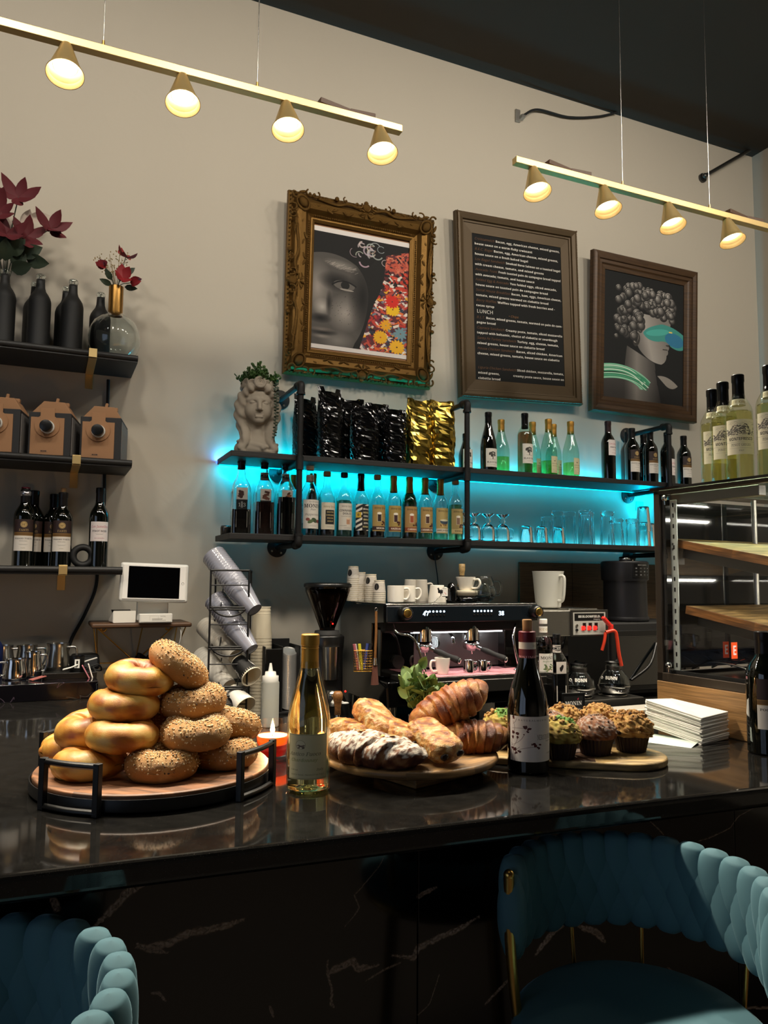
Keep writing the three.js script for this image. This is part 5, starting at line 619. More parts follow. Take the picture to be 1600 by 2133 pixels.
// ---------------------------------------------------------------- till on its little shelf
{
  const s = thing('bracket_shelf', 'small brown wooden shelf on a brass wire frame holding the tablet till', 'shelf', [0.35, 1.29, 0]);
  part('board', uvBox(box(0.37, 0.018, 0.25, 0, 0.007, 0.135, 0.007)), M.walnut, s);
  part('wire_frame', [...wire([[-0.165, -0.002, 0.235], [-0.145, -0.155, 0.02], [0.145, -0.155, 0.02], [0.165, -0.002, 0.235]], 0.0028), ...wire([[-0.165, -0.002, 0.02], [0.165, -0.002, 0.02]], 0.0028), rod([-0.165, -0.002, 0.02], [-0.145, -0.155, 0.02], 0.0028), rod([0.165, -0.002, 0.02], [0.145, -0.155, 0.02], 0.0028), rod([-0.16, -0.005, 0.02], [0.0, -0.155, 0.02], 0.0028), rod([0.16, -0.005, 0.02], [0.0, -0.155, 0.02], 0.0028), rod([0, -0.005, 0.235], [0, -0.155, 0.02], 0.0028)], M.brass, s);
  for (const x of [-0.125, 0.13]) part('hanger', [place(tor(0.01, 0.0035, 0, 0, 0, 18, 8), { p: [x, -0.018, 0.012] }), box(0.016, 0.012, 0.004, x, -0.006, 0.012, 0.001)], M.brass, s);
  const t = thing('tablet_stand', 'white tablet till on a stand with a dark screen', 'tablet', [0.392, 1.308, 0.19], -0.03);
  part('base', box(0.1, 0.012, 0.1, 0, 0.006, 0, 0.004), M.white_plastic, t); part('neck', box(0.12, 0.085, 0.03, 0, 0.045, -0.01, 0.006), M.white_plastic, t);
  const c = part('casing', place(box(0.258, 0.152, 0.022, 0, 0, 0, 0.01), { p: [0, 0.152, 0.035], r: [-0.12, 0, -0.03] }), M.white_plastic, t);
  part('bezel', place(box(0.236, 0.133, 0.003, 0, 0, 0, 0.001), { p: [0, 0.1535, 0.0465], r: [-0.12, 0, -0.03] }), S(0xebe8e2, 0.3), c); part('screen', place(box(0.193, 0.122, 0.002, 0, 0, 0, 0.0005), { p: [-0.002, 0.1537, 0.0485], r: [-0.12, 0, -0.03] }), M.screen, c); part('home_button', place(tor(0.0045, 0.0008, 0, 0, 0, 16, 6), { p: [0.107, 0.149, 0.0483], r: [-0.12, 0, -0.03] }), M.steel, c);
  const r = thing('card_reader', 'white card reader with a sloping black glass face beside the till', 'card reader', [0.278, 1.308, 0.2], 0.1);
  part('body', [prism([[-0.045, 0], [0.045, 0], [0.045, 0.012], [-0.045, 0.045]], 0.085, 0.004).rotateY(PI / 2).translate(-0.0425, 0, 0)], M.white, r); part('glass_face', place(box(0.072, 0.003, 0.072, 0, 0, 0, 0.001), { p: [0, 0.0335, 0.0], r: [0.35, 0, 0] }), M.screen, r);
  const p = thing('receipt_printer', 'white receipt slip in a holder before the tablet', 'receipt', [0.395, 1.308, 0.265], 0.05); part('holder', box(0.124, 0.034, 0.02, 0, 0.017, 0, 0.003), M.white_plastic, p); part('print', print(0.112, 0.028, L.receipt, 0, 0.018, 0.0105), M.label, p);
  const k = []; for (let i = 0; i < 5; i++) k.push(tube([[0.38 + i * 0.01, 1.14, 0.05], [0.4 + i * 0.008, 1.17 + 0.01 * i, 0.09], [0.43, 1.14 + 0.012 * (i % 3), 0.1 + i * 0.006], [0.39 - i * 0.01, 1.137, 0.08], [0.36, 1.15 + 0.006 * i, 0.06]], 0.003, 30, 6, true));
  tag(part('cable_bundle', k, M.rubber, scene), 'tangle of black cables lying in the wire frame below the till', 'cables');
  solo('charging_cable', tube([[0.49, 1.3, 0.24], [0.495, 1.25, 0.25], [0.48, 1.19, 0.22], [0.465, 1.15, 0.14]], 0.0022, 30, 6), M.white_plastic, 'thin white cable hanging from the till shelf', 'cable');
}
// ---------------------------------------------------------------- things on the marble ledge, top at 1.128
{
  const E = 1.128, jug = (r, h) => { const g = lathe([[0, 0], [r, 0], [r * 1.02, 0.006], [r * 0.99, h * 0.45], [r * 0.84, h * 0.85], [r * 0.88, h], [r * 0.86, h], [r * 0.82, h * 0.85], [r * 0.96, h * 0.45], [r * 0.97, 0.01], [0, 0.008]], 32); return warp(g, (q) => { if (q.y > h * 0.8 && q.x > 0) q.x *= 1 + 0.28 * (q.y / h - 0.8) * 5 * Math.pow(q.x / r, 4); }); };
  const pitcher = (x, z, r, h, turn, label, m = M.steel) => { const t = thing('milk_pitcher', label, 'pitcher', [x, E, z], turn, 'steel milk pitchers on the marble ledge'); part('body', jug(r, h), m, t); part('handle', tube([[-r * 0.84, h * 0.86, 0], [-r * 1.45, h * 0.84, 0], [-r * 1.55, h * 0.55, 0], [-r * 1.3, h * 0.25, 0], [-r * 0.98, h * 0.22, 0]], 0.004, 24, 8), m, t); return t; };
  pitcher(0.055, 0.2, 0.042, 0.105, PI * 0.95, 'tall steel milk pitcher standing in the black tray, right of the others'); pitcher(-0.05, 0.16, 0.04, 0.098, PI, 'steel milk pitcher behind the chrome one, left of the tray'); pitcher(-0.135, 0.17, 0.044, 0.1, PI, 'steel milk pitcher cut by the left edge');
  pitcher(-0.028, 0.33, 0.03, 0.088, PI, 'slim steel pitcher with a square handle beside the tray', M.chrome); pitcher(-0.083, 0.38, 0.038, 0.07, 0.4, 'short polished chrome pitcher in front of the row', M.chrome);
  const t = thing('black_tray', 'low black plastic tray on the marble ledge', 'tray', [0.092, E, 0.28]); part('floor', box(0.17, 0.004, 0.3, 0, 0.002, 0, 0.001), M.plastic, t); for (const [w, d, x, z] of [[0.17, 0.006, 0, 0.15], [0.17, 0.006, 0, -0.15], [0.006, 0.3, 0.085, 0], [0.006, 0.3, -0.085, 0]]) part('side', box(w, 0.02, d, x, 0.01, z, 0.001), M.plastic, t);
  const c = thing('black_clamp', 'black mug with a white printed ring beside the tall pitcher', 'mug', [0.118, E + 0.004, 0.3]); part('body', lathe([[0, 0], [0.024, 0], [0.027, 0.06], [0.025, 0.062], [0.022, 0.006], [0, 0.006]], 24), M.plastic, c); part('print', wrap(0.0275, 0.018, 0.036, 0.8, L.clip), M.label, c);
  const d = thing('card_terminal', 'black device with coiled leads at the end of the ledge', 'device', [0.155, E, 0.16], 0.3); part('body', [warp(box(0.09, 0.06, 0.07, 0, 0.03, 0, 0.012), (q) => { q.z += q.y > 0.04 ? -0.012 : 0; })], M.plastic, d); part('lead', tube([[-0.03, 0.02, 0.06], [0.02, 0.004, 0.1], [0.0, 0.03, 0.12], [-0.05, 0.006, 0.1], [0.03, 0.02, 0.06]], 0.003, 30, 6), M.rubber, d);
  solo('white_lead', tube([[0.07, E + 0.024, 0.36], [0.1, E + 0.03, 0.345], [0.14, E + 0.042, 0.3], [0.19, E + 0.048, 0.22]], 0.003, 24, 8), M.white_plastic, 'white lead looping off the end of the ledge', 'cable');
  [[0.155, 0.43, 0xb9707a, 0.5, 'pink'], [0.166, 0.42, 0xe3ddd2, 0.3, 'white']].forEach(([x, z, k, a, n]) => { const o = solo('sugar_packet', box(0.004, 0.05, 0.03, 0, 0.025, 0, 0.001), S(k, 0.7), n + ' sugar packet leaning at the right end of the ledge', 'packet'); o.position.set(x, E, z); o.rotation.z = a; });
  const b = solo('red_packet', box(0.05, 0.003, 0.03, 0, 0, 0, 0.001), S(0x8a4a44, 0.6), 'flat reddish packet lying before the tray', 'packet'); b.position.set(-0.01, E + 0.008, 0.44); b.rotation.set(0, 0.4, 0.2);
  const bl = thing('blue_bottle', 'dark blue plastic bottle cut by the left edge', 'bottle', [-0.158, E, 0.24]); part('body', lathe([[0, 0], [0.03, 0], [0.031, 0.1], [0.02, 0.12], [0.013, 0.125], [0.013, 0.15], [0, 0.15]], 24), S(0x0c1a44, 0.3), bl); part('cap', cyl(0.014, 0.014, 0.014, 0, 0.146, 0), M.plastic, bl);
}
// ---------------------------------------------------------------- back counter, top at 0.92
const BC = 0.92;
const ORD = ['first', 'second', 'third', 'fourth', 'fifth', 'sixth', 'seventh', 'eighth', 'ninth', 'tenth', 'eleventh', 'twelfth', 'thirteenth', 'fourteenth', 'fifteenth', 'sixteenth', 'seventeenth', 'eighteenth', 'nineteenth', 'twentieth', 'twenty-first', 'twenty-second', 'twenty-third', 'twenty-fourth', 'twenty-fifth', 'twenty-sixth', 'twenty-seventh', 'twenty-eighth', 'twenty-ninth', 'thirtieth'];
// a paper or plastic cup, mouth up at the top
const cupShape = (h, rb, rt) => lathe([[0, 0.004], [rb * 0.94, 0.004], [rb, 0], [rt, h - 0.004], [rt + 0.0022, h - 0.002], [rt + 0.002, h + 0.001], [rt - 0.0006, h], [rb - 0.001, 0.006], [0, 0.006]], 28);
function cupStack(name, mat, h, rb, rt, n, gap, o) {  // a run of nested cups, each its own thing; o.pos, o.rot, o.label, o.end (label of the front one), o.group, o.print
  const t = thing(name, o.label ? ORD[0] + ' ' + o.label : o.end, 'cup', [0, 0, 0], 0, o.group); part('cup_wall', once(['cup', h, rb, rt].join(), () => cupShape(h, rb, rt)), mat, t);
  if (o.print) part('print', once(['cw', o.print.x, o.print.y, h].join(), () => wrap(rb + (rt - rb) * 0.04 + 0.0006, 0.004, h * 0.9, 2 * PI, o.print, o.turn ?? 0, rb + (rt - rb) * 0.92 + 0.0006)), M.label, t);
  const q = new THREE.Quaternion().setFromEuler(new THREE.Euler(...o.rot)), dir = V(0, 1, 0).applyQuaternion(q);
  for (let i = 0; i < n; i++) { const c = i ? copy(t, [0, 0, 0], undefined, ORD[i] + ' ' + o.label) : t; c.position.set(...o.pos).addScaledVector(dir, i * gap); c.quaternion.copy(q); c.rotateY(rr(-0.1, 0.1) + (o.print && i ? rr(0, 1) : 0)); }
}
{
  const t = thing('cup_rack', 'black wire rack holding slanting stacks of takeaway cups', 'rack', [0.672, BC, 0.33], -0.28), w = 0.115, d = 0.11, r = 0.0042;
  for (let i = 0; i < 4; i++) {
    const y = 0.0 + i * 0.148, f = [[-w, y + 0.006, d], [w, y + 0.006, d], [w, y + 0.146, d], [-w, y + 0.146, d]].map(([a, b, c]) => [a * 0.62, b, c]), k = f.map(([a, b]) => [a, b, -d]);
    part('wire_loop', wire(f, r, 6, true), M.black, t); part('wire_loop', wire(k, r, 6, true), M.black, t); part('side_wire', [rod(f[2], k[2], r), rod(f[3], k[3], r), rod(f[0], k[0], r * 0.8), rod(f[1], k[1], r * 0.8)], M.black, t);
    part('cradle', [tube([[-0.04, y + 0.09, -d], [-0.036, y + 0.035, 0], [-0.034, y + 0.0, d]], r * 0.6, 10, 5), tube([[0.04, y + 0.09, -d], [0.036, y + 0.035, 0], [0.034, y + 0.0, d]], r * 0.6, 10, 5), tube([[-0.071, y + 0.01, d], [-0.04, y - 0.018, d], [0, y - 0.028, d], [0.04, y - 0.018, d], [0.071, y + 0.01, d]], r, 16, 6), rod([-0.071, y + 0.09, d], [0.071, y + 0.09, d], r * 0.6)], M.black, t);
  }
  // mouths up and back towards the wall, bases down and forwards
  const rot = [-0.72, 0.0, 0.42];
  const rows = [['plastic_cup', M.clear_plastic, 0.105, 0.03, 0.046, 17, 0.0125, [0.735, 1.36, 0.455], 'clear plastic cup from the front end of the top slanting rack stack', 'bottom cup of the top clear plastic stack, its base pointing forwards', null], ['plastic_cup', M.clear_plastic, 0.105, 0.028, 0.044, 14, 0.0125, [0.726, 1.212, 0.455], 'clear plastic cup from the front end of the second slanting rack stack', 'bottom cup of the second clear plastic stack', null]];
  for (const [n, m, h, rb, rt, k, gap, pos, label, end, pr] of rows) cupStack(n, m, h, rb, rt, k, gap, { pos, rot, label, end, group: label.includes('top') ? 'clear cups in the top tier' : 'clear cups in the second tier' });
  // paper cups lie the other way: mouth forwards
  const rotP = [PI - 0.98, 0.0, -0.36];
  cupStack('paper_cup', M.cream, 0.1, 0.029, 0.04, 1, 0.012, { pos: [0.688, 1.165, 0.4], rot: rotP, end: 'black printed paper cup lying mouth forwards in the third tier of the rack', print: L.social, turn: 0.6 });
  cupStack('paper_cup', S(0xc9c2b4, 0.7), 0.1, 0.029, 0.04, 13, 0.0125, { pos: [0.6805, 1.18, 0.386], rot: [rotP[0] + PI, 0, -rotP[2]].map((x, i) => [-(1.12), 0, 0.30][i]), label: 'paper cup behind the black printed one in the third rack tier', end: '', group: 'paper cups in the third tier' });
  cupStack('white_cup', M.cream, 0.098, 0.029, 0.041, 1, 0.012, { pos: [0.668, 1.055, 0.4], rot: rotP, end: 'white paper cup with a black emblem lying mouth forwards in the lowest tier', print: L.whitecup, turn: 0.2 });
  cupStack('white_cup', S(0xc9c5bb, 0.75), 0.098, 0.029, 0.041, 12, 0.0125, { pos: [0.66, 1.068, 0.386], rot: [-1.12, 0, 0.3], label: 'white cup behind the emblem cup in the lowest rack tier', end: '', group: 'white cups in the lowest tier' });
  cupStack('white_cup', M.cream, 0.13, 0.045, 0.036, 24, 0.0135, { pos: [0.845, BC, 0.14], rot: [0, 0, 0], label: 'white cup from the bottom of the tall upright stack behind the rack', end: '', group: 'white cups in the upright stack' });
  for (const [x, z, n, m, l] of [[0.565, 0.16, 16, M.cream, 'small white cup from the bottom of the upright stack left of the rack'], [0.585, 0.24, 14, M.clear_plastic, 'small clear cup from the bottom of the stack before the small white ones']]) cupStack('sample_cup', m, 0.07, 0.034, 0.027, n, 0.0125, { pos: [x, BC + 0.0, z], rot: [0, 0, 0], label: l, end: l, group: l });
  const h = thing('lid_holder', 'black cup and lid organiser between the rack and the grinder', 'holder', [0.918, BC, 0.14]); part('back', box(0.15, 0.3, 0.008, 0, 0.15, -0.08, 0.003), M.matte, h); for (const x of [-0.075, 0.0, 0.075]) part('divider', box(0.006, 0.28, 0.15, x, 0.14, 0, 0.003), M.matte, h); part('floor', box(0.156, 0.01, 0.16, 0, 0.005, 0, 0.002), M.matte, h); part('front_plate', box(0.07, 0.26, 0.006, -0.037, 0.14, 0.074, 0.004), M.plastic, h);
  const lid = tag(part(numbered('cup_cover'), lathe([[0, 0.004], [0.03, 0.004], [0.031, 0.008], [0.033, 0.008], [0.036, 0.001], [0.037, 0.0]], 22), S(0xc9c9c7, 0.2, 0.5), scene), 'first clear lid from the bottom of the column in the black organiser', 'lid', 'lids in the organiser'); lid.position.set(0.962, BC + 0.03, 0.16); lid.rotation.x = 0.5;
  for (let i = 1; i < 30; i++) copy(lid, [0.962, BC + 0.03 + i * 0.0075, 0.16], undefined, ORD[i] + ' clear lid from the bottom of the column in the black organiser').rotation.x = 0.5;
  const b = thing('squeeze_bottle', 'clear squeeze bottle with a pointed white cap, partly filled', 'bottle', [0.803, BC, 0.45]); part('body', lathe([[0, 0], [0.031, 0], [0.034, 0.004], [0.034, 0.165], [0.028, 0.176], [0.026, 0.18]], 28), M.frosted, b); part('liquid', lathe([[0, 0.004], [0.0315, 0.004], [0.0315, 0.105], [0, 0.105]], 24), P(0x9c9268, 0.4), b); part('nozzle', lathe([[0.031, 0.17], [0.031, 0.19], [0.022, 0.192], [0.02, 0.206], [0.009, 0.208], [0.004, 0.238], [0, 0.238]], 24), M.white_plastic, b);
}
{ // grinder
  const t = thing('coffee_grinder', 'black coffee grinder with a big dark hopper of beans', 'grinder', [1.065, BC, 0.35]);
  part('body', [loft([[0.002, 0, 3], [0.082, 0, 3.4], [0.084, 0.01, 3.4], [0.08, 0.06, 3.4], [0.062, 0.1, 3], [0.06, 0.26, 3], [0.066, 0.285, 2.4], [0.07, 0.325, 2.2], [0.06, 0.335, 2], [0.002, 0.336, 2]], 40)], M.plastic, t); part('steel_front', place(cyl(0.036, 0.03, 0.13, 0, 0, 0, 28), { p: [-0.004, 0.16, 0.055] }), M.steel, t); part('collar', lathe([[0.055, 0.32], [0.058, 0.325], [0.05, 0.35], [0.03, 0.352]], 28), M.rubber, t);
  part('hopper', lathe([[0.03, 0.345], [0.032, 0.36], [0.092, 0.51], [0.0935, 0.53], [0.092, 0.53], [0.03, 0.362]], 40), pane(0x8a6a4c), t); part('beans', warp(lathe([[0, 0.35], [0.028, 0.36], [0.086, 0.5], [0.07, 0.512], [0, 0.516]], 48), (q) => { const k = 1 + 0.04 * nz(q.x * 160, q.y * 160, q.z * 160); q.x *= k; q.z *= k; }), S(0x1c0e08, 0.45, 0, { bumpMap: T.crust, bumpScale: 0.003 }), t);
  part('lid', lathe([[0, 0.545], [0.09, 0.545], [0.098, 0.54], [0.099, 0.53], [0.096, 0.526], [0, 0.526]], 40), M.plastic, t); part('chute', lathe([[0.002, 0.06], [0.026, 0.06], [0.03, 0.1], [0.024, 0.12], [0.002, 0.12]], 24).translate(0, 0, 0.075), M.steel, t); part('lever', rod([-0.05, 0.33, 0.03], [-0.12, 0.332, 0.05], 0.005), M.dark_steel, t); part('fork', [box(0.05, 0.008, 0.03, 0.01, 0.075, 0.1), place(sph(0.012, 0, 0, 0, 1.4, 0.4, 1, 10), { p: [0.04, 0.072, 0.11] })], M.white_plastic, t); part('red_light', sph(0.004, 0.06, 0.11, 0.06, 1, 1, 1, 8), M.red_led, t); part('hopper_light', sph(0.0035, 0.006, 0.38, 0.05, 1, 1, 1, 8), M.red_led, t); part('grounds_tray', lathe([[0, 0], [0.07, 0], [0.075, 0.012], [0.07, 0.014], [0.066, 0.005], [0, 0.005]], 30).translate(0, 0, 0.07), M.plastic, t);
}
const textAt = (font, s, size, depth) => { const g = new TextGeometry(s, { font, size, depth, curveSegments: 3, bevelEnabled: false }); g.computeBoundingBox(); const b = g.boundingBox; return g.translate(-(b.max.x + b.min.x) / 2, -(b.max.y + b.min.y) / 2, 0); };
const FONT = await new FontLoader().loadAsync('fonts/droid/droid_sans_bold.typeface.json');
{ // espresso machine: front at z 0.55, top at 1.385
  const t = thing('espresso_machine', 'black two group espresso machine with chrome fittings and lit number displays', 'espresso machine', [1.594, 0, 0.3]), z = 0.25;
  part('body', [box(0.71, 0.26, 0.36, 0, 1.245, -0.06, 0.006), box(0.71, 0.1, 0.52, 0, 1.03, 0.01, 0.008), box(0.72, 0.012, 0.5, 0, 1.379, 0, 0.003)], M.gloss, t);
  part('side_panel', prism([[-0.24, 0.985], [0.29, 0.985], [0.28, 1.06], [0.13, 1.09], [0.13, 1.3], [0.25, 1.31], [0.25, 1.378], [-0.24, 1.378]], 0.012, 0.003).rotateY(-PI / 2).translate(-0.352, 0, 0), M.gloss, t); part('side_panel', prism([[-0.24, 0.985], [0.29, 0.985], [0.28, 1.06], [0.13, 1.09], [0.13, 1.3], [0.25, 1.31], [0.25, 1.378], [-0.24, 1.378]], 0.012, 0.003).rotateY(-PI / 2).translate(0.364, 0, 0), M.gloss, t);
  const fr = part('control_panel', box(0.71, 0.068, 0.14, 0, 1.342, 0.185, 0.006), S(0x10161b, 0.25), t); part('top_rail', box(0.71, 0.006, 0.02, 0, 1.3795, z - 0.006, 0.002), M.steel, t);
  part('display', textAt(FONT, '47', 0.018, 0.001).translate(-0.181, 1.344, z + 0.0055), M.digit, fr); part('display', textAt(FONT, '38', 0.018, 0.001).translate(0.176, 1.342, z + 0.0055), M.digit, fr);
  for (const k of [-0.139, 0.086]) for (let i = 0; i < 6; i++) { part('button_light', place(cyl(0.0042, 0.0042, 0.002, 0, 0, 0, 12), { p: [k + (i - 2.5) * 0.0165, 1.352, z + 0.005], r: [PI / 2, 0, 0] }), M.digit, fr); part('button', place(cyl(0.004, 0.004, 0.002, 0, 0, 0, 12), { p: [k + (i - 2.5) * 0.0165, 1.338, z + 0.005], r: [PI / 2, 0, 0] }), M.dark_steel, fr); }
  for (const [x, s] of [[-0.283, 1], [0.336, 1]]) { const k = part('steam_knob', place(lathe([[0, 0.05], [0.016, 0.05], [0.026, 0.046], [0.029, 0.03], [0.027, 0.01], [0.02, 0], [0, 0]].reverse(), 28), { p: [x, 1.348, z], r: [PI / 2, 0, 0] }), M.plastic, t); part('knob_cap', place(lathe([[0, 0.004], [0.012, 0.004], [0.0165, 0.002], [0.018, 0], [0, 0]].reverse(), 24), { p: [x, 1.348, z + 0.05], r: [PI / 2, 0, 0] }), M.brass, k); }
  part('splash_plate', box(0.53, 0.165, 0.004, 0.075, 1.195, 0.125, 0.001), S(0x6f6e6c, 0.42, 0.9, { bumpMap: T.brushed, bumpScale: 0.0003 }), t); { const bar = part('work_light', box(0.42, 0.008, 0.012, 0.0, 1.266, 0.205, 0.002), M.led_white, t), l = new THREE.RectAreaLight(new THREE.Color(0.9, 0.96, 1), 16, 0.42, 0.012); l.name = 'work_light_lamp'; l.position.set(0, 1.261, 0.205); l.rotation.x = -PI / 2 + 0.35; t.add(l); } part('hood', box(0.7, 0.06, 0.1, 0, 1.297, 0.17, 0.01), M.matte, t); part('left_panel', box(0.15, 0.2, 0.06, -0.275, 1.19, 0.16, 0.004), M.gloss, t); part('right_panel', box(0.12, 0.2, 0.06, 0.3, 1.19, 0.15, 0.004), M.gloss, t);
  part('pressure_gauge', place(lathe([[0, 0.006], [0.021, 0.006], [0.026, 0.012], [0.028, 0.004], [0.028, 0], [0, 0]].reverse(), 28), { p: [-0.083, 1.215, 0.128], r: [PI / 2, 0, 0] }), M.chrome, t); part('gauge_face', print(0.04, 0.04, L.gauge, -0.083, 1.215, 0.1375), M.label_gloss, t); part('side_knob', place(cyl(0.026, 0.026, 0.02, 0, 0, 0, 24), { p: [-0.28, 1.15, 0.19], r: [PI / 2, 0, 0] }), M.plastic, t);
  for (const [x, a] of [[-0.158, 0.55], [0.065, 0.5]]) {
    const g = part('group_head', [cyl(0.036, 0.036, 0.05, x, 1.228, 0.19, 28), cyl(0.028, 0.034, 0.03, x, 1.27, 0.19, 24)], M.chrome, t);
    const p = new THREE.Group(); p.name = 'portafilter'; p.position.set(x, 1.213, 0.19); p.rotation.set(0.35, a, 0); t.add(p);
    part('basket', [lathe([[0.004, -0.022], [0.03, -0.02], [0.035, 0.006], [0.035, 0.015], [0, 0.015]], 28), tube([[0, -0.02, 0], [0.01, -0.03, 0.005], [0.012, -0.045, 0.01]], 0.006, 10, 8), rod([0, -0.004, 0.03], [0, -0.004, 0.06], 0.008)], M.chrome, p); part('handle', place(lathe([[0, 0], [0.009, 0], [0.0125, 0.03], [0.011, 0.07], [0.0145, 0.105], [0.012, 0.118], [0, 0.121]], 20), { p: [0, -0.004, 0.055], r: [PI / 2, 0, 0] }), M.rubber, p); part('end_cap', place(sph(0.012, 0, 0, 0, 1, 1, 0.4, 14), { p: [0, -0.004, 0.176] }), M.chrome, p);
  }
  part('steam_wand', tube([[-0.31, 1.3, 0.22], [-0.305, 1.27, 0.25], [-0.262, 1.258, 0.275], [-0.235, 1.225, 0.285], [-0.213, 1.15, 0.295], [-0.203, 1.118, 0.298]], 0.0055, 40, 10), M.chrome, t); part('steam_wand', [tube([[0.28, 1.3, 0.21], [0.252, 1.28, 0.24], [0.232, 1.24, 0.26], [0.236, 1.18, 0.27], [0.252, 1.11, 0.275]], 0.0055, 40, 10), place(sph(0.011, 0, 0, 0, 1.8, 0.9, 1, 12), { p: [0.24, 1.106, 0.28] })], M.chrome, t); part('water_tap', tube([[-0.02, 1.26, 0.15], [-0.018, 1.24, 0.18], [-0.014, 1.215, 0.184]], 0.008, 20, 10), M.chrome, t);
  part('drip_tray', [box(0.65, 0.022, 0.3, 0.02, 1.09, 0.2, 0.004), box(0.65, 0.05, 0.02, 0.02, 1.06, 0.345, 0.004)], M.dark_steel, t); part('apron', box(0.62, 0.09, 0.02, 0.03, 1.03, 0.325, 0.006), M.gloss, t);
  for (const [x, q] of [[-0.3, -0.18], [0.3, -0.18], [-0.3, 0.18], [0.3, 0.18]]) part('foot', [cyl(0.022, 0.026, 0.066, x, BC, q, 20)], M.steel, t);
  const cloth = grid((u, v) => { const x = (u - 0.5) * 0.54, q = (v - 0.5) * 0.26; return [-x, 0.004 + 0.003 * nz(x * 14, q * 14, 2) + (v > 0.93 ? -0.004 : 0), q]; }, 40, 20, false);
  solo('pink_cloth', cloth, S(0xd0939a, 0.95, 0, { map: data(64, (u, v) => ((u * 8 | 0) + (v * 8 | 0)) % 2 ? [1, 1, 1] : [0.86, 0.72, 0.74], 10, true), side: THREE.DoubleSide }), 'pink checked cloth spread over the drip tray', 'cloth').position.set(1.61, 1.1, 0.52);
  const mug = (name, label, pos, turn, rt, rb, h, m, grp) => { const o = thing(name, label, 'mug', pos, turn, grp); part('body', lathe([[0, 0], [rb * 0.95, 0], [rb, 0.003], [rt, h], [rt - 0.002, h + 0.001], [rt - 0.004, h - 0.002], [rb - 0.003, 0.005], [0, 0.005]], 30), m, o); part('handle', tube([[rt * 0.96, h * 0.82, 0], [rt * 1.5, h * 0.82, 0], [rt * 1.65, h * 0.5, 0], [rt * 1.35, h * 0.2, 0], [lerp(rb, rt, 0.2) * 0.97, h * 0.2, 0]], 0.0048, 24, 8), m, o); return o; };
  mug('coffee_mug', 'white mug standing on the pink cloth under the left group', [1.476, 1.104, 0.58], PI, 0.033, 0.024, 0.064, M.ceramic); mug('creamer', 'small steel creamer on the pink cloth, left one', [1.598, 1.104, 0.58], -0.3, 0.021, 0.023, 0.05, M.chrome); mug('creamer', 'small steel creamer on the pink cloth, right one', [1.668, 1.104, 0.57], -0.3, 0.021, 0.022, 0.046, M.chrome);
  const K = 1.386; // on top of the machine
  [[1.236, 0.2, 12, 'tallest stack of printed espresso cups on the machine'], [1.27, 0.2, 9, 'second stack of printed espresso cups'], [1.3, 0.25, 8, 'third stack of printed espresso cups'], [1.318, 0.3, 5, 'shortest stack of printed espresso cups']].forEach(([x, z, n, l]) => { cupStack('espresso_cup', M.cream, 0.056, 0.0275, 0.021, n, 0.0085, { pos: [x, K, z], rot: [0, 0, 0], label: 'cup from the bottom of the ' + l, end: '', group: l, print: L.spotcup, turn: 0.2 }); });
  mug('white_mug', 'white mug with its handle to the right, nearest the espresso cups', [1.336, K, 0.43], -0.3, 0.035, 0.034, 0.068, M.ceramic); mug('white_mug', 'white mug standing right of the first mug on the machine', [1.4, K, 0.4], -0.2, 0.038, 0.038, 0.068, M.ceramic);
  for (const [x, z, l] of [[1.452, 0.33, 'left'], [1.495, 0.35, 'right']]) { const o = mug('grey_cup', 'tall pale cup turned upside down on the machine, ' + l + ' one', [x, K + 0.095, z], 0.4, 0.033, 0.025, 0.095, S(0xb9b3a8, 0.25)); o.rotation.x = PI; }
  const o = mug('round_cup', 'rounded pale cup upside down with a thermometer leaning on it', [1.53, K + 0.072, 0.43], -0.2, 0.039, 0.03, 0.072, M.ceramic); o.rotation.x = PI;
  const th = thing('milk_thermometer', 'round dial milk thermometer with a black clip against the cup', 'thermometer', [1.53, K + 0.042, 0.49], 0, null); part('dial_case', place(lathe([[0, 0.006], [0.017, 0.006], [0.019, 0.003], [0.019, 0], [0, 0]].reverse(), 26), { r: [PI / 2, 0, 0] }), M.steel, th); part('dial_face', print(0.031, 0.031, L.dial, 0, 0, 0.0064), M.label_gloss, th); part('probe', rod([-0.012, -0.01, 0.002], [-0.045, -0.04, 0.0], 0.0016), M.steel, th); part('clip', [box(0.02, 0.014, 0.01, -0.018, 0.004, 0.004, 0.003), rod([-0.024, 0.004, 0.006], [-0.03, 0.018, 0.006], 0.004)], M.rubber, th);
  solo('dark_jar', [lathe([[0, 0], [0.026, 0], [0.025, 0.006], [0.027, 0.02], [0.024, 0.05], [0.016, 0.076], [0.006, 0.083], [0, 0.083]], 24)], M.gloss, 'shiny black rounded pot between the thermometer cup and the bowl', 'pot').position.set(1.606, K, 0.42);
  const j = thing('lidded_jar', 'low black jar with a flat cream lid under the whisk bowl', 'jar', [1.678, K, 0.42]); part('body', lathe([[0, 0], [0.045, 0], [0.047, 0.006], [0.047, 0.028], [0, 0.028]], 30), M.gloss, j); part('lid', lathe([[0, 0.028], [0.0485, 0.028], [0.0485, 0.047], [0.046, 0.049], [0, 0.049]], 30), M.cream, j);
  mug('whisk_bowl', 'white cup with a square handle on the jar holding a bamboo whisk', [1.676, K + 0.049, 0.42], -1.1, 0.044, 0.028, 0.058, M.ceramic);
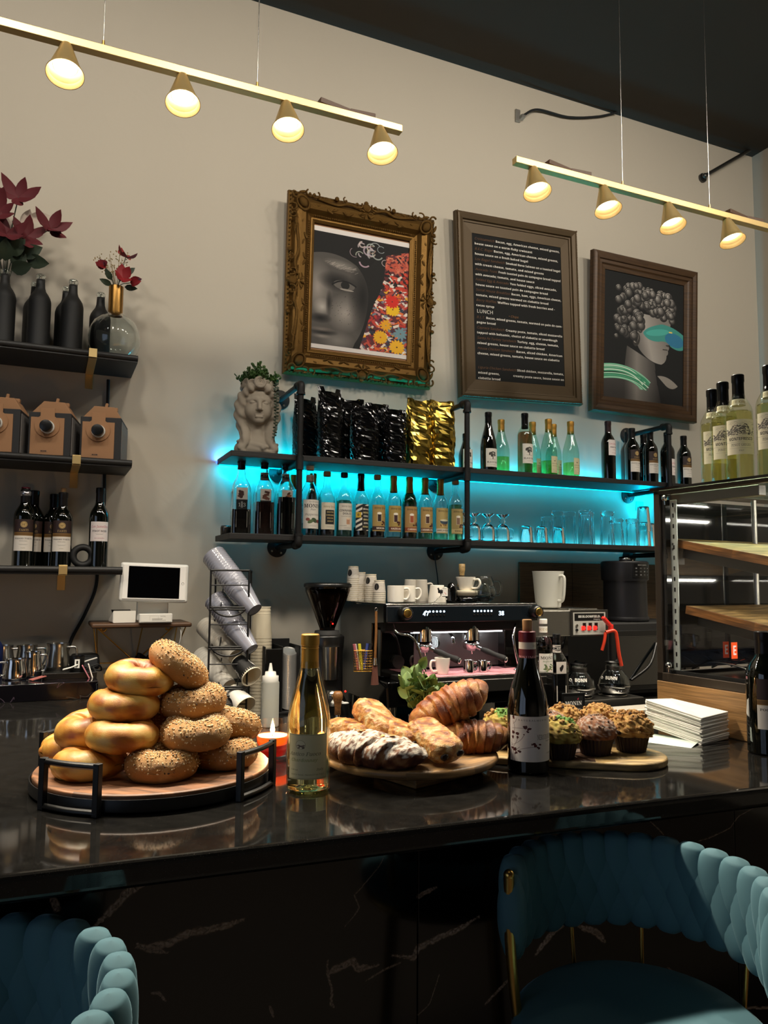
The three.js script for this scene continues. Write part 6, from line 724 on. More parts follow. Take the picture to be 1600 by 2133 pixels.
  const wk = thing('bamboo_whisk', 'bamboo tea whisk standing in the white cup', 'whisk', [1.662, K + 0.06, 0.41]); part('handle', lathe([[0, 0.05], [0.012, 0.05], [0.0105, 0.056], [0.0125, 0.072], [0.014, 0.076], [0.0135, 0.104], [0, 0.105]], 20), M.pale_wood, wk); part('thread', tor(0.0125, 0.0016, 0, 0, 0, 20, 6).rotateX(PI / 2).translate(0, 0.052, 0), M.rubber, wk); const tin = []; for (let i = 0; i < 24; i++) { const a = i / 24 * 2 * PI; tin.push(rod([0.011 * cos(a), 0.05, 0.011 * sin(a)], [0.021 * cos(a), 0.006, 0.021 * sin(a)], 0.0009, 4)); } tag(part('tines', tin, M.pale_wood, wk), null, null, null, 'stuff');
  for (const [x, z, s, l] of [[1.775, 0.4, 1, 'large rounded glass jug at the right end of the machine top'], [1.735, 0.46, 0.72, 'smaller rounded glass jug before the large one']]) { const g = thing('glass_jug', l, 'jug', [x, K, z], -0.2); part('body', lathe([[0, 0.004], [0.036 * s, 0.002], [0.048 * s, 0.016], [0.052 * s, 0.05 * s], [0.046 * s, 0.09 * s], [0.036 * s, 0.112 * s], [0.034 * s, 0.112 * s], [0.044 * s, 0.088 * s], [0.05 * s, 0.05 * s], [0.046 * s, 0.018], [0, 0.008]], 32), M.tumbler, g); part('handle', tube([[0.046 * s, 0.09 * s, 0], [0.075 * s, 0.088 * s, 0], [0.085 * s, 0.06 * s, 0], [0.074 * s, 0.03 * s, 0], [0.05 * s, 0.03 * s, 0]], 0.0042, 24, 8), M.tumbler, g); }
  // pens and brush on the left flank
  const b = thing('pen_basket', 'gold wire mesh basket of marker pens hung on the espresso machine', 'basket', [1.163, 1.12, 0.5], -0.35), bars = []; for (let i = 0; i <= 8; i++) { const q = -0.036 + i * 0.009; bars.push(rod([q, 0, 0.02], [q, 0.08, 0.022], 0.0008, 4), rod([q, 0.0 + i * 0.01, 0.021], [-0.036 + 0, 0.0 + i * 0.01, 0.021], 0.0008, 4), rod([0.036, i * 0.01, 0.021], [-0.036, i * 0.01, 0.021], 0.0008, 4)); } for (const s of [-1, 1]) for (let i = 0; i <= 8; i++) bars.push(rod([s * 0.036, i * 0.01, -0.02], [s * 0.036, i * 0.01, 0.021], 0.0008, 4)); part('mesh', bars, M.gold, b); part('rim', wire([[-0.036, 0.08, -0.02], [0.036, 0.08, -0.02], [0.036, 0.08, 0.022], [-0.036, 0.08, 0.022]], 0.0016, 6, true), M.gold, b); part('bottom', box(0.072, 0.002, 0.042, 0, 0, 0, 0), M.gold, b);
  [['pink', 0xb0606a, -0.024, 0.3], ['yellow', 0xd9d03a, -0.008, 0.2], ['blue', 0x3a4a8a, 0.008, -0.25], ['black', 0x141414, 0.024, -0.2], ['white', 0xd8d4cc, -0.016, 0.35]].forEach(([n, k, x, a], i) => { const p = thing('marker_pen', n + ' marker pen in the gold mesh basket', 'pen', [b.position.x + x * 0.9, 1.125, 0.5 - x * 0.35 + (i % 2) * 0.01 - 0.004]); p.rotation.z = a * 0.6; part('barrel', cyl(0.0055, 0.0055, 0.075, 0, 0, 0, 12), S(k, 0.4), p); part('cap', cyl(0.0062, 0.006, 0.032, 0, 0.07, 0, 12), S(i === 3 ? 0x222222 : k, 0.3), p); });
  const br = thing('brush', 'long wooden counter brush hanging on the flank of the espresso machine', 'brush', [1.195, 1.07, 0.545]); part('handle', tube([[0.004, 0.285, 0], [0.003, 0.2, 0.003], [0, 0.13, 0.004], [0, 0.1, 0.003]], 0.0055, 24, 8), M.beech, br); part('ferrule', cyl(0.0075, 0.0095, 0.028, 0, 0.076, 0.003, 14), M.steel, br); part('bristles', warp(cyl(0.0095, 0.016, 0.078, 0, 0, 0.003, 24), (q) => { const k = 1 + 0.06 * sin(Math.atan2(q.z, q.x) * 9); q.x *= k; q.z *= k * 0.6; }), S(0x5a3226, 0.9), br); part('hook', tor(0.006, 0.0012, 0.004, 0.292, 0, 14, 6), M.steel, br);
  const tp = thing('tamper', 'wooden handled coffee tamper standing on the back counter', 'tamper', [0.835 + 0.03, BC, 0.62]); tp.position.set(1.0, BC, 0.66); part('handle', lathe([[0, 0.15], [0.012, 0.15], [0.018, 0.142], [0.019, 0.13], [0.015, 0.112], [0.011, 0.09], [0.0125, 0.066], [0, 0.066]].reverse(), 24), M.beech, tp); part('shaft', lathe([[0, 0.066], [0.009, 0.066], [0.009, 0.02], [0.026, 0.016], [0.027, 0], [0, 0]].reverse(), 24), M.chrome, tp);
}
{ // board, filter brewer, carafes, oven, canister
  const bd = thing('wall_board', 'brown backing board leaning on the wall behind the filter brewer', 'board', [2.72, 1.42, 0.012]); for (const [x, w] of [[-0.335, 0.328], [0.0, 0.336], [0.335, 0.328]]) part('panel', uvBox(box(w, 0.31, 0.014, x, -0.0, 0, 0.002)), M.board, bd);
  const t = thing('filter_brewer', 'steel filter coffee brewer with three red lit switches', 'coffee maker', [2.1, 0, 0.33]);
  part('head', box(0.4, 0.115, 0.26, 0.05, 1.292, 0.06, 0.006), M.brushed, t); part('column', box(0.34, 0.35, 0.12, 0.03, 1.09, -0.08, 0.004), M.gloss, t); part('base', box(0.46, 0.035, 0.34, 0.2, BC + 0.018, 0.06, 0.006), M.dark_steel, t); part('top_lip', box(0.16, 0.006, 0.22, 0.14, 1.352, 0.06, 0.002), M.steel, t);
  part('face_plate', box(0.205, 0.118, 0.008, 0.155, 1.292, 0.193, 0.002), M.dark_steel, t); part('print', print(0.18, 0.1, L.bloom, 0.152, 1.29, 0.1975), M.label_gloss, t); for (let i = 0; i < 3; i++) part('switch', box(0.017, 0.018, 0.004, 0.111 + i * 0.0325 + 0.005, 1.27, 0.199, 0.001), M.red_led, t); for (const y of [1.282, 1.262]) part('knob', place(cyl(0.006, 0.006, 0.006, 0, 0, 0, 14), { p: [0.08, y, 0.197], r: [PI / 2, 0, 0] }), y > 1.27 ? M.steel : M.plastic, t); part('filter_basket', [cyl(0.075, 0.06, 0.06, 0.02, 1.175, 0.08, 28)], M.gloss, t); for (const x of [0.125, 0.325]) part('warmer_plate', lathe([[0, 0.008], [0.062, 0.008], [0.066, 0.004], [0.066, 0], [0, 0]], 32).translate(x, BC + 0.036, 0.14), M.steel, t);
  const carafe = (pos, turn, label, handle, brand) => { const c = thing('coffee_carafe', label, 'carafe', pos, turn); part('bowl', lathe([[0, 0.004], [0.05, 0.002], [0.067, 0.014], [0.073, 0.036], [0.066, 0.07], [0.046, 0.1], [0.034, 0.112], [0.033, 0.128], [0.038, 0.14], [0.036, 0.14], [0.031, 0.128], [0.031, 0.112], [0.064, 0.07], [0.071, 0.036], [0.065, 0.016], [0, 0.008]], 40), M.tumbler, c); part('steel_base', lathe([[0, 0], [0.05, 0], [0.068, 0.01], [0.075, 0.034], [0.0745, 0.04], [0.0735, 0.04], [0.066, 0.013], [0, 0.006]], 36), M.chrome, c); part('band', lathe([[0.036, 0.108], [0.038, 0.11], [0.038, 0.126], [0.036, 0.128]], 28), M.dark_steel, c); part('handle', [tube([[0, 0.125, -0.038], [0, 0.14, -0.075], [0, 0.115, -0.1], [0, 0.05, -0.108], [0, 0.022, -0.1]], 0.011, 30, 10)], handle, c); part('spout_rim', lathe([[0.034, 0.136], [0.04, 0.142], [0.037, 0.145], [0.032, 0.137]], 28), handle, c); if (brand) { const g = textAt(FONT, brand, 0.015, 0.0008); warp(g, (q) => { const a = q.x / 0.071, r = 0.0655 + q.z; q.set(r * sin(a), q.y + 0.076, r * cos(a)); q.z -= (q.y - 0.07) * 0.35; }); part('lettering', [g, place(tor(0.0055, 0.0016, 0, 0, 0, 16, 6), { p: [-0.044, 0.075, 0.05], r: [0, -0.7, 0] })], M.white, c); } return c; };
  carafe([2.225, BC + 0.045, 0.48], -0.5, 'round glass coffee carafe with white lettering, left one before the oven', M.plastic, 'BUNN'); carafe([2.425, BC + 0.045, 0.48], -0.9, 'round glass coffee carafe with white lettering, right one before the oven', M.plastic, 'BUNN');
  { const o = thing('orange_handle', 'orange red carafe handle sticking out beside the brewer', 'handle', [2.335, 1.2, 0.55]); part('grip', [tube([[-0.012, 0.05, 0], [0.03, 0.056, 0.01], [0.042, 0.02, 0.012], [0.05, -0.04, 0.012], [0.066, -0.1, 0.01]], 0.0085, 30, 10), tube([[-0.012, 0.05, 0], [-0.02, 0.01, 0], [-0.03, -0.03, -0.005]], 0.007, 16, 8)], S(0xc2381f, 0.4), o); part('top_lever', [place(box(0.06, 0.016, 0.02, 0, 0, 0, 0.005), { p: [-0.005, 0.098, 0.0], r: [0, 0, -0.75] }), box(0.018, 0.035, 0.02, 0.018, 0.068, 0.0, 0.004)], S(0xd02a20, 0.35), o); }
  const v = thing('counter_oven', 'black countertop oven with a dark glass door', 'oven', [2.79, BC, 0.2]); part('body', box(0.58, 0.34, 0.38, -0.03, 0.19, 0, 0.008), M.matte, v); const dr = part('door', box(0.45, 0.29, 0.015, -0.09, 0.18, 0.196, 0.006), M.plastic, v); part('window', box(0.38, 0.23, 0.003, -0.09, 0.18, 0.2045, 0.001), M.tint_glass, dr); part('window_trim', wire([[-0.28, 0.065, 0.206], [0.1, 0.065, 0.206], [0.1, 0.295, 0.206], [-0.28, 0.295, 0.206]], 0.0016, 6, true), M.dark_steel, dr); for (let i = 0; i < 11; i++) part('vent_slat', box(0.006, 0.03, 0.002, -0.03 + i * 0.0095, 0.25, 0.207, 0.0005), M.walnut, dr); part('handle', [tube([[-0.2, 0.09, 0.21], [-0.11, 0.16, 0.235], [-0.04, 0.26, 0.21]], 0.007, 20, 8)], M.plastic, dr); part('panel', box(0.09, 0.3, 0.012, 0.195, 0.18, 0.196, 0.003), M.gloss, v); for (const x of [-0.22, 0.22]) part('foot', cyl(0.014, 0.016, 0.024, x, 0, 0.15, 14), M.rubber, v);
  const c = thing('black_canister', 'large black round container with a control label on the oven', 'container', [2.7, BC + 0.362, 0.25]); part('body', lathe([[0, 0], [0.112, 0], [0.114, 0.006], [0.114, 0.02], [0.108, 0.024], [0.106, 0.2], [0.116, 0.206], [0.118, 0.292], [0.11, 0.3], [0, 0.304]], 40), S(0x17171a, 0.38), c); part('control_label', wrap(0.1188, 0.218, 0.07, 0.95, L.keypad, 0.1), M.label_gloss, c); part('lid_knob', lathe([[0, 0.325], [0.026, 0.322], [0.03, 0.31], [0.024, 0.302], [0, 0.302]], 24), M.chrome, c);
  const j = thing('plastic_jug', 'translucent plastic measuring jug on top of the brewer', 'jug', [2.15, 1.356, 0.36], -1.35); part('body', lathe([[0, 0.003], [0.054, 0], [0.058, 0.005], [0.072, 0.165], [0.074, 0.168], [0.071, 0.167], [0.056, 0.007], [0, 0.006]], 36), P(0xd9d8cf, 0.6, { transmission: 0.35, thickness: 0 }), j); part('handle', tube([[0.068, 0.145, 0], [0.095, 0.142, 0], [0.096, 0.09, 0], [0.086, 0.035, 0], [0.06, 0.032, 0]], 0.007, 24, 8), P(0xd9d8cf, 0.55, { transmission: 0.25, thickness: 0 }), j);
  bottle('syrup_bottle', 'mint syrup bottle with a striped cap behind the red wine', [1.95, BC + 0.135, 0.6], { kind: 'syrup', r: 0.038, h: 0.262, glass: M.glass, wine: wine(0xd9dcb0), level: 0.09, cap: { mat: M.white, from: 0.93 }, labels: [[L.monin2, 0.03, 0.09, 2.2]], neck: [L.montenotch, 0.206, 0.026, 0.0175] });
  const st = thing('flavour_station', 'black stepped syrup display stand with white lettering', 'stand', [1.955, BC, 0.64], -0.1); part('step', [box(0.16, 0.135, 0.12, -0.02, 0.0675, -0.03, 0.003), box(0.16, 0.05, 0.11, -0.0, 0.025, 0.07, 0.003)], M.plastic, st); part('front_plate', box(0.105, 0.1, 0.006, 0.03, 0.06, 0.128, 0.002), M.plastic, st); part('print', print(0.088, 0.07, L.station, 0.028, 0.062, 0.1315), M.label, st);
  bottle('syrup_bottle', 'black and white labelled square syrup bottle in the stand', [1.945, BC + 0.051, 0.7], { kind: 'routin', r: 0.038, h: 0.29, glass: M.glass, wine: P(0x0a0a0a, 0.1), level: 0.13, cap: { mat: M.plastic, from: 0.88 }, labels: [[L.black1883, 0.02, 0.16, 0.046]], neck: [L.black1883, 0.215, 0.03, 0.0165] }, -0.1);
  const g = thing('grey_tray', 'pale grey slatted tray on the front of the back counter', 'tray', [2.26, BC, 0.72]); part('plate', box(0.52, 0.012, 0.16, 0, 0.012, 0, 0.004), S(0xa39f95, 0.5), g); part('lip', [box(0.52, 0.03, 0.012, 0, 0.015, 0.08, 0.004)], S(0xb1ada2, 0.45), g); part('slot', box(0.1, 0.002, 0.05, 0.18, 0.019, 0.02, 0), M.black, g);
  const dp = thing('black_pan', 'black glossy pan with a folded handle behind the muffins', 'pan', [2.58, BC, 0.75]); part('body', box(0.26, 0.05, 0.16, 0, 0.025, 0, 0.015), M.gloss, dp); part('handle', tube([[-0.15, 0.03, 0.08], [-0.12, 0.05, 0.09], [0.0, 0.056, 0.09], [0.12, 0.056, 0.09]], 0.006, 20, 8), M.gloss, dp);
}

// ---------------------------------------------------------------- glass display case on the bar
{
  const t = thing('display_case', 'countertop glass display case with lit wooden shelves on the right', 'display case', [1.655, 1.07, 1.58], 0.07), W = 0.86, D = 0.56, B = 0.125, HT = 0.685, fr = M.old_frame = S(0x4b4239, 0.35, 0.6);
  part('wood_base', uvBox(box(0.02, 0.122, 0.318, 0.008, 0.061, 0.159, 0.002), 1, false), M.oak, t); part('plinth', box(W - 0.03, 0.12, D - 0.03, W / 2 + 0.02, 0.06, D / 2, 0.003), M.black, t);
  const b = 0.022; for (const [x, z] of [[0.011, 0.011], [0.011, D - 0.011], [W - 0.011, 0.011], [W - 0.011, D - 0.011]]) part('post', box(b, HT - B, b, x, (HT + B) / 2, z, 0.003), fr, t);
  for (const y of [B + 0.01, HT - 0.012]) { part('rail', box(b, y > 0.3 ? 0.012 : 0.024, D, 0.011, y, D / 2, 0.002), fr, t); part('rail', box(b, y > 0.3 ? 0.012 : 0.024, D, W - 0.011, y, D / 2, 0.002), fr, t); part('rail', box(W, y > 0.3 ? 0.012 : 0.024, b, W / 2, y, 0.011, 0.002), fr, t); part('rail', box(W, y > 0.3 ? 0.012 : 0.024, b, W / 2, y, D - 0.011, 0.002), fr, t); }
  part('gasket', [box(0.006, HT - B - 0.03, 0.01, 0.012, (HT + B) / 2, 0.027, 0.001), box(0.006, 0.01, D - 0.05, 0.012, B + 0.027, D / 2, 0.001)], M.rubber, t);
  part('glass_side', box(0.004, HT - B - 0.04, D - 0.05, 0.006, (HT + B) / 2, D / 2, 0), M.glass, t); part('glass_front', box(W - 0.05, HT - B - 0.04, 0.004, W / 2, (HT + B) / 2, D - 0.008, 0), M.glass, t); part('glass_side', box(0.004, HT - B - 0.04, D - 0.05, W - 0.006, (HT + B) / 2, D / 2, 0), M.glass, t);
  part('glass_top', box(W + 0.01, 0.006, D + 0.01, W / 2, HT - 0.003, D / 2, 0.001), pane(0xd6e6dc), t); part('top_edge', [box(W + 0.012, 0.007, 0.003, W / 2, HT - 0.003, D + 0.006, 0), box(0.003, 0.007, D + 0.012, -0.0065, HT - 0.003, D / 2, 0)], M.gloss, t);
  for (const x of [0.23, 0.64]) part('sliding_door', box(0.42, HT - B - 0.06, 0.006, x, (HT + B) / 2, x < 0.4 ? 0.012 : 0.02, 0.001), M.tint_glass, t);
  part('slotted_upright', box(0.004, 0.5, 0.024, 0.028, 0.4, 0.05, 0.001), S(0xcfd8d2, 0.35, 0.4), t); for (let i = 0; i < 16; i++) part('slot', box(0.0045, 0.012, 0.005, 0.0275, 0.17 + i * 0.031, 0.05, 0), M.black, t); part('slotted_upright', box(0.004, 0.5, 0.024, W - 0.03, 0.4, 0.05, 0.001), M.steel, t);
  for (const y of [HT - 0.03, B + 0.045]) part('hinge_bolt', [place(lathe([[0, 0.01], [0.005, 0.01], [0.009, 0.006], [0.01, 0], [0, 0]].reverse(), 18), { p: [0.0, y, 0.045], r: [0, 0, PI / 2] }), rod([-0.002, y, 0.045], [-0.002, y - 0.02, 0.045], 0.002)], M.chrome, t); for (const y of [0.44, 0.425, 0.16]) part('hole_plug', place(cyl(0.004, 0.004, 0.003, 0, 0, 0, 12), { p: [0.029, y + 0.08, 0.045], r: [0, 0, PI / 2] }), M.rubber, t);
  // sloping wooden shelves, each with a light bar under its front edge; a third bar under the top
  const shelf = (y, z, slope, len) => { const s = part('wood_shelf', uvBox(box(W - 0.09, 0.024, len, 0, 0, 0, 0.002)), M.pale_wood, t); s.position.set(W / 2, y - sin(slope) * len / 2 - 0.012, z + cos(slope) * len / 2); s.rotation.x = slope; part('edge_strip', uvBox(box(0.006, 0.024, len, -(W - 0.09) / 2 - 0.003, 0, 0, 0.001)), M.beech, s); part('bracket', box(0.004, 0.03, len * 0.9, -(W - 0.1) / 2 + 0.02, -0.027, 0, 0.001), M.dark_steel, s); return s; };
  shelf(0.538, 0.03, 0.19, 0.42); shelf(0.342, 0.075, 0.165, 0.45);
  const bar = (x0, x1, y, z, k) => { const lb = part('light_bar', box(x1 - x0, 0.012, 0.018, (x0 + x1) / 2, y, z, 0.002), M.steel, t); const n = 11; for (let i = 0; i < n; i++) part('led', box(0.009, 0.002, 0.005, lerp(x0 + 0.03, x1 - 0.03, i / (n - 1)), y - 0.0065, z, 0), M.led_white, lb); const l = new THREE.RectAreaLight(new THREE.Color(1, 0.96, 0.82), k, x1 - x0, 0.014); l.name = 'case_light'; l.position.set((x0 + x1) / 2, y - 0.009, z); l.rotation.set(-PI / 2 + 0.5, 0, 0); t.add(l); };
  bar(0.05, W - 0.05, HT - 0.028, D - 0.06, 60); bar(0.06, W - 0.06, 0.425, 0.47, 45); part('top_beam', box(0.03, 0.03, 0.3, 0.06, HT - 0.03, 0.17, 0.003), M.dark_steel, t); part('centre_post', rod([0.36, B, 0.07], [0.36, HT - 0.02, 0.07], 0.008, 14), M.brushed, t);
  const rack = []; for (let i = 0; i < 8; i++) { const x = 0.1 + i * 0.085; rack.push(tube([[x, B + 0.03, 0.04], [x, B + 0.055, 0.1], [x, B + 0.052, 0.2], [x, B + 0.03, 0.27], [x, B + 0.004, 0.29]], 0.003, 24, 6)); } for (const g of rack) part('wire_hoop', g, M.chrome, t); part('deck', box(W - 0.04, 0.006, D - 0.06, W / 2, B + 0.012, D / 2, 0.001), S(0x1a2022, 0.2), t);
  for (const [x, y, z, w, h] of [[0.05, 0.27, 0.06, 0.02, 0.025], [0.09, 0.255, 0.07, 0.028, 0.04], [0.14, 0.25, 0.07, 0.018, 0.024], [0.045, 0.48, 0.06, 0.024, 0.04]]) part('clear_tag', box(w, h, 0.001, x, y, z, 0), pane(0xd8d8d2, { roughness: 0.3 }), t);
  part('sign_reflection', print(0.028, 0.05, L.exit, 0.3, 0.2, 0.03), S(0xffffff, 0.5, 0, { map: T.labels, emissive: 0xffffff, emissiveMap: T.labels, emissiveIntensity: 0.8 }), t);  // glowing print standing in for an exit sign reflected in the case glass
  const MB = { kind: 'bordeaux', r: 0.0365, h: 0.305, glass: pane(0xf6f8ec), wine: wine(new THREE.Color(0.92, 0.9, 0.64)), inset: 0.003, level: 0.2, cap: { mat: M.cap_black, from: 0.775 }, labels: [[L.monte, 0.075, 0.098, 2.3]], neck: [L.montenotch, 0.218, 0.017, 0.0185, 0.0165] };
  const m = bottle('white_wine_bottle', 'pinot grigio bottle standing furthest left on the glass case', [1.835, 1.757, 1.645], MB, -0.5, 'pinot grigio bottles on the glass case'); copy(m, [1.795, 1.757, 1.722], -0.6, 'pinot grigio bottle on the glass case, second from the left'); copy(m, [1.768, 1.757, 1.8], -0.75, 'pinot grigio bottle on the glass case, third from the left'); copy(m, [1.766, 1.757, 1.905], -0.8, 'pinot grigio bottle on the glass case, cut by the right edge');
  bottle('wine_bottle', 'dark wine bottle in the gap behind the pinot grigio bottles', [3.11 + 0.14, 1.995, 0.12], { ...FANTI, h: 0.3 });
}

// ---------------------------------------------------------------- on the bar, top at 1.07
const BT = 1.07;
{
  const t = thing('bagel_tray', 'round wooden serving tray with black metal rim and square handles', 'tray', [0.22, BT, 1.7], -0.78);
  part('wood_top', uvBox(lathe([[0, 0.018], [0.226, 0.018], [0.228, 0.02], [0.229, 0.03], [0.226, 0.034], [0, 0.034]], 72)), M.acacia, t); part('metal_rim', lathe([[0.222, 0.004], [0.232, 0.004], [0.234, 0.006], [0.234, 0.026], [0.231, 0.026], [0.23, 0.01], [0.222, 0.009]], 72), M.black, t);
  for (let i = 0; i < 4; i++) { const h = part('handle', [box(0.012, 0.09, 0.012, -0.06, 0.045, 0, 0.0015), box(0.012, 0.09, 0.012, 0.06, 0.045, 0, 0.0015), tube([[-0.064, 0.084, 0], [0, 0.084, 0.006], [0.064, 0.084, 0]], 0.006, 10, 4), tube([[-0.064, 0.006, 0], [0, 0.006, 0.006], [0.064, 0.006, 0]], 0.006, 10, 4)], M.black, t), a = i * PI / 2; h.position.set(0.236 * sin(a), 0, 0.236 * cos(a)); h.rotation.y = a; }
}
// bagels: a plump ring with a nearly closed hole; crust tone in patches, a rolled seam or seeds
function bagelShape(sd, plain) {
  const f = (u, v) => { const a = u * 2 * PI, b = v * 2 * PI, lump = 1 + 0.05 * nz(cos(a) * 1.7 + sd, sin(a) * 1.7, 3) + 0.03 * nz(cos(a) * 4 + sd, sin(a) * 4, sin(b) * 2), seam = plain ? -0.0048 * Math.exp(-Math.pow(((a + b * 0.35 + sd) % (2 * PI) - 3) * 7, 2)) - 0.0036 * Math.exp(-Math.pow(((a * 1 - b * 0.5 + sd * 2 + 20) % (2 * PI) - 2) * 8, 2)) : 0.0012 * nz(cos(a) * 12, sin(a) * 12, b * 4 + sd), r = 0.0335 * lump + seam, R = 0.0355; let y = r * sin(b) * (sin(b) < 0 ? 0.8 : 0.9); return [-(R + r * cos(b)) * cos(a), Math.max(y, -0.0235), (R + r * cos(b)) * sin(a)]; };
  const g = grid(f, 60, 32, true, true), dark = new THREE.Color(0xb26522), gold = new THREE.Color(0xd8963a), pale = new THREE.Color(0xdfb45c);
  return tint(g, (q, c) => { const n = fbm(q.x * 26 + sd, q.y * 26, q.z * 26, 4), az = Math.atan2(q.z, q.x), spot = plain ? Math.min(...[0.7, 2.9, 5.1].map((o) => { const d = ((az + sd * 1.3 + o) % (2 * PI) + 3 * PI) % (2 * PI) - PI; return Math.hypot(d * 1.5, (q.y + 0.006) * 48); })) + n * 1.1 : 9, k = clamp(0.62 + n * 1.6, 0, 1) * sstep(spot, 0.45, 1.0); c.copy(plain ? pale : new THREE.Color(0xd6a866)).lerp(plain ? gold : new THREE.Color(0xc08a48), sstep(k, 0.2, 0.55)); if (plain) c.lerp(dark, sstep(k, 0.55, 0.95)); });
}
{
  const crust = P(0xffffff, 0.42, { vertexColors: true, bumpMap: T.crust, bumpScale: 0.0003, clearcoat: 0.2, clearcoatRoughness: 0.3 }), rough = P(0xffffff, 0.62, { vertexColors: true, bumpMap: T.crust, bumpScale: 0.0012 });
  const plainG = [0, 1, 2].map((i) => bagelShape(i * 3.7 + 1, true)), seedG = [0, 1].map((i) => bagelShape(i * 5.3 + 2, false)), seed1 = new THREE.SphereGeometry(1, 6, 4).scale(0.0021, 0.0008, 0.0013), white = new THREE.MeshStandardMaterial({ color: 0xffffff, roughness: 0.6 });
  const TY = BT + 0.034;
  const put = (plain, i, x, y, z, rx, ry, rz, label, n = 1500) => {
    const o = solo('bagel', (plain ? plainG : seedG)[i], plain ? crust : rough, label, 'bagel', plain ? 'plain golden bagels on the tray' : 'seeded bagels on the tray'); o.position.set(x, TY + y, z); o.rotation.order = 'ZXY'; o.rotation.set(rx, ry, rz);
    if (!plain) { const p = seedG[i].attributes.position, N = seedG[i].attributes.normal, im = new THREE.InstancedMesh(seed1, white, n), d = new THREE.Object3D(), c = new THREE.Color(); let k = 0; while (k < n) { const j = rnd() * p.count | 0, ny = N.getY(j); if (ny < rr(-0.45, 0.75)) continue; const e = 0.0022; d.position.set(p.getX(j) + rr(-e, e), p.getY(j) + 0.0004, p.getZ(j) + rr(-e, e)); d.quaternion.setFromUnitVectors(V(0, 1, 0), V(N.getX(j), ny, N.getZ(j))).multiply(new THREE.Quaternion().setFromEuler(new THREE.Euler(rr(-0.5, 0.5), rr(0, 6), rr(-0.5, 0.5)))); d.scale.setScalar(rr(0.6, 1.25)); d.updateMatrix(); im.setMatrixAt(k, d.matrix); const s = rnd(); im.setColorAt(k++, s < 0.68 ? c.setRGB(0.78, 0.6, 0.34) : s < 0.9 ? c.setRGB(0.4, 0.19, 0.06) : c.setRGB(0.05, 0.03, 0.02)); } im.name = 'seeds'; tag(im, null, null, null, 'stuff'); o.add(im); }
    return o;
  };
  const b = 0.024;
  put(true, 0, 0.092, b, 1.752, 0, 0.4, 0.03, 'plain golden bagel lying behind the front left tray handle'); put(true, 1, 0.07, b, 1.61, 0, 2, 0, 'plain golden bagel at the back left of the tray, mostly hidden'); put(false, 0, 0.218, b, 1.81, 0.05, 1, 0, 'dark seeded bagel at the very front of the tray'); put(false, 1, 0.345, b, 1.765, 0, 2.2, 0.0, 'dark seeded bagel at the front right, beside the right handle'); put(false, 0, 0.24, b, 1.64, 0, 0, 0, 'seeded bagel buried in the bottom layer of the pile');
  put(true, 2, 0.148, b + 0.05, 1.765, 0.08, 2.6, -0.05, 'plain golden bagel in the second layer, centre of the left column'); put(true, 0, 0.095, b + 0.051, 1.675, 0.1, 4.2, 0.16, 'plain golden bagel in the second layer at the far left'); put(false, 1, 0.284, b + 0.05, 1.79, 0.1, 0.3, 0.04, 'pale seeded bagel in the second layer, largest on the right side'); put(false, 0, 0.365, b + 0.048, 1.71, 0, 3.4, -0.2, 'seeded bagel at the right edge of the second layer'); put(false, 1, 0.225, b + 0.05, 1.655, 0, 5, 0, 'seeded bagel in the gap between the two columns, dark and half hidden');
  put(true, 1, 0.154, b + 0.1, 1.722, 0.1, 1.1, -0.04, 'plain golden bagel in the third layer of the left column'); put(false, 0, 0.288, b + 0.1, 1.722, 0.12, 2.9, 0.1, 'pale seeded bagel in the third layer on the right'); put(true, 2, 0.183, b + 0.149, 1.705, 0.16, 5.3, -0.1, 'plain golden bagel on top of the left column'); put(false, 1, 0.262, b + 0.17, 1.69, 0.15, 1.9, -0.62, 'tilted seeded bagel at the very top of the pile', 1700);
}
{ // candle
  const t = thing('candle_glass', 'lit red and orange candle in a clear glass behind the bottle', 'candle', [0.492, BT, 1.6]);
  part('glass', lathe([[0.0005, 0.001], [0.032, 0.0], [0.034, 0.002], [0.0412, 0.083], [0.0405, 0.0845], [0.0395, 0.084], [0.0328, 0.008], [0.0005, 0.009]], 36), M.glass, t); part('red_wax', lathe([[0, 0.01], [0.0325, 0.01], [0.0348, 0.034], [0, 0.034]], 30), P(0xe03a22, 0.9, { transmission: 0.6, thickness: 0,   }), t); part('orange_wax', lathe([[0, 0.034], [0.0348, 0.034], [0.0364, 0.053], [0.03, 0.051], [0, 0.05]], 30), P(0xf09040, 0.9, { transmission: 0.6, thickness: 0,   }), t); part('wick', rod([0, 0.05, 0], [0, 0.058, 0], 0.0009), M.rubber, t);
  part('flame', lathe([[0, 0.054], [0.004, 0.058], [0.0055, 0.064], [0.0035, 0.075], [0, 0.085]], 16), S(0xffffff, 0.5, 0, { emissive: new THREE.Color(1, 0.72, 0.34), emissiveIntensity: 14 }), t); const l = new THREE.PointLight(new THREE.Color(1, 0.6, 0.25), 0.14, 0, 2); l.name = 'flame_light'; l.position.set(0, 0.066, 0); l.castShadow = true; l.shadow.radius = 0.25; t.add(l);
}
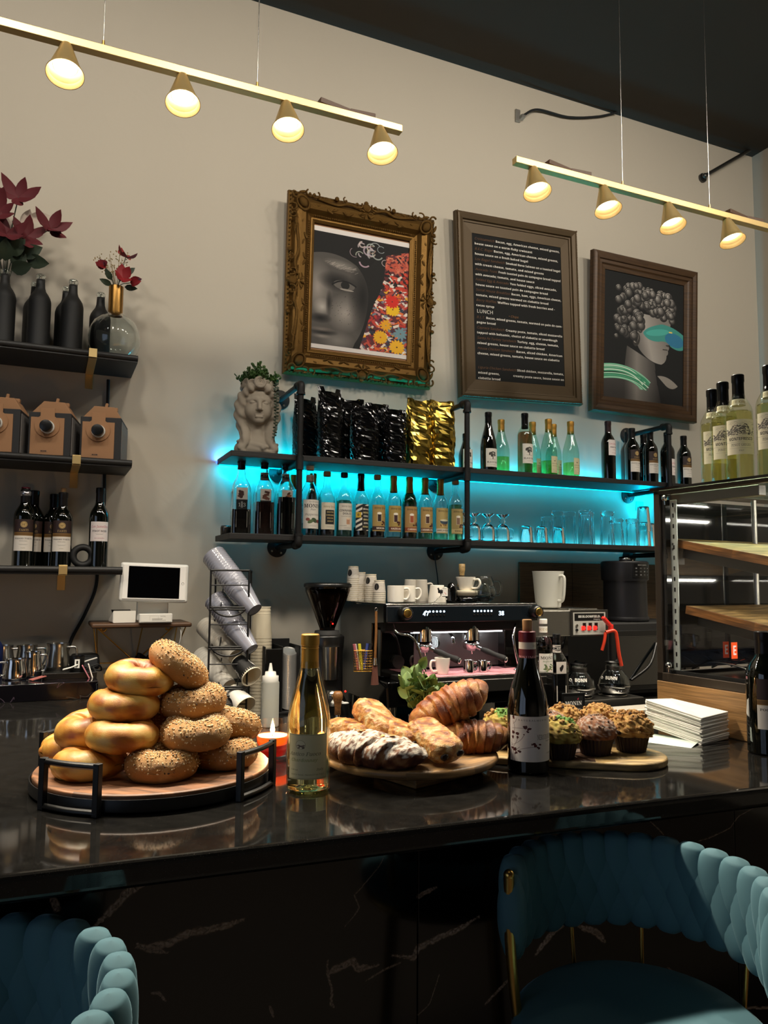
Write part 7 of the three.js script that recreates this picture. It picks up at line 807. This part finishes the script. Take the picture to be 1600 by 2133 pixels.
{ // the bottles
  const GW = P(0xffffff, 0.0, { transmission: 1, thickness: 0.06, ior: 1.34, attenuationColor: new THREE.Color(0.93, 0.9, 0.6), attenuationDistance: 0.1 });
  bottle('chardonnay_bottle', 'chardonnay bottle with a gold screw cap standing before the candle', [0.486, BT, 1.882], { kind: 'burgundy', r: 0.0425, h: 0.3, glass: pane(0xf5f6e2), wine: GW, inset: 0.0026, level: 0.262, cap: { mat: S(0xb58a36, 0.42, 0.5), from: 0.785, name: 'screw_cap' }, labels: [[L.fuoco, 0.03, 0.084, 1.95, -0.35]] });
  const o = scene.children[scene.children.length - 1]; for (const y of [0.274, 0.279, 0.284]) part('cap_ridge', tor(0.0172, 0.0007, 0, 0, 0, 28, 6).rotateX(PI / 2).translate(0, y, 0), S(0xb58a36, 0.4, 0.5), o);
  bottle('red_wine_bottle', 'red wine bottle with a flowered white label, burgundy capsule and cork', [0.975, BT, 1.915], { kind: 'burgundy', r: 0.0445, h: 0.298, glass: M.dark_glass, cap: { mat: M.foil_red, from: 0.78 }, cork: 0.027, labels: [[L.nero, 0.028, 0.094, 2.5, -0.12]], neck: [L.capsule, 0.236, 0.042, 0.0186, 0.0184] }, -0.2);
  bottle('wine_bottle', 'dark medal label wine bottle cut by the right edge of the photo', [1.612, BT, 1.985], { ...FANTI, h: 0.29, r: 0.042, labels: [[L.fanti, 0.062, 0.118, 2.1, 0.12]] }, -0.35);
}
// ---------------------------------------------------------------- pastries on the round board
{
  const t = thing('pastry_board', 'round pale wooden board on a block foot carrying the pastries', 'board', [0.74, BT, 1.81], 0.3); part('board', uvBox(lathe([[0, 0.023], [0.183, 0.023], [0.19, 0.027], [0.1915, 0.033], [0.189, 0.039], [0.184, 0.041], [0, 0.041]], 80)), M.mango, t); part('foot', uvBox(box(0.2, 0.024, 0.13, 0.0, 0.012, 0.06, 0.004)), M.mango, t);
  const bake = (g, sd, cols, scale = 30) => { const C = cols.map((c) => new THREE.Color(c)); return tint(g, (q, c) => { const k = clamp(0.5 + fbm(q.x * scale + sd, q.y * scale, q.z * scale, 5) * 1.7, 0, 0.999) * (C.length - 1), i = k | 0; c.copy(C[i]).lerp(C[i + 1], k - i); }); };
  const flaky = P(0xffffff, 0.42, { vertexColors: true, bumpMap: T.flake, bumpScale: 0.0016, clearcoat: 0.3, clearcoatRoughness: 0.35 }), Y = BT + 0.041;
  // a croissant bends in plan; rolled layers step up towards the middle
  const croissant = (len, R, bend, layers, sd) => grid((u, v) => { const a = u * 2 * PI, s = (v - 0.5) * 2, k = Math.pow(Math.max(0, 1 - Math.pow(Math.abs(s), 2.2)), 0.62), st = (Math.pow(1 - Math.abs(s), 1.25) * layers + 0.3 * sin(a + (s > 0 ? 0.3 : 1.6)) + 0.25 * nz(s * 3 + sd, cos(a), sin(a)) + 9) % 1, step = 0.84 + 0.22 * (st < 0.16 ? st / 0.16 : Math.pow(1 - (st - 0.16) / 0.84, 0.55) * 0.75 + 0.25), r = Math.max(R * k * step * (1 + 0.06 * nz(s * 6 + sd, cos(a) * 2, sin(a) * 2)), 0.0006); return [r * cos(a) * 0.95 + bend * s * s * len * 0.5, Math.max(r * sin(a) * 0.88, -R * 0.62), s * len / 2]; }, 48, 110);
  const C1 = bake(croissant(0.2, 0.05, 0.22, 4.4, 2), 3, [0x7a3410, 0xa8561c, 0xc87a34, 0xe0a458], 34), C2 = bake(croissant(0.19, 0.044, 0.3, 4.4, 8), 7, [0x66290d, 0x974b19, 0xbd702d, 0xd89a50], 34);
  let o = solo('croissant', C1, flaky, 'big glossy croissant lying across the top of the pastry pile', 'croissant'); o.position.set(0.838, Y + 0.09, 1.822); o.rotation.set(0.1, 1.25, 0.12); o.rotation.order = 'YXZ'; o.rotation.set(-0.42, 1.35, 0.1);
  o = solo('croissant', C2, flaky, 'darker croissant under the big one, tip pointing at the red wine bottle', 'croissant'); o.position.set(0.862, Y + 0.027, 1.868); o.rotation.set(0, 1.25, 0);
  // pain au chocolat: a flattened roll, the sticks show at its end
  const pain = (L2, w, h, sd) => grid((u, v) => { const a = u * 2 * PI, s = (v - 0.5) * 2, e = 0.62, k = Math.pow(Math.max(0, 1 - Math.pow(Math.abs(s), 7)), 0.5), n = 1 + 0.06 * nz(s * 4 + sd, cos(a) * 3, sin(a) * 3) + 0.07 * fbm(s * 15 + sd, cos(a) * 8, sin(a) * 8, 3), groove = 1 - 0.05 * Math.exp(-Math.pow((cos(a)) * 6, 2)) * (sin(a) > 0 ? 1 : 0); const q = Math.max(k, 0.02) * n; return [w / 2 * q * Math.sign(cos(a)) * Math.pow(Math.abs(cos(a)), e), h / 2 * q * groove * Math.sign(sin(a)) * Math.pow(Math.abs(sin(a)), 0.75), s * L2 / 2]; }, 72, 100);
  const pg = [0, 1, 2].map((i) => bake(pain(0.135, 0.076, 0.05, i * 4), i * 5 + 1, [0x93480f, 0xcf8230, 0xeaae58, 0xf7dba0], 62)), choc = S(0x1c0a06, 0.4);
  [['front pain au chocolat with its dark chocolate sticks showing', 0.745, 0.03, 1.915, 0.3, 0.15, 0.12, 0], ['pain au chocolat behind the front one, in the middle of the board', 0.702, 0.03, 1.842, 0.15, 0.3, -0.1, 1], ['pain au chocolat leaning up at the back left of the board', 0.672, 0.052, 1.79, 0.42, 0.15, -0.2, 2], ['pale pastry half hidden behind the almond croissant', 0.625, 0.026, 1.755, 0.0, 0.6, 0, 1]].forEach(([label, x, y, z, rx, ry, rz, i]) => { const p = solo('pain_au_chocolat', pg[i], flaky, label, 'pastry'); p.rotation.order = 'YXZ'; p.position.set(x, Y + y + 0.012, z); p.rotation.set(rx, ry, rz); for (const s of [-1, 1]) part('chocolate_stick', warp(sph(0.0085, s * 0.019, 0.0, 0.0655, 1.1, 0.85, 0.6, 14), (q) => { const k = 1 + 0.18 * nz(q.x * 300, q.y * 300, q.z * 300); q.y *= k; }), choc, p, 'dark chocolate end'); });
  // almond croissant: low, dusted with sugar in patches, sliced almonds on top
  const al = croissant(0.225, 0.052, 0.12, 2.4, 14); al.scale(1.12, 0.78, 1.12); const cr = [new THREE.Color(0x4a200e), new THREE.Color(0x8a4a1e), new THREE.Color(0xb98a5c)], sugar = new THREE.Color(0xded3c4);
  warp(al, (q) => { const n = fbm(q.x * 50, q.y * 50, q.z * 50, 3) * 0.006; q.y += q.y > 0 ? n + 0.004 * nz(q.x * 70, 1, q.z * 70) : 0; }); tint(al, (q, c, i) => { const n = fbm(q.x * 40, q.y * 40, q.z * 40, 4), s = fbm(q.x * 130 + 4, q.y * 130, q.z * 130, 4), ny = al.attributes.normal.getY(i); c.copy(cr[0]).lerp(cr[1], clamp(0.5 + n * 2, 0, 1)).lerp(cr[2], clamp(n * 2, 0, 0.6)); if (ny > 0.12) c.lerp(sugar, sstep(s + (ny - 0.2) * 0.22, -0.06, 0.16)); });
  o = solo('almond_croissant', al, P(0xffffff, 0.8, { vertexColors: true, bumpMap: T.flake, bumpScale: 0.001 }), 'almond croissant dusted with powdered sugar at the front left of the board', 'croissant'); o.position.set(0.618, Y + 0.024, 1.88); o.rotation.set(0, 0.55, 0); for (let i = 0; i < 9; i++) { const s = part('almond_slice', place(sph(0.5, 0, 0, 0, 1, 1, 1, 12), { s: [0.015, 0.0018, 0.01] }), S(0xcf9a5c, 0.6), o); s.position.set(rr(-0.012, 0.022), 0.033 + rr(-0.002, 0.003), rr(-0.05, 0.06)); s.rotation.set(rr(-0.3, 0.3), rr(0, 3), rr(-0.3, 0.3)); }
}
{ // leafy plant behind the pastries
  const t = thing('leafy_plant', 'small potted plant with rounded soft green leaves behind the pastries', 'plant', [0.872, BT, 1.61]); part('pot', lathe([[0, 0], [0.03, 0], [0.036, 0.075], [0.033, 0.076], [0.029, 0.006], [0, 0.006]], 28), M.brushed, t); part('soil', cyl(0.0335, 0.03, 0.01, 0, 0.055, 0), M.rubber, t);
  const lf = [0, 1].map((i) => grid((u, v) => { const s = (u - 0.5) * 2, k = Math.pow(sin(PI * Math.pow(v, 0.85)), 0.7) * 0.014; return [-s * k, v * 0.04, 0.004 * Math.abs(s) - 0.01 * v * v * (i ? 1 : 0.3) + 0.0006]; }, 6, 8, false));
  for (let i = 0; i < 11; i++) { const a = i * 2.4, r = 0.018 + 0.006 * i, e = V(r * cos(a) * 0.85, 0.15 + 0.055 * ((i * 7) % 5) / 5 - 0.0035 * i, r * sin(a) * 0.6); part('stem', tube([[0, 0.06, 0], [e.x * 0.6, e.y * 0.65, e.z * 0.6], [e.x, e.y, e.z]], 0.0016, 12, 5), M.sage, t); for (let k = 0; k < 9; k++) { const f = 0.4 + k / 8 * 0.6, m = part('leaf', lf[k % 2], M.sage, t), d = V(cos(k * 1.9 + a), k > 6 ? 1.6 : 0.55, sin(k * 1.9 + a)).normalize(); m.position.set(e.x * f, lerp(0.06, e.y, f), e.z * f); m.quaternion.setFromUnitVectors(V(0, 1, 0), d).multiply(new THREE.Quaternion().setFromEuler(new THREE.Euler(0, rr(0, 6), 0))); m.scale.setScalar(rr(0.7, 1.05)); } }
}
// ---------------------------------------------------------------- muffins on their board
{
  const t = thing('muffin_board', 'oblong striped wooden board under the muffins', 'board', [1.12, BT, 1.845], -0.6), pill = []; for (let i = 0; i <= 40; i++) { const a = i / 40 * 2 * PI - PI / 2; pill.push([0.105 * cos(a) + (i <= 20 ? 0.125 : -0.125), 0.105 * sin(a)]); } part('board', uvBox(prism(pill, 0.017, 0.005, 3).rotateX(-PI / 2).translate(0, 0, 0)), M.pale_wood, t); part('dark_stripe', uvBox(box(0.07, 0.0006, 0.2, 0.03, 0.0172, 0, 0)), M.walnut, t);
  const liner = grid((u, v) => { const a = u * 2 * PI, P0 = [[0.002, 0], [0.031, 0], [0.032, 0.001], [0.0435, 0.05], [0.0425, 0.0505], [0.03, 0.006]][Math.round(v * 5)], r = P0[0] * (1 + (P0[0] > 0.01 ? 0.028 * Math.sign(sin(a * 30)) * Math.pow(Math.abs(sin(a * 30)), 0.5) : 0)); return [-r * cos(a), P0[1], r * sin(a)]; }, 180, 5), paper = S(0x2c150b, 0.6);
  const dome = (sd, lump) => { const g = grid((u, v) => { const a = u * 2 * PI, b = v * PI / 2 * 1.18 - 0.28, d = V(cos(b) * cos(a), sin(b), cos(b) * sin(a)), n = lump * (0.6 - Math.abs(nz(d.x * 3.4 + sd, d.y * 3.4, d.z * 3.4))) + lump * 0.6 * nz(d.x * 8 + sd, d.y * 8, d.z * 8); return [-(0.047 + n) * cos(b) * cos(a), 0.049 + (0.036 + n * 1.1) * sin(b), (0.047 + n) * cos(b) * sin(a)]; }, 64, 30); return g; };
  const kinds = { green: [[0x8a6a20, 0xc9a648, 0xd6c468, 0xb9a23c], 0.006], crumb: [[0x9a5a24, 0xd09a4c, 0xe0b668, 0xb98040], 0.008], sugar: [[0x6a3418, 0x94552c, 0xb0744a, 0x7a4424], 0.004] }, mat = P(0xffffff, 0.75, { vertexColors: true, bumpMap: T.crust, bumpScale: 0.002 }), bitMat = new THREE.MeshStandardMaterial({ color: 0xffffff, roughness: 0.75, bumpMap: T.crust, bumpScale: 0.001 }), bit = warp(new THREE.IcosahedronGeometry(1, 1), (q) => { const k = 0.85 + 0.3 * nz(q.x * 2, q.y * 2, q.z * 2 + 3); q.multiplyScalar(k); });
  const shapes = {}; for (const k of Object.keys(kinds)) shapes[k] = [0, 1].map((i) => { const g = dome(i * 3 + k.length, kinds[k][1]), C = kinds[k][0].map((c) => new THREE.Color(c)); return tint(g, (q, c, j) => { const f = clamp(0.5 + fbm(q.x * 60 + i, q.y * 60, q.z * 60, 4) * 1.7, 0, 0.999) * 3, m = f | 0; c.copy(C[m]).lerp(C[Math.min(3, m + 1)], f - m); if (k === 'sugar' && g.attributes.normal.getY(j) > 0.1) c.lerp(new THREE.Color(0xd9cbbd), 0.8 * sstep(fbm(q.x * 170, q.y * 170, q.z * 170, 4), -0.05, 0.2)); if (k === 'green') { const d = Math.hypot(q.x - 0.008, q.z - 0.012) + 0.012 * nz(q.x * 90, q.z * 90, 2); if (d < 0.019) c.set(0x7fae4c); } }); });
  const put = (k, i, x, z, turn, label) => {
    const o = thing('muffin', label, 'muffin', [x, BT + 0.0172, z], turn); part('paper_case', liner, paper, o); const top = part('top', shapes[k][i], mat, o), p = shapes[k][i].attributes.position, N = shapes[k][i].attributes.normal;
    const n = k === 'crumb' ? 150 : k === 'green' ? 80 : 24, im = new THREE.InstancedMesh(bit, bitMat, n), d = new THREE.Object3D(), c = new THREE.Color(); for (let j = 0; j < n; j++) { let q; do q = rnd() * p.count | 0; while (N.getY(q) < rr(-0.3, 0.5)); const s = rr(0.0025, k === 'sugar' ? 0.004 : 0.0062); d.position.set(p.getX(q), p.getY(q) + s * 0.25, p.getZ(q)); d.rotation.set(rr(0, 6), rr(0, 6), 0); d.scale.set(s * rr(0.8, 1.3), s * 0.8, s); d.updateMatrix(); im.setMatrixAt(j, d.matrix); const r = rnd(), nearGreen = k === 'green' && Math.hypot(p.getX(q) - 0.008, p.getZ(q) - 0.012) < 0.018; im.setColorAt(j, nearGreen ? c.setRGB(0.25, 0.5, 0.12) : k === 'sugar' ? (r < 0.3 ? c.setRGB(0.03, 0.015, 0.01) : c.setRGB(0.5, 0.32, 0.2)) : r < 0.1 ? c.setRGB(0.05, 0.02, 0.015) : r < 0.5 ? c.setRGB(0.72, 0.42, 0.14) : c.setRGB(0.62, 0.33, 0.1)); } im.name = 'crumbs'; tag(im, null, null, null, 'stuff'); o.add(im); return o;
  };
  put('green', 0, 1.068, 1.9, 0.2, 'pistachio muffin with a green top, front left beside the red wine'); put('sugar', 0, 1.168, 1.9, 1, 'sugar dusted brown muffin, middle of the front row'); put('crumb', 0, 1.268, 1.905, 2, 'crumble topped muffin at the right end of the front row');
  put('sugar', 1, 1.105, 1.81, 2, 'sugar dusted muffin in the second row behind the green one'); put('crumb', 1, 1.178, 1.77, 0.7, 'crumble muffin with dark berries at the back of the board'); put('crumb', 0, 1.262, 1.8, 4, 'crumble topped muffin in the second row on the right'); put('sugar', 0, 1.075, 1.735, 3, 'powdered muffin half hidden behind the wine bottle'); put('green', 1, 1.008, 1.765, 5, 'pistachio muffin alone at the left end, seen left of the bottle');
}
{ // folded napkins
  const leaf = grid((u, v) => { const x = (u - 0.5) * 0.125, z = (v - 0.5) * 0.165; return [-x, 0.0022 * Math.cos((u - 0.5) * 5) + (v < 0.12 ? (0.12 - v) * 0.05 : 0), z]; }, 10, 10, false), sheet = (() => { const g = fuse([box(0.125, 0.0042, 0.165, 0, 0.0021, 0, 0.002)]); return warp(g, (q) => { q.y += 0.02 * Math.pow(clamp(-q.z / 0.0825, 0, 1), 3) * (1 - 0.3 * q.x / 0.06) + 0.002 * sin(q.x * 30); }); })();
  const n0 = solo('napkin', sheet, M.paper, 'first white napkin from the bottom of the pile against the display case', 'napkin', 'white napkins in the pile'); n0.position.set(1.578, BT, 1.765); n0.rotation.y = 0.2;
  for (let i = 1; i < 16; i++) { copy(n0, [1.578 + rr(-0.003, 0.003), BT + i * 0.0044, 1.765 + rr(-0.003, 0.003)], 0.2 + rr(-0.03, 0.03), ORD[i] + ' white napkin from the bottom of the pile against the display case'); }
  part('print', print(0.05, 0.009, L.napkin, 0, 0, 0), M.label, n0).position.set(-0.0635, 0.055, -0.045); n0.children[0].rotation.y = -PI / 2;
  const loose = solo('loose_napkin', leaf, S(0xcfdcd2, 0.85, 0, { side: THREE.DoubleSide }), 'thin greenish napkin lying flat in front of the pile', 'napkin'); loose.position.set(1.495, BT + 0.002, 1.775); loose.rotation.y = 0.5;
}
// ---------------------------------------------------------------- bar stools
{
  const velvet = P(0x4a717c, 0.8, { sheen: 1, sheenColor: new THREE.Color(0.28, 0.45, 0.52), sheenRoughness: 0.45 }), gold = M.brass;
  const petalG = (w, h, d, e = 0.6) => grid((u, v) => { const a = u * 2 * PI, k = v === 0 || v === 1 ? 0 : Math.pow(sin(PI * v), e), s = 1 + 0.012 * sin(v * 60 + cos(a) * 3); return [-w / 2 * k * cos(a) * s + 0.05 * w * sin(2 * PI * v), (v - 0.5) * h, d / 2 * Math.pow(k, 0.7) * Math.sign(sin(a)) * Math.pow(Math.abs(sin(a)), 0.8)]; }, 20, 20);
  const mid = petalG(0.066, 0.15, 0.05), top = petalG(0.072, 0.105, 0.05, 0.33), low = petalG(0.07, 0.085, 0.044, 0.42);
  const t = thing('bar_stool', 'teal velvet bar stool with a woven curved back and brass frame, on the right', 'bar stool', [0.915, 0, 2.315], 0, 'teal velvet bar stools'), R = 0.205, A0 = -0.92, A1 = 2.45, N = 15;
  part('seat', lathe([[0, 0.71], [0.185, 0.71], [0.2, 0.72], [0.207, 0.74], [0.203, 0.762], [0.185, 0.776], [0.12, 0.782], [0, 0.784]], 64), velvet, t);
  const at = (a, r = R) => [r * sin(a), -r * cos(a)];
  part('back_core', grid((u, v) => { const a = lerp(A0 + 0.03, A1 - 0.03, v), c = u * 2 * PI, r = R + 0.009 * cos(c), [x, z] = at(a, r); return [x, 0.917 + 0.058 * sin(c), z]; }, 16, 60), velvet, t);
  for (let i = 0; i <= N; i++) { const a = lerp(A0, A1, i / N), b = a + (A1 - A0) / N / 2; const add = (g, q, y, tilt) => { const m = part('woven_strap', g, velvet, t), [x, z] = at(q); m.position.set(x, y, z); m.rotation.order = 'YXZ'; m.rotation.set(0, -q, tilt); }; add(mid, a, 0.914, 0.06); if (i < N) { add(top, b, 0.952, -0.04); add(low, b, 0.874, -0.04); } }
  for (const a of [A0 - 0.1, A1 + 0.1]) { const [x, z] = at(a, R + 0.004), [x2, z2] = at(a, 0.19); part('back_post', tube([[x, 0.985, z], [x, 0.9, z], [lerp(x, x2, 0.4), 0.8, lerp(z, z2, 0.4)], [x2, 0.715, z2]], 0.009, 24, 12), gold, t); part('post_cap', sph(0.0095, x, 0.985, z, 1, 1, 1, 12), gold, t); }
  for (const a of [0.12, 0.75, 1.7]) { const [x, z] = at(a, R + 0.012), [x2, z2] = at(a, 0.2); part('support', rod([x2, 0.72, z2], [x, 0.87, z], 0.004, 8), gold, t); }
  part('seat_ring', tor(0.19, 0.009, 0, 0, 0, 48, 10).rotateX(PI / 2).translate(0, 0.704, 0), gold, t); for (let i = 0; i < 4; i++) { const a = i * PI / 2 + 0.4, [x, z] = at(a, 0.17), [x2, z2] = at(a, 0.23); part('leg', rod([x, 0.7, z], [x2, 0.006, z2], 0.011, 12), gold, t); } part('footrest', tor(0.212, 0.008, 0, 0, 0, 48, 10).rotateX(PI / 2).translate(0, 0.24, 0), gold, t);
  copy(t, [-0.1, 0, 2.29], 0.12, 'teal velvet bar stool cut off in the lower left corner');
}

// ---------------------------------------------------------------- shadows, and draw
scene.traverse((o) => { if (o.isMesh) { o.castShadow = !([].concat(o.material)[0].transmission > 0.9); o.receiveShadow = true; } });
renderer.render(scene, camera);
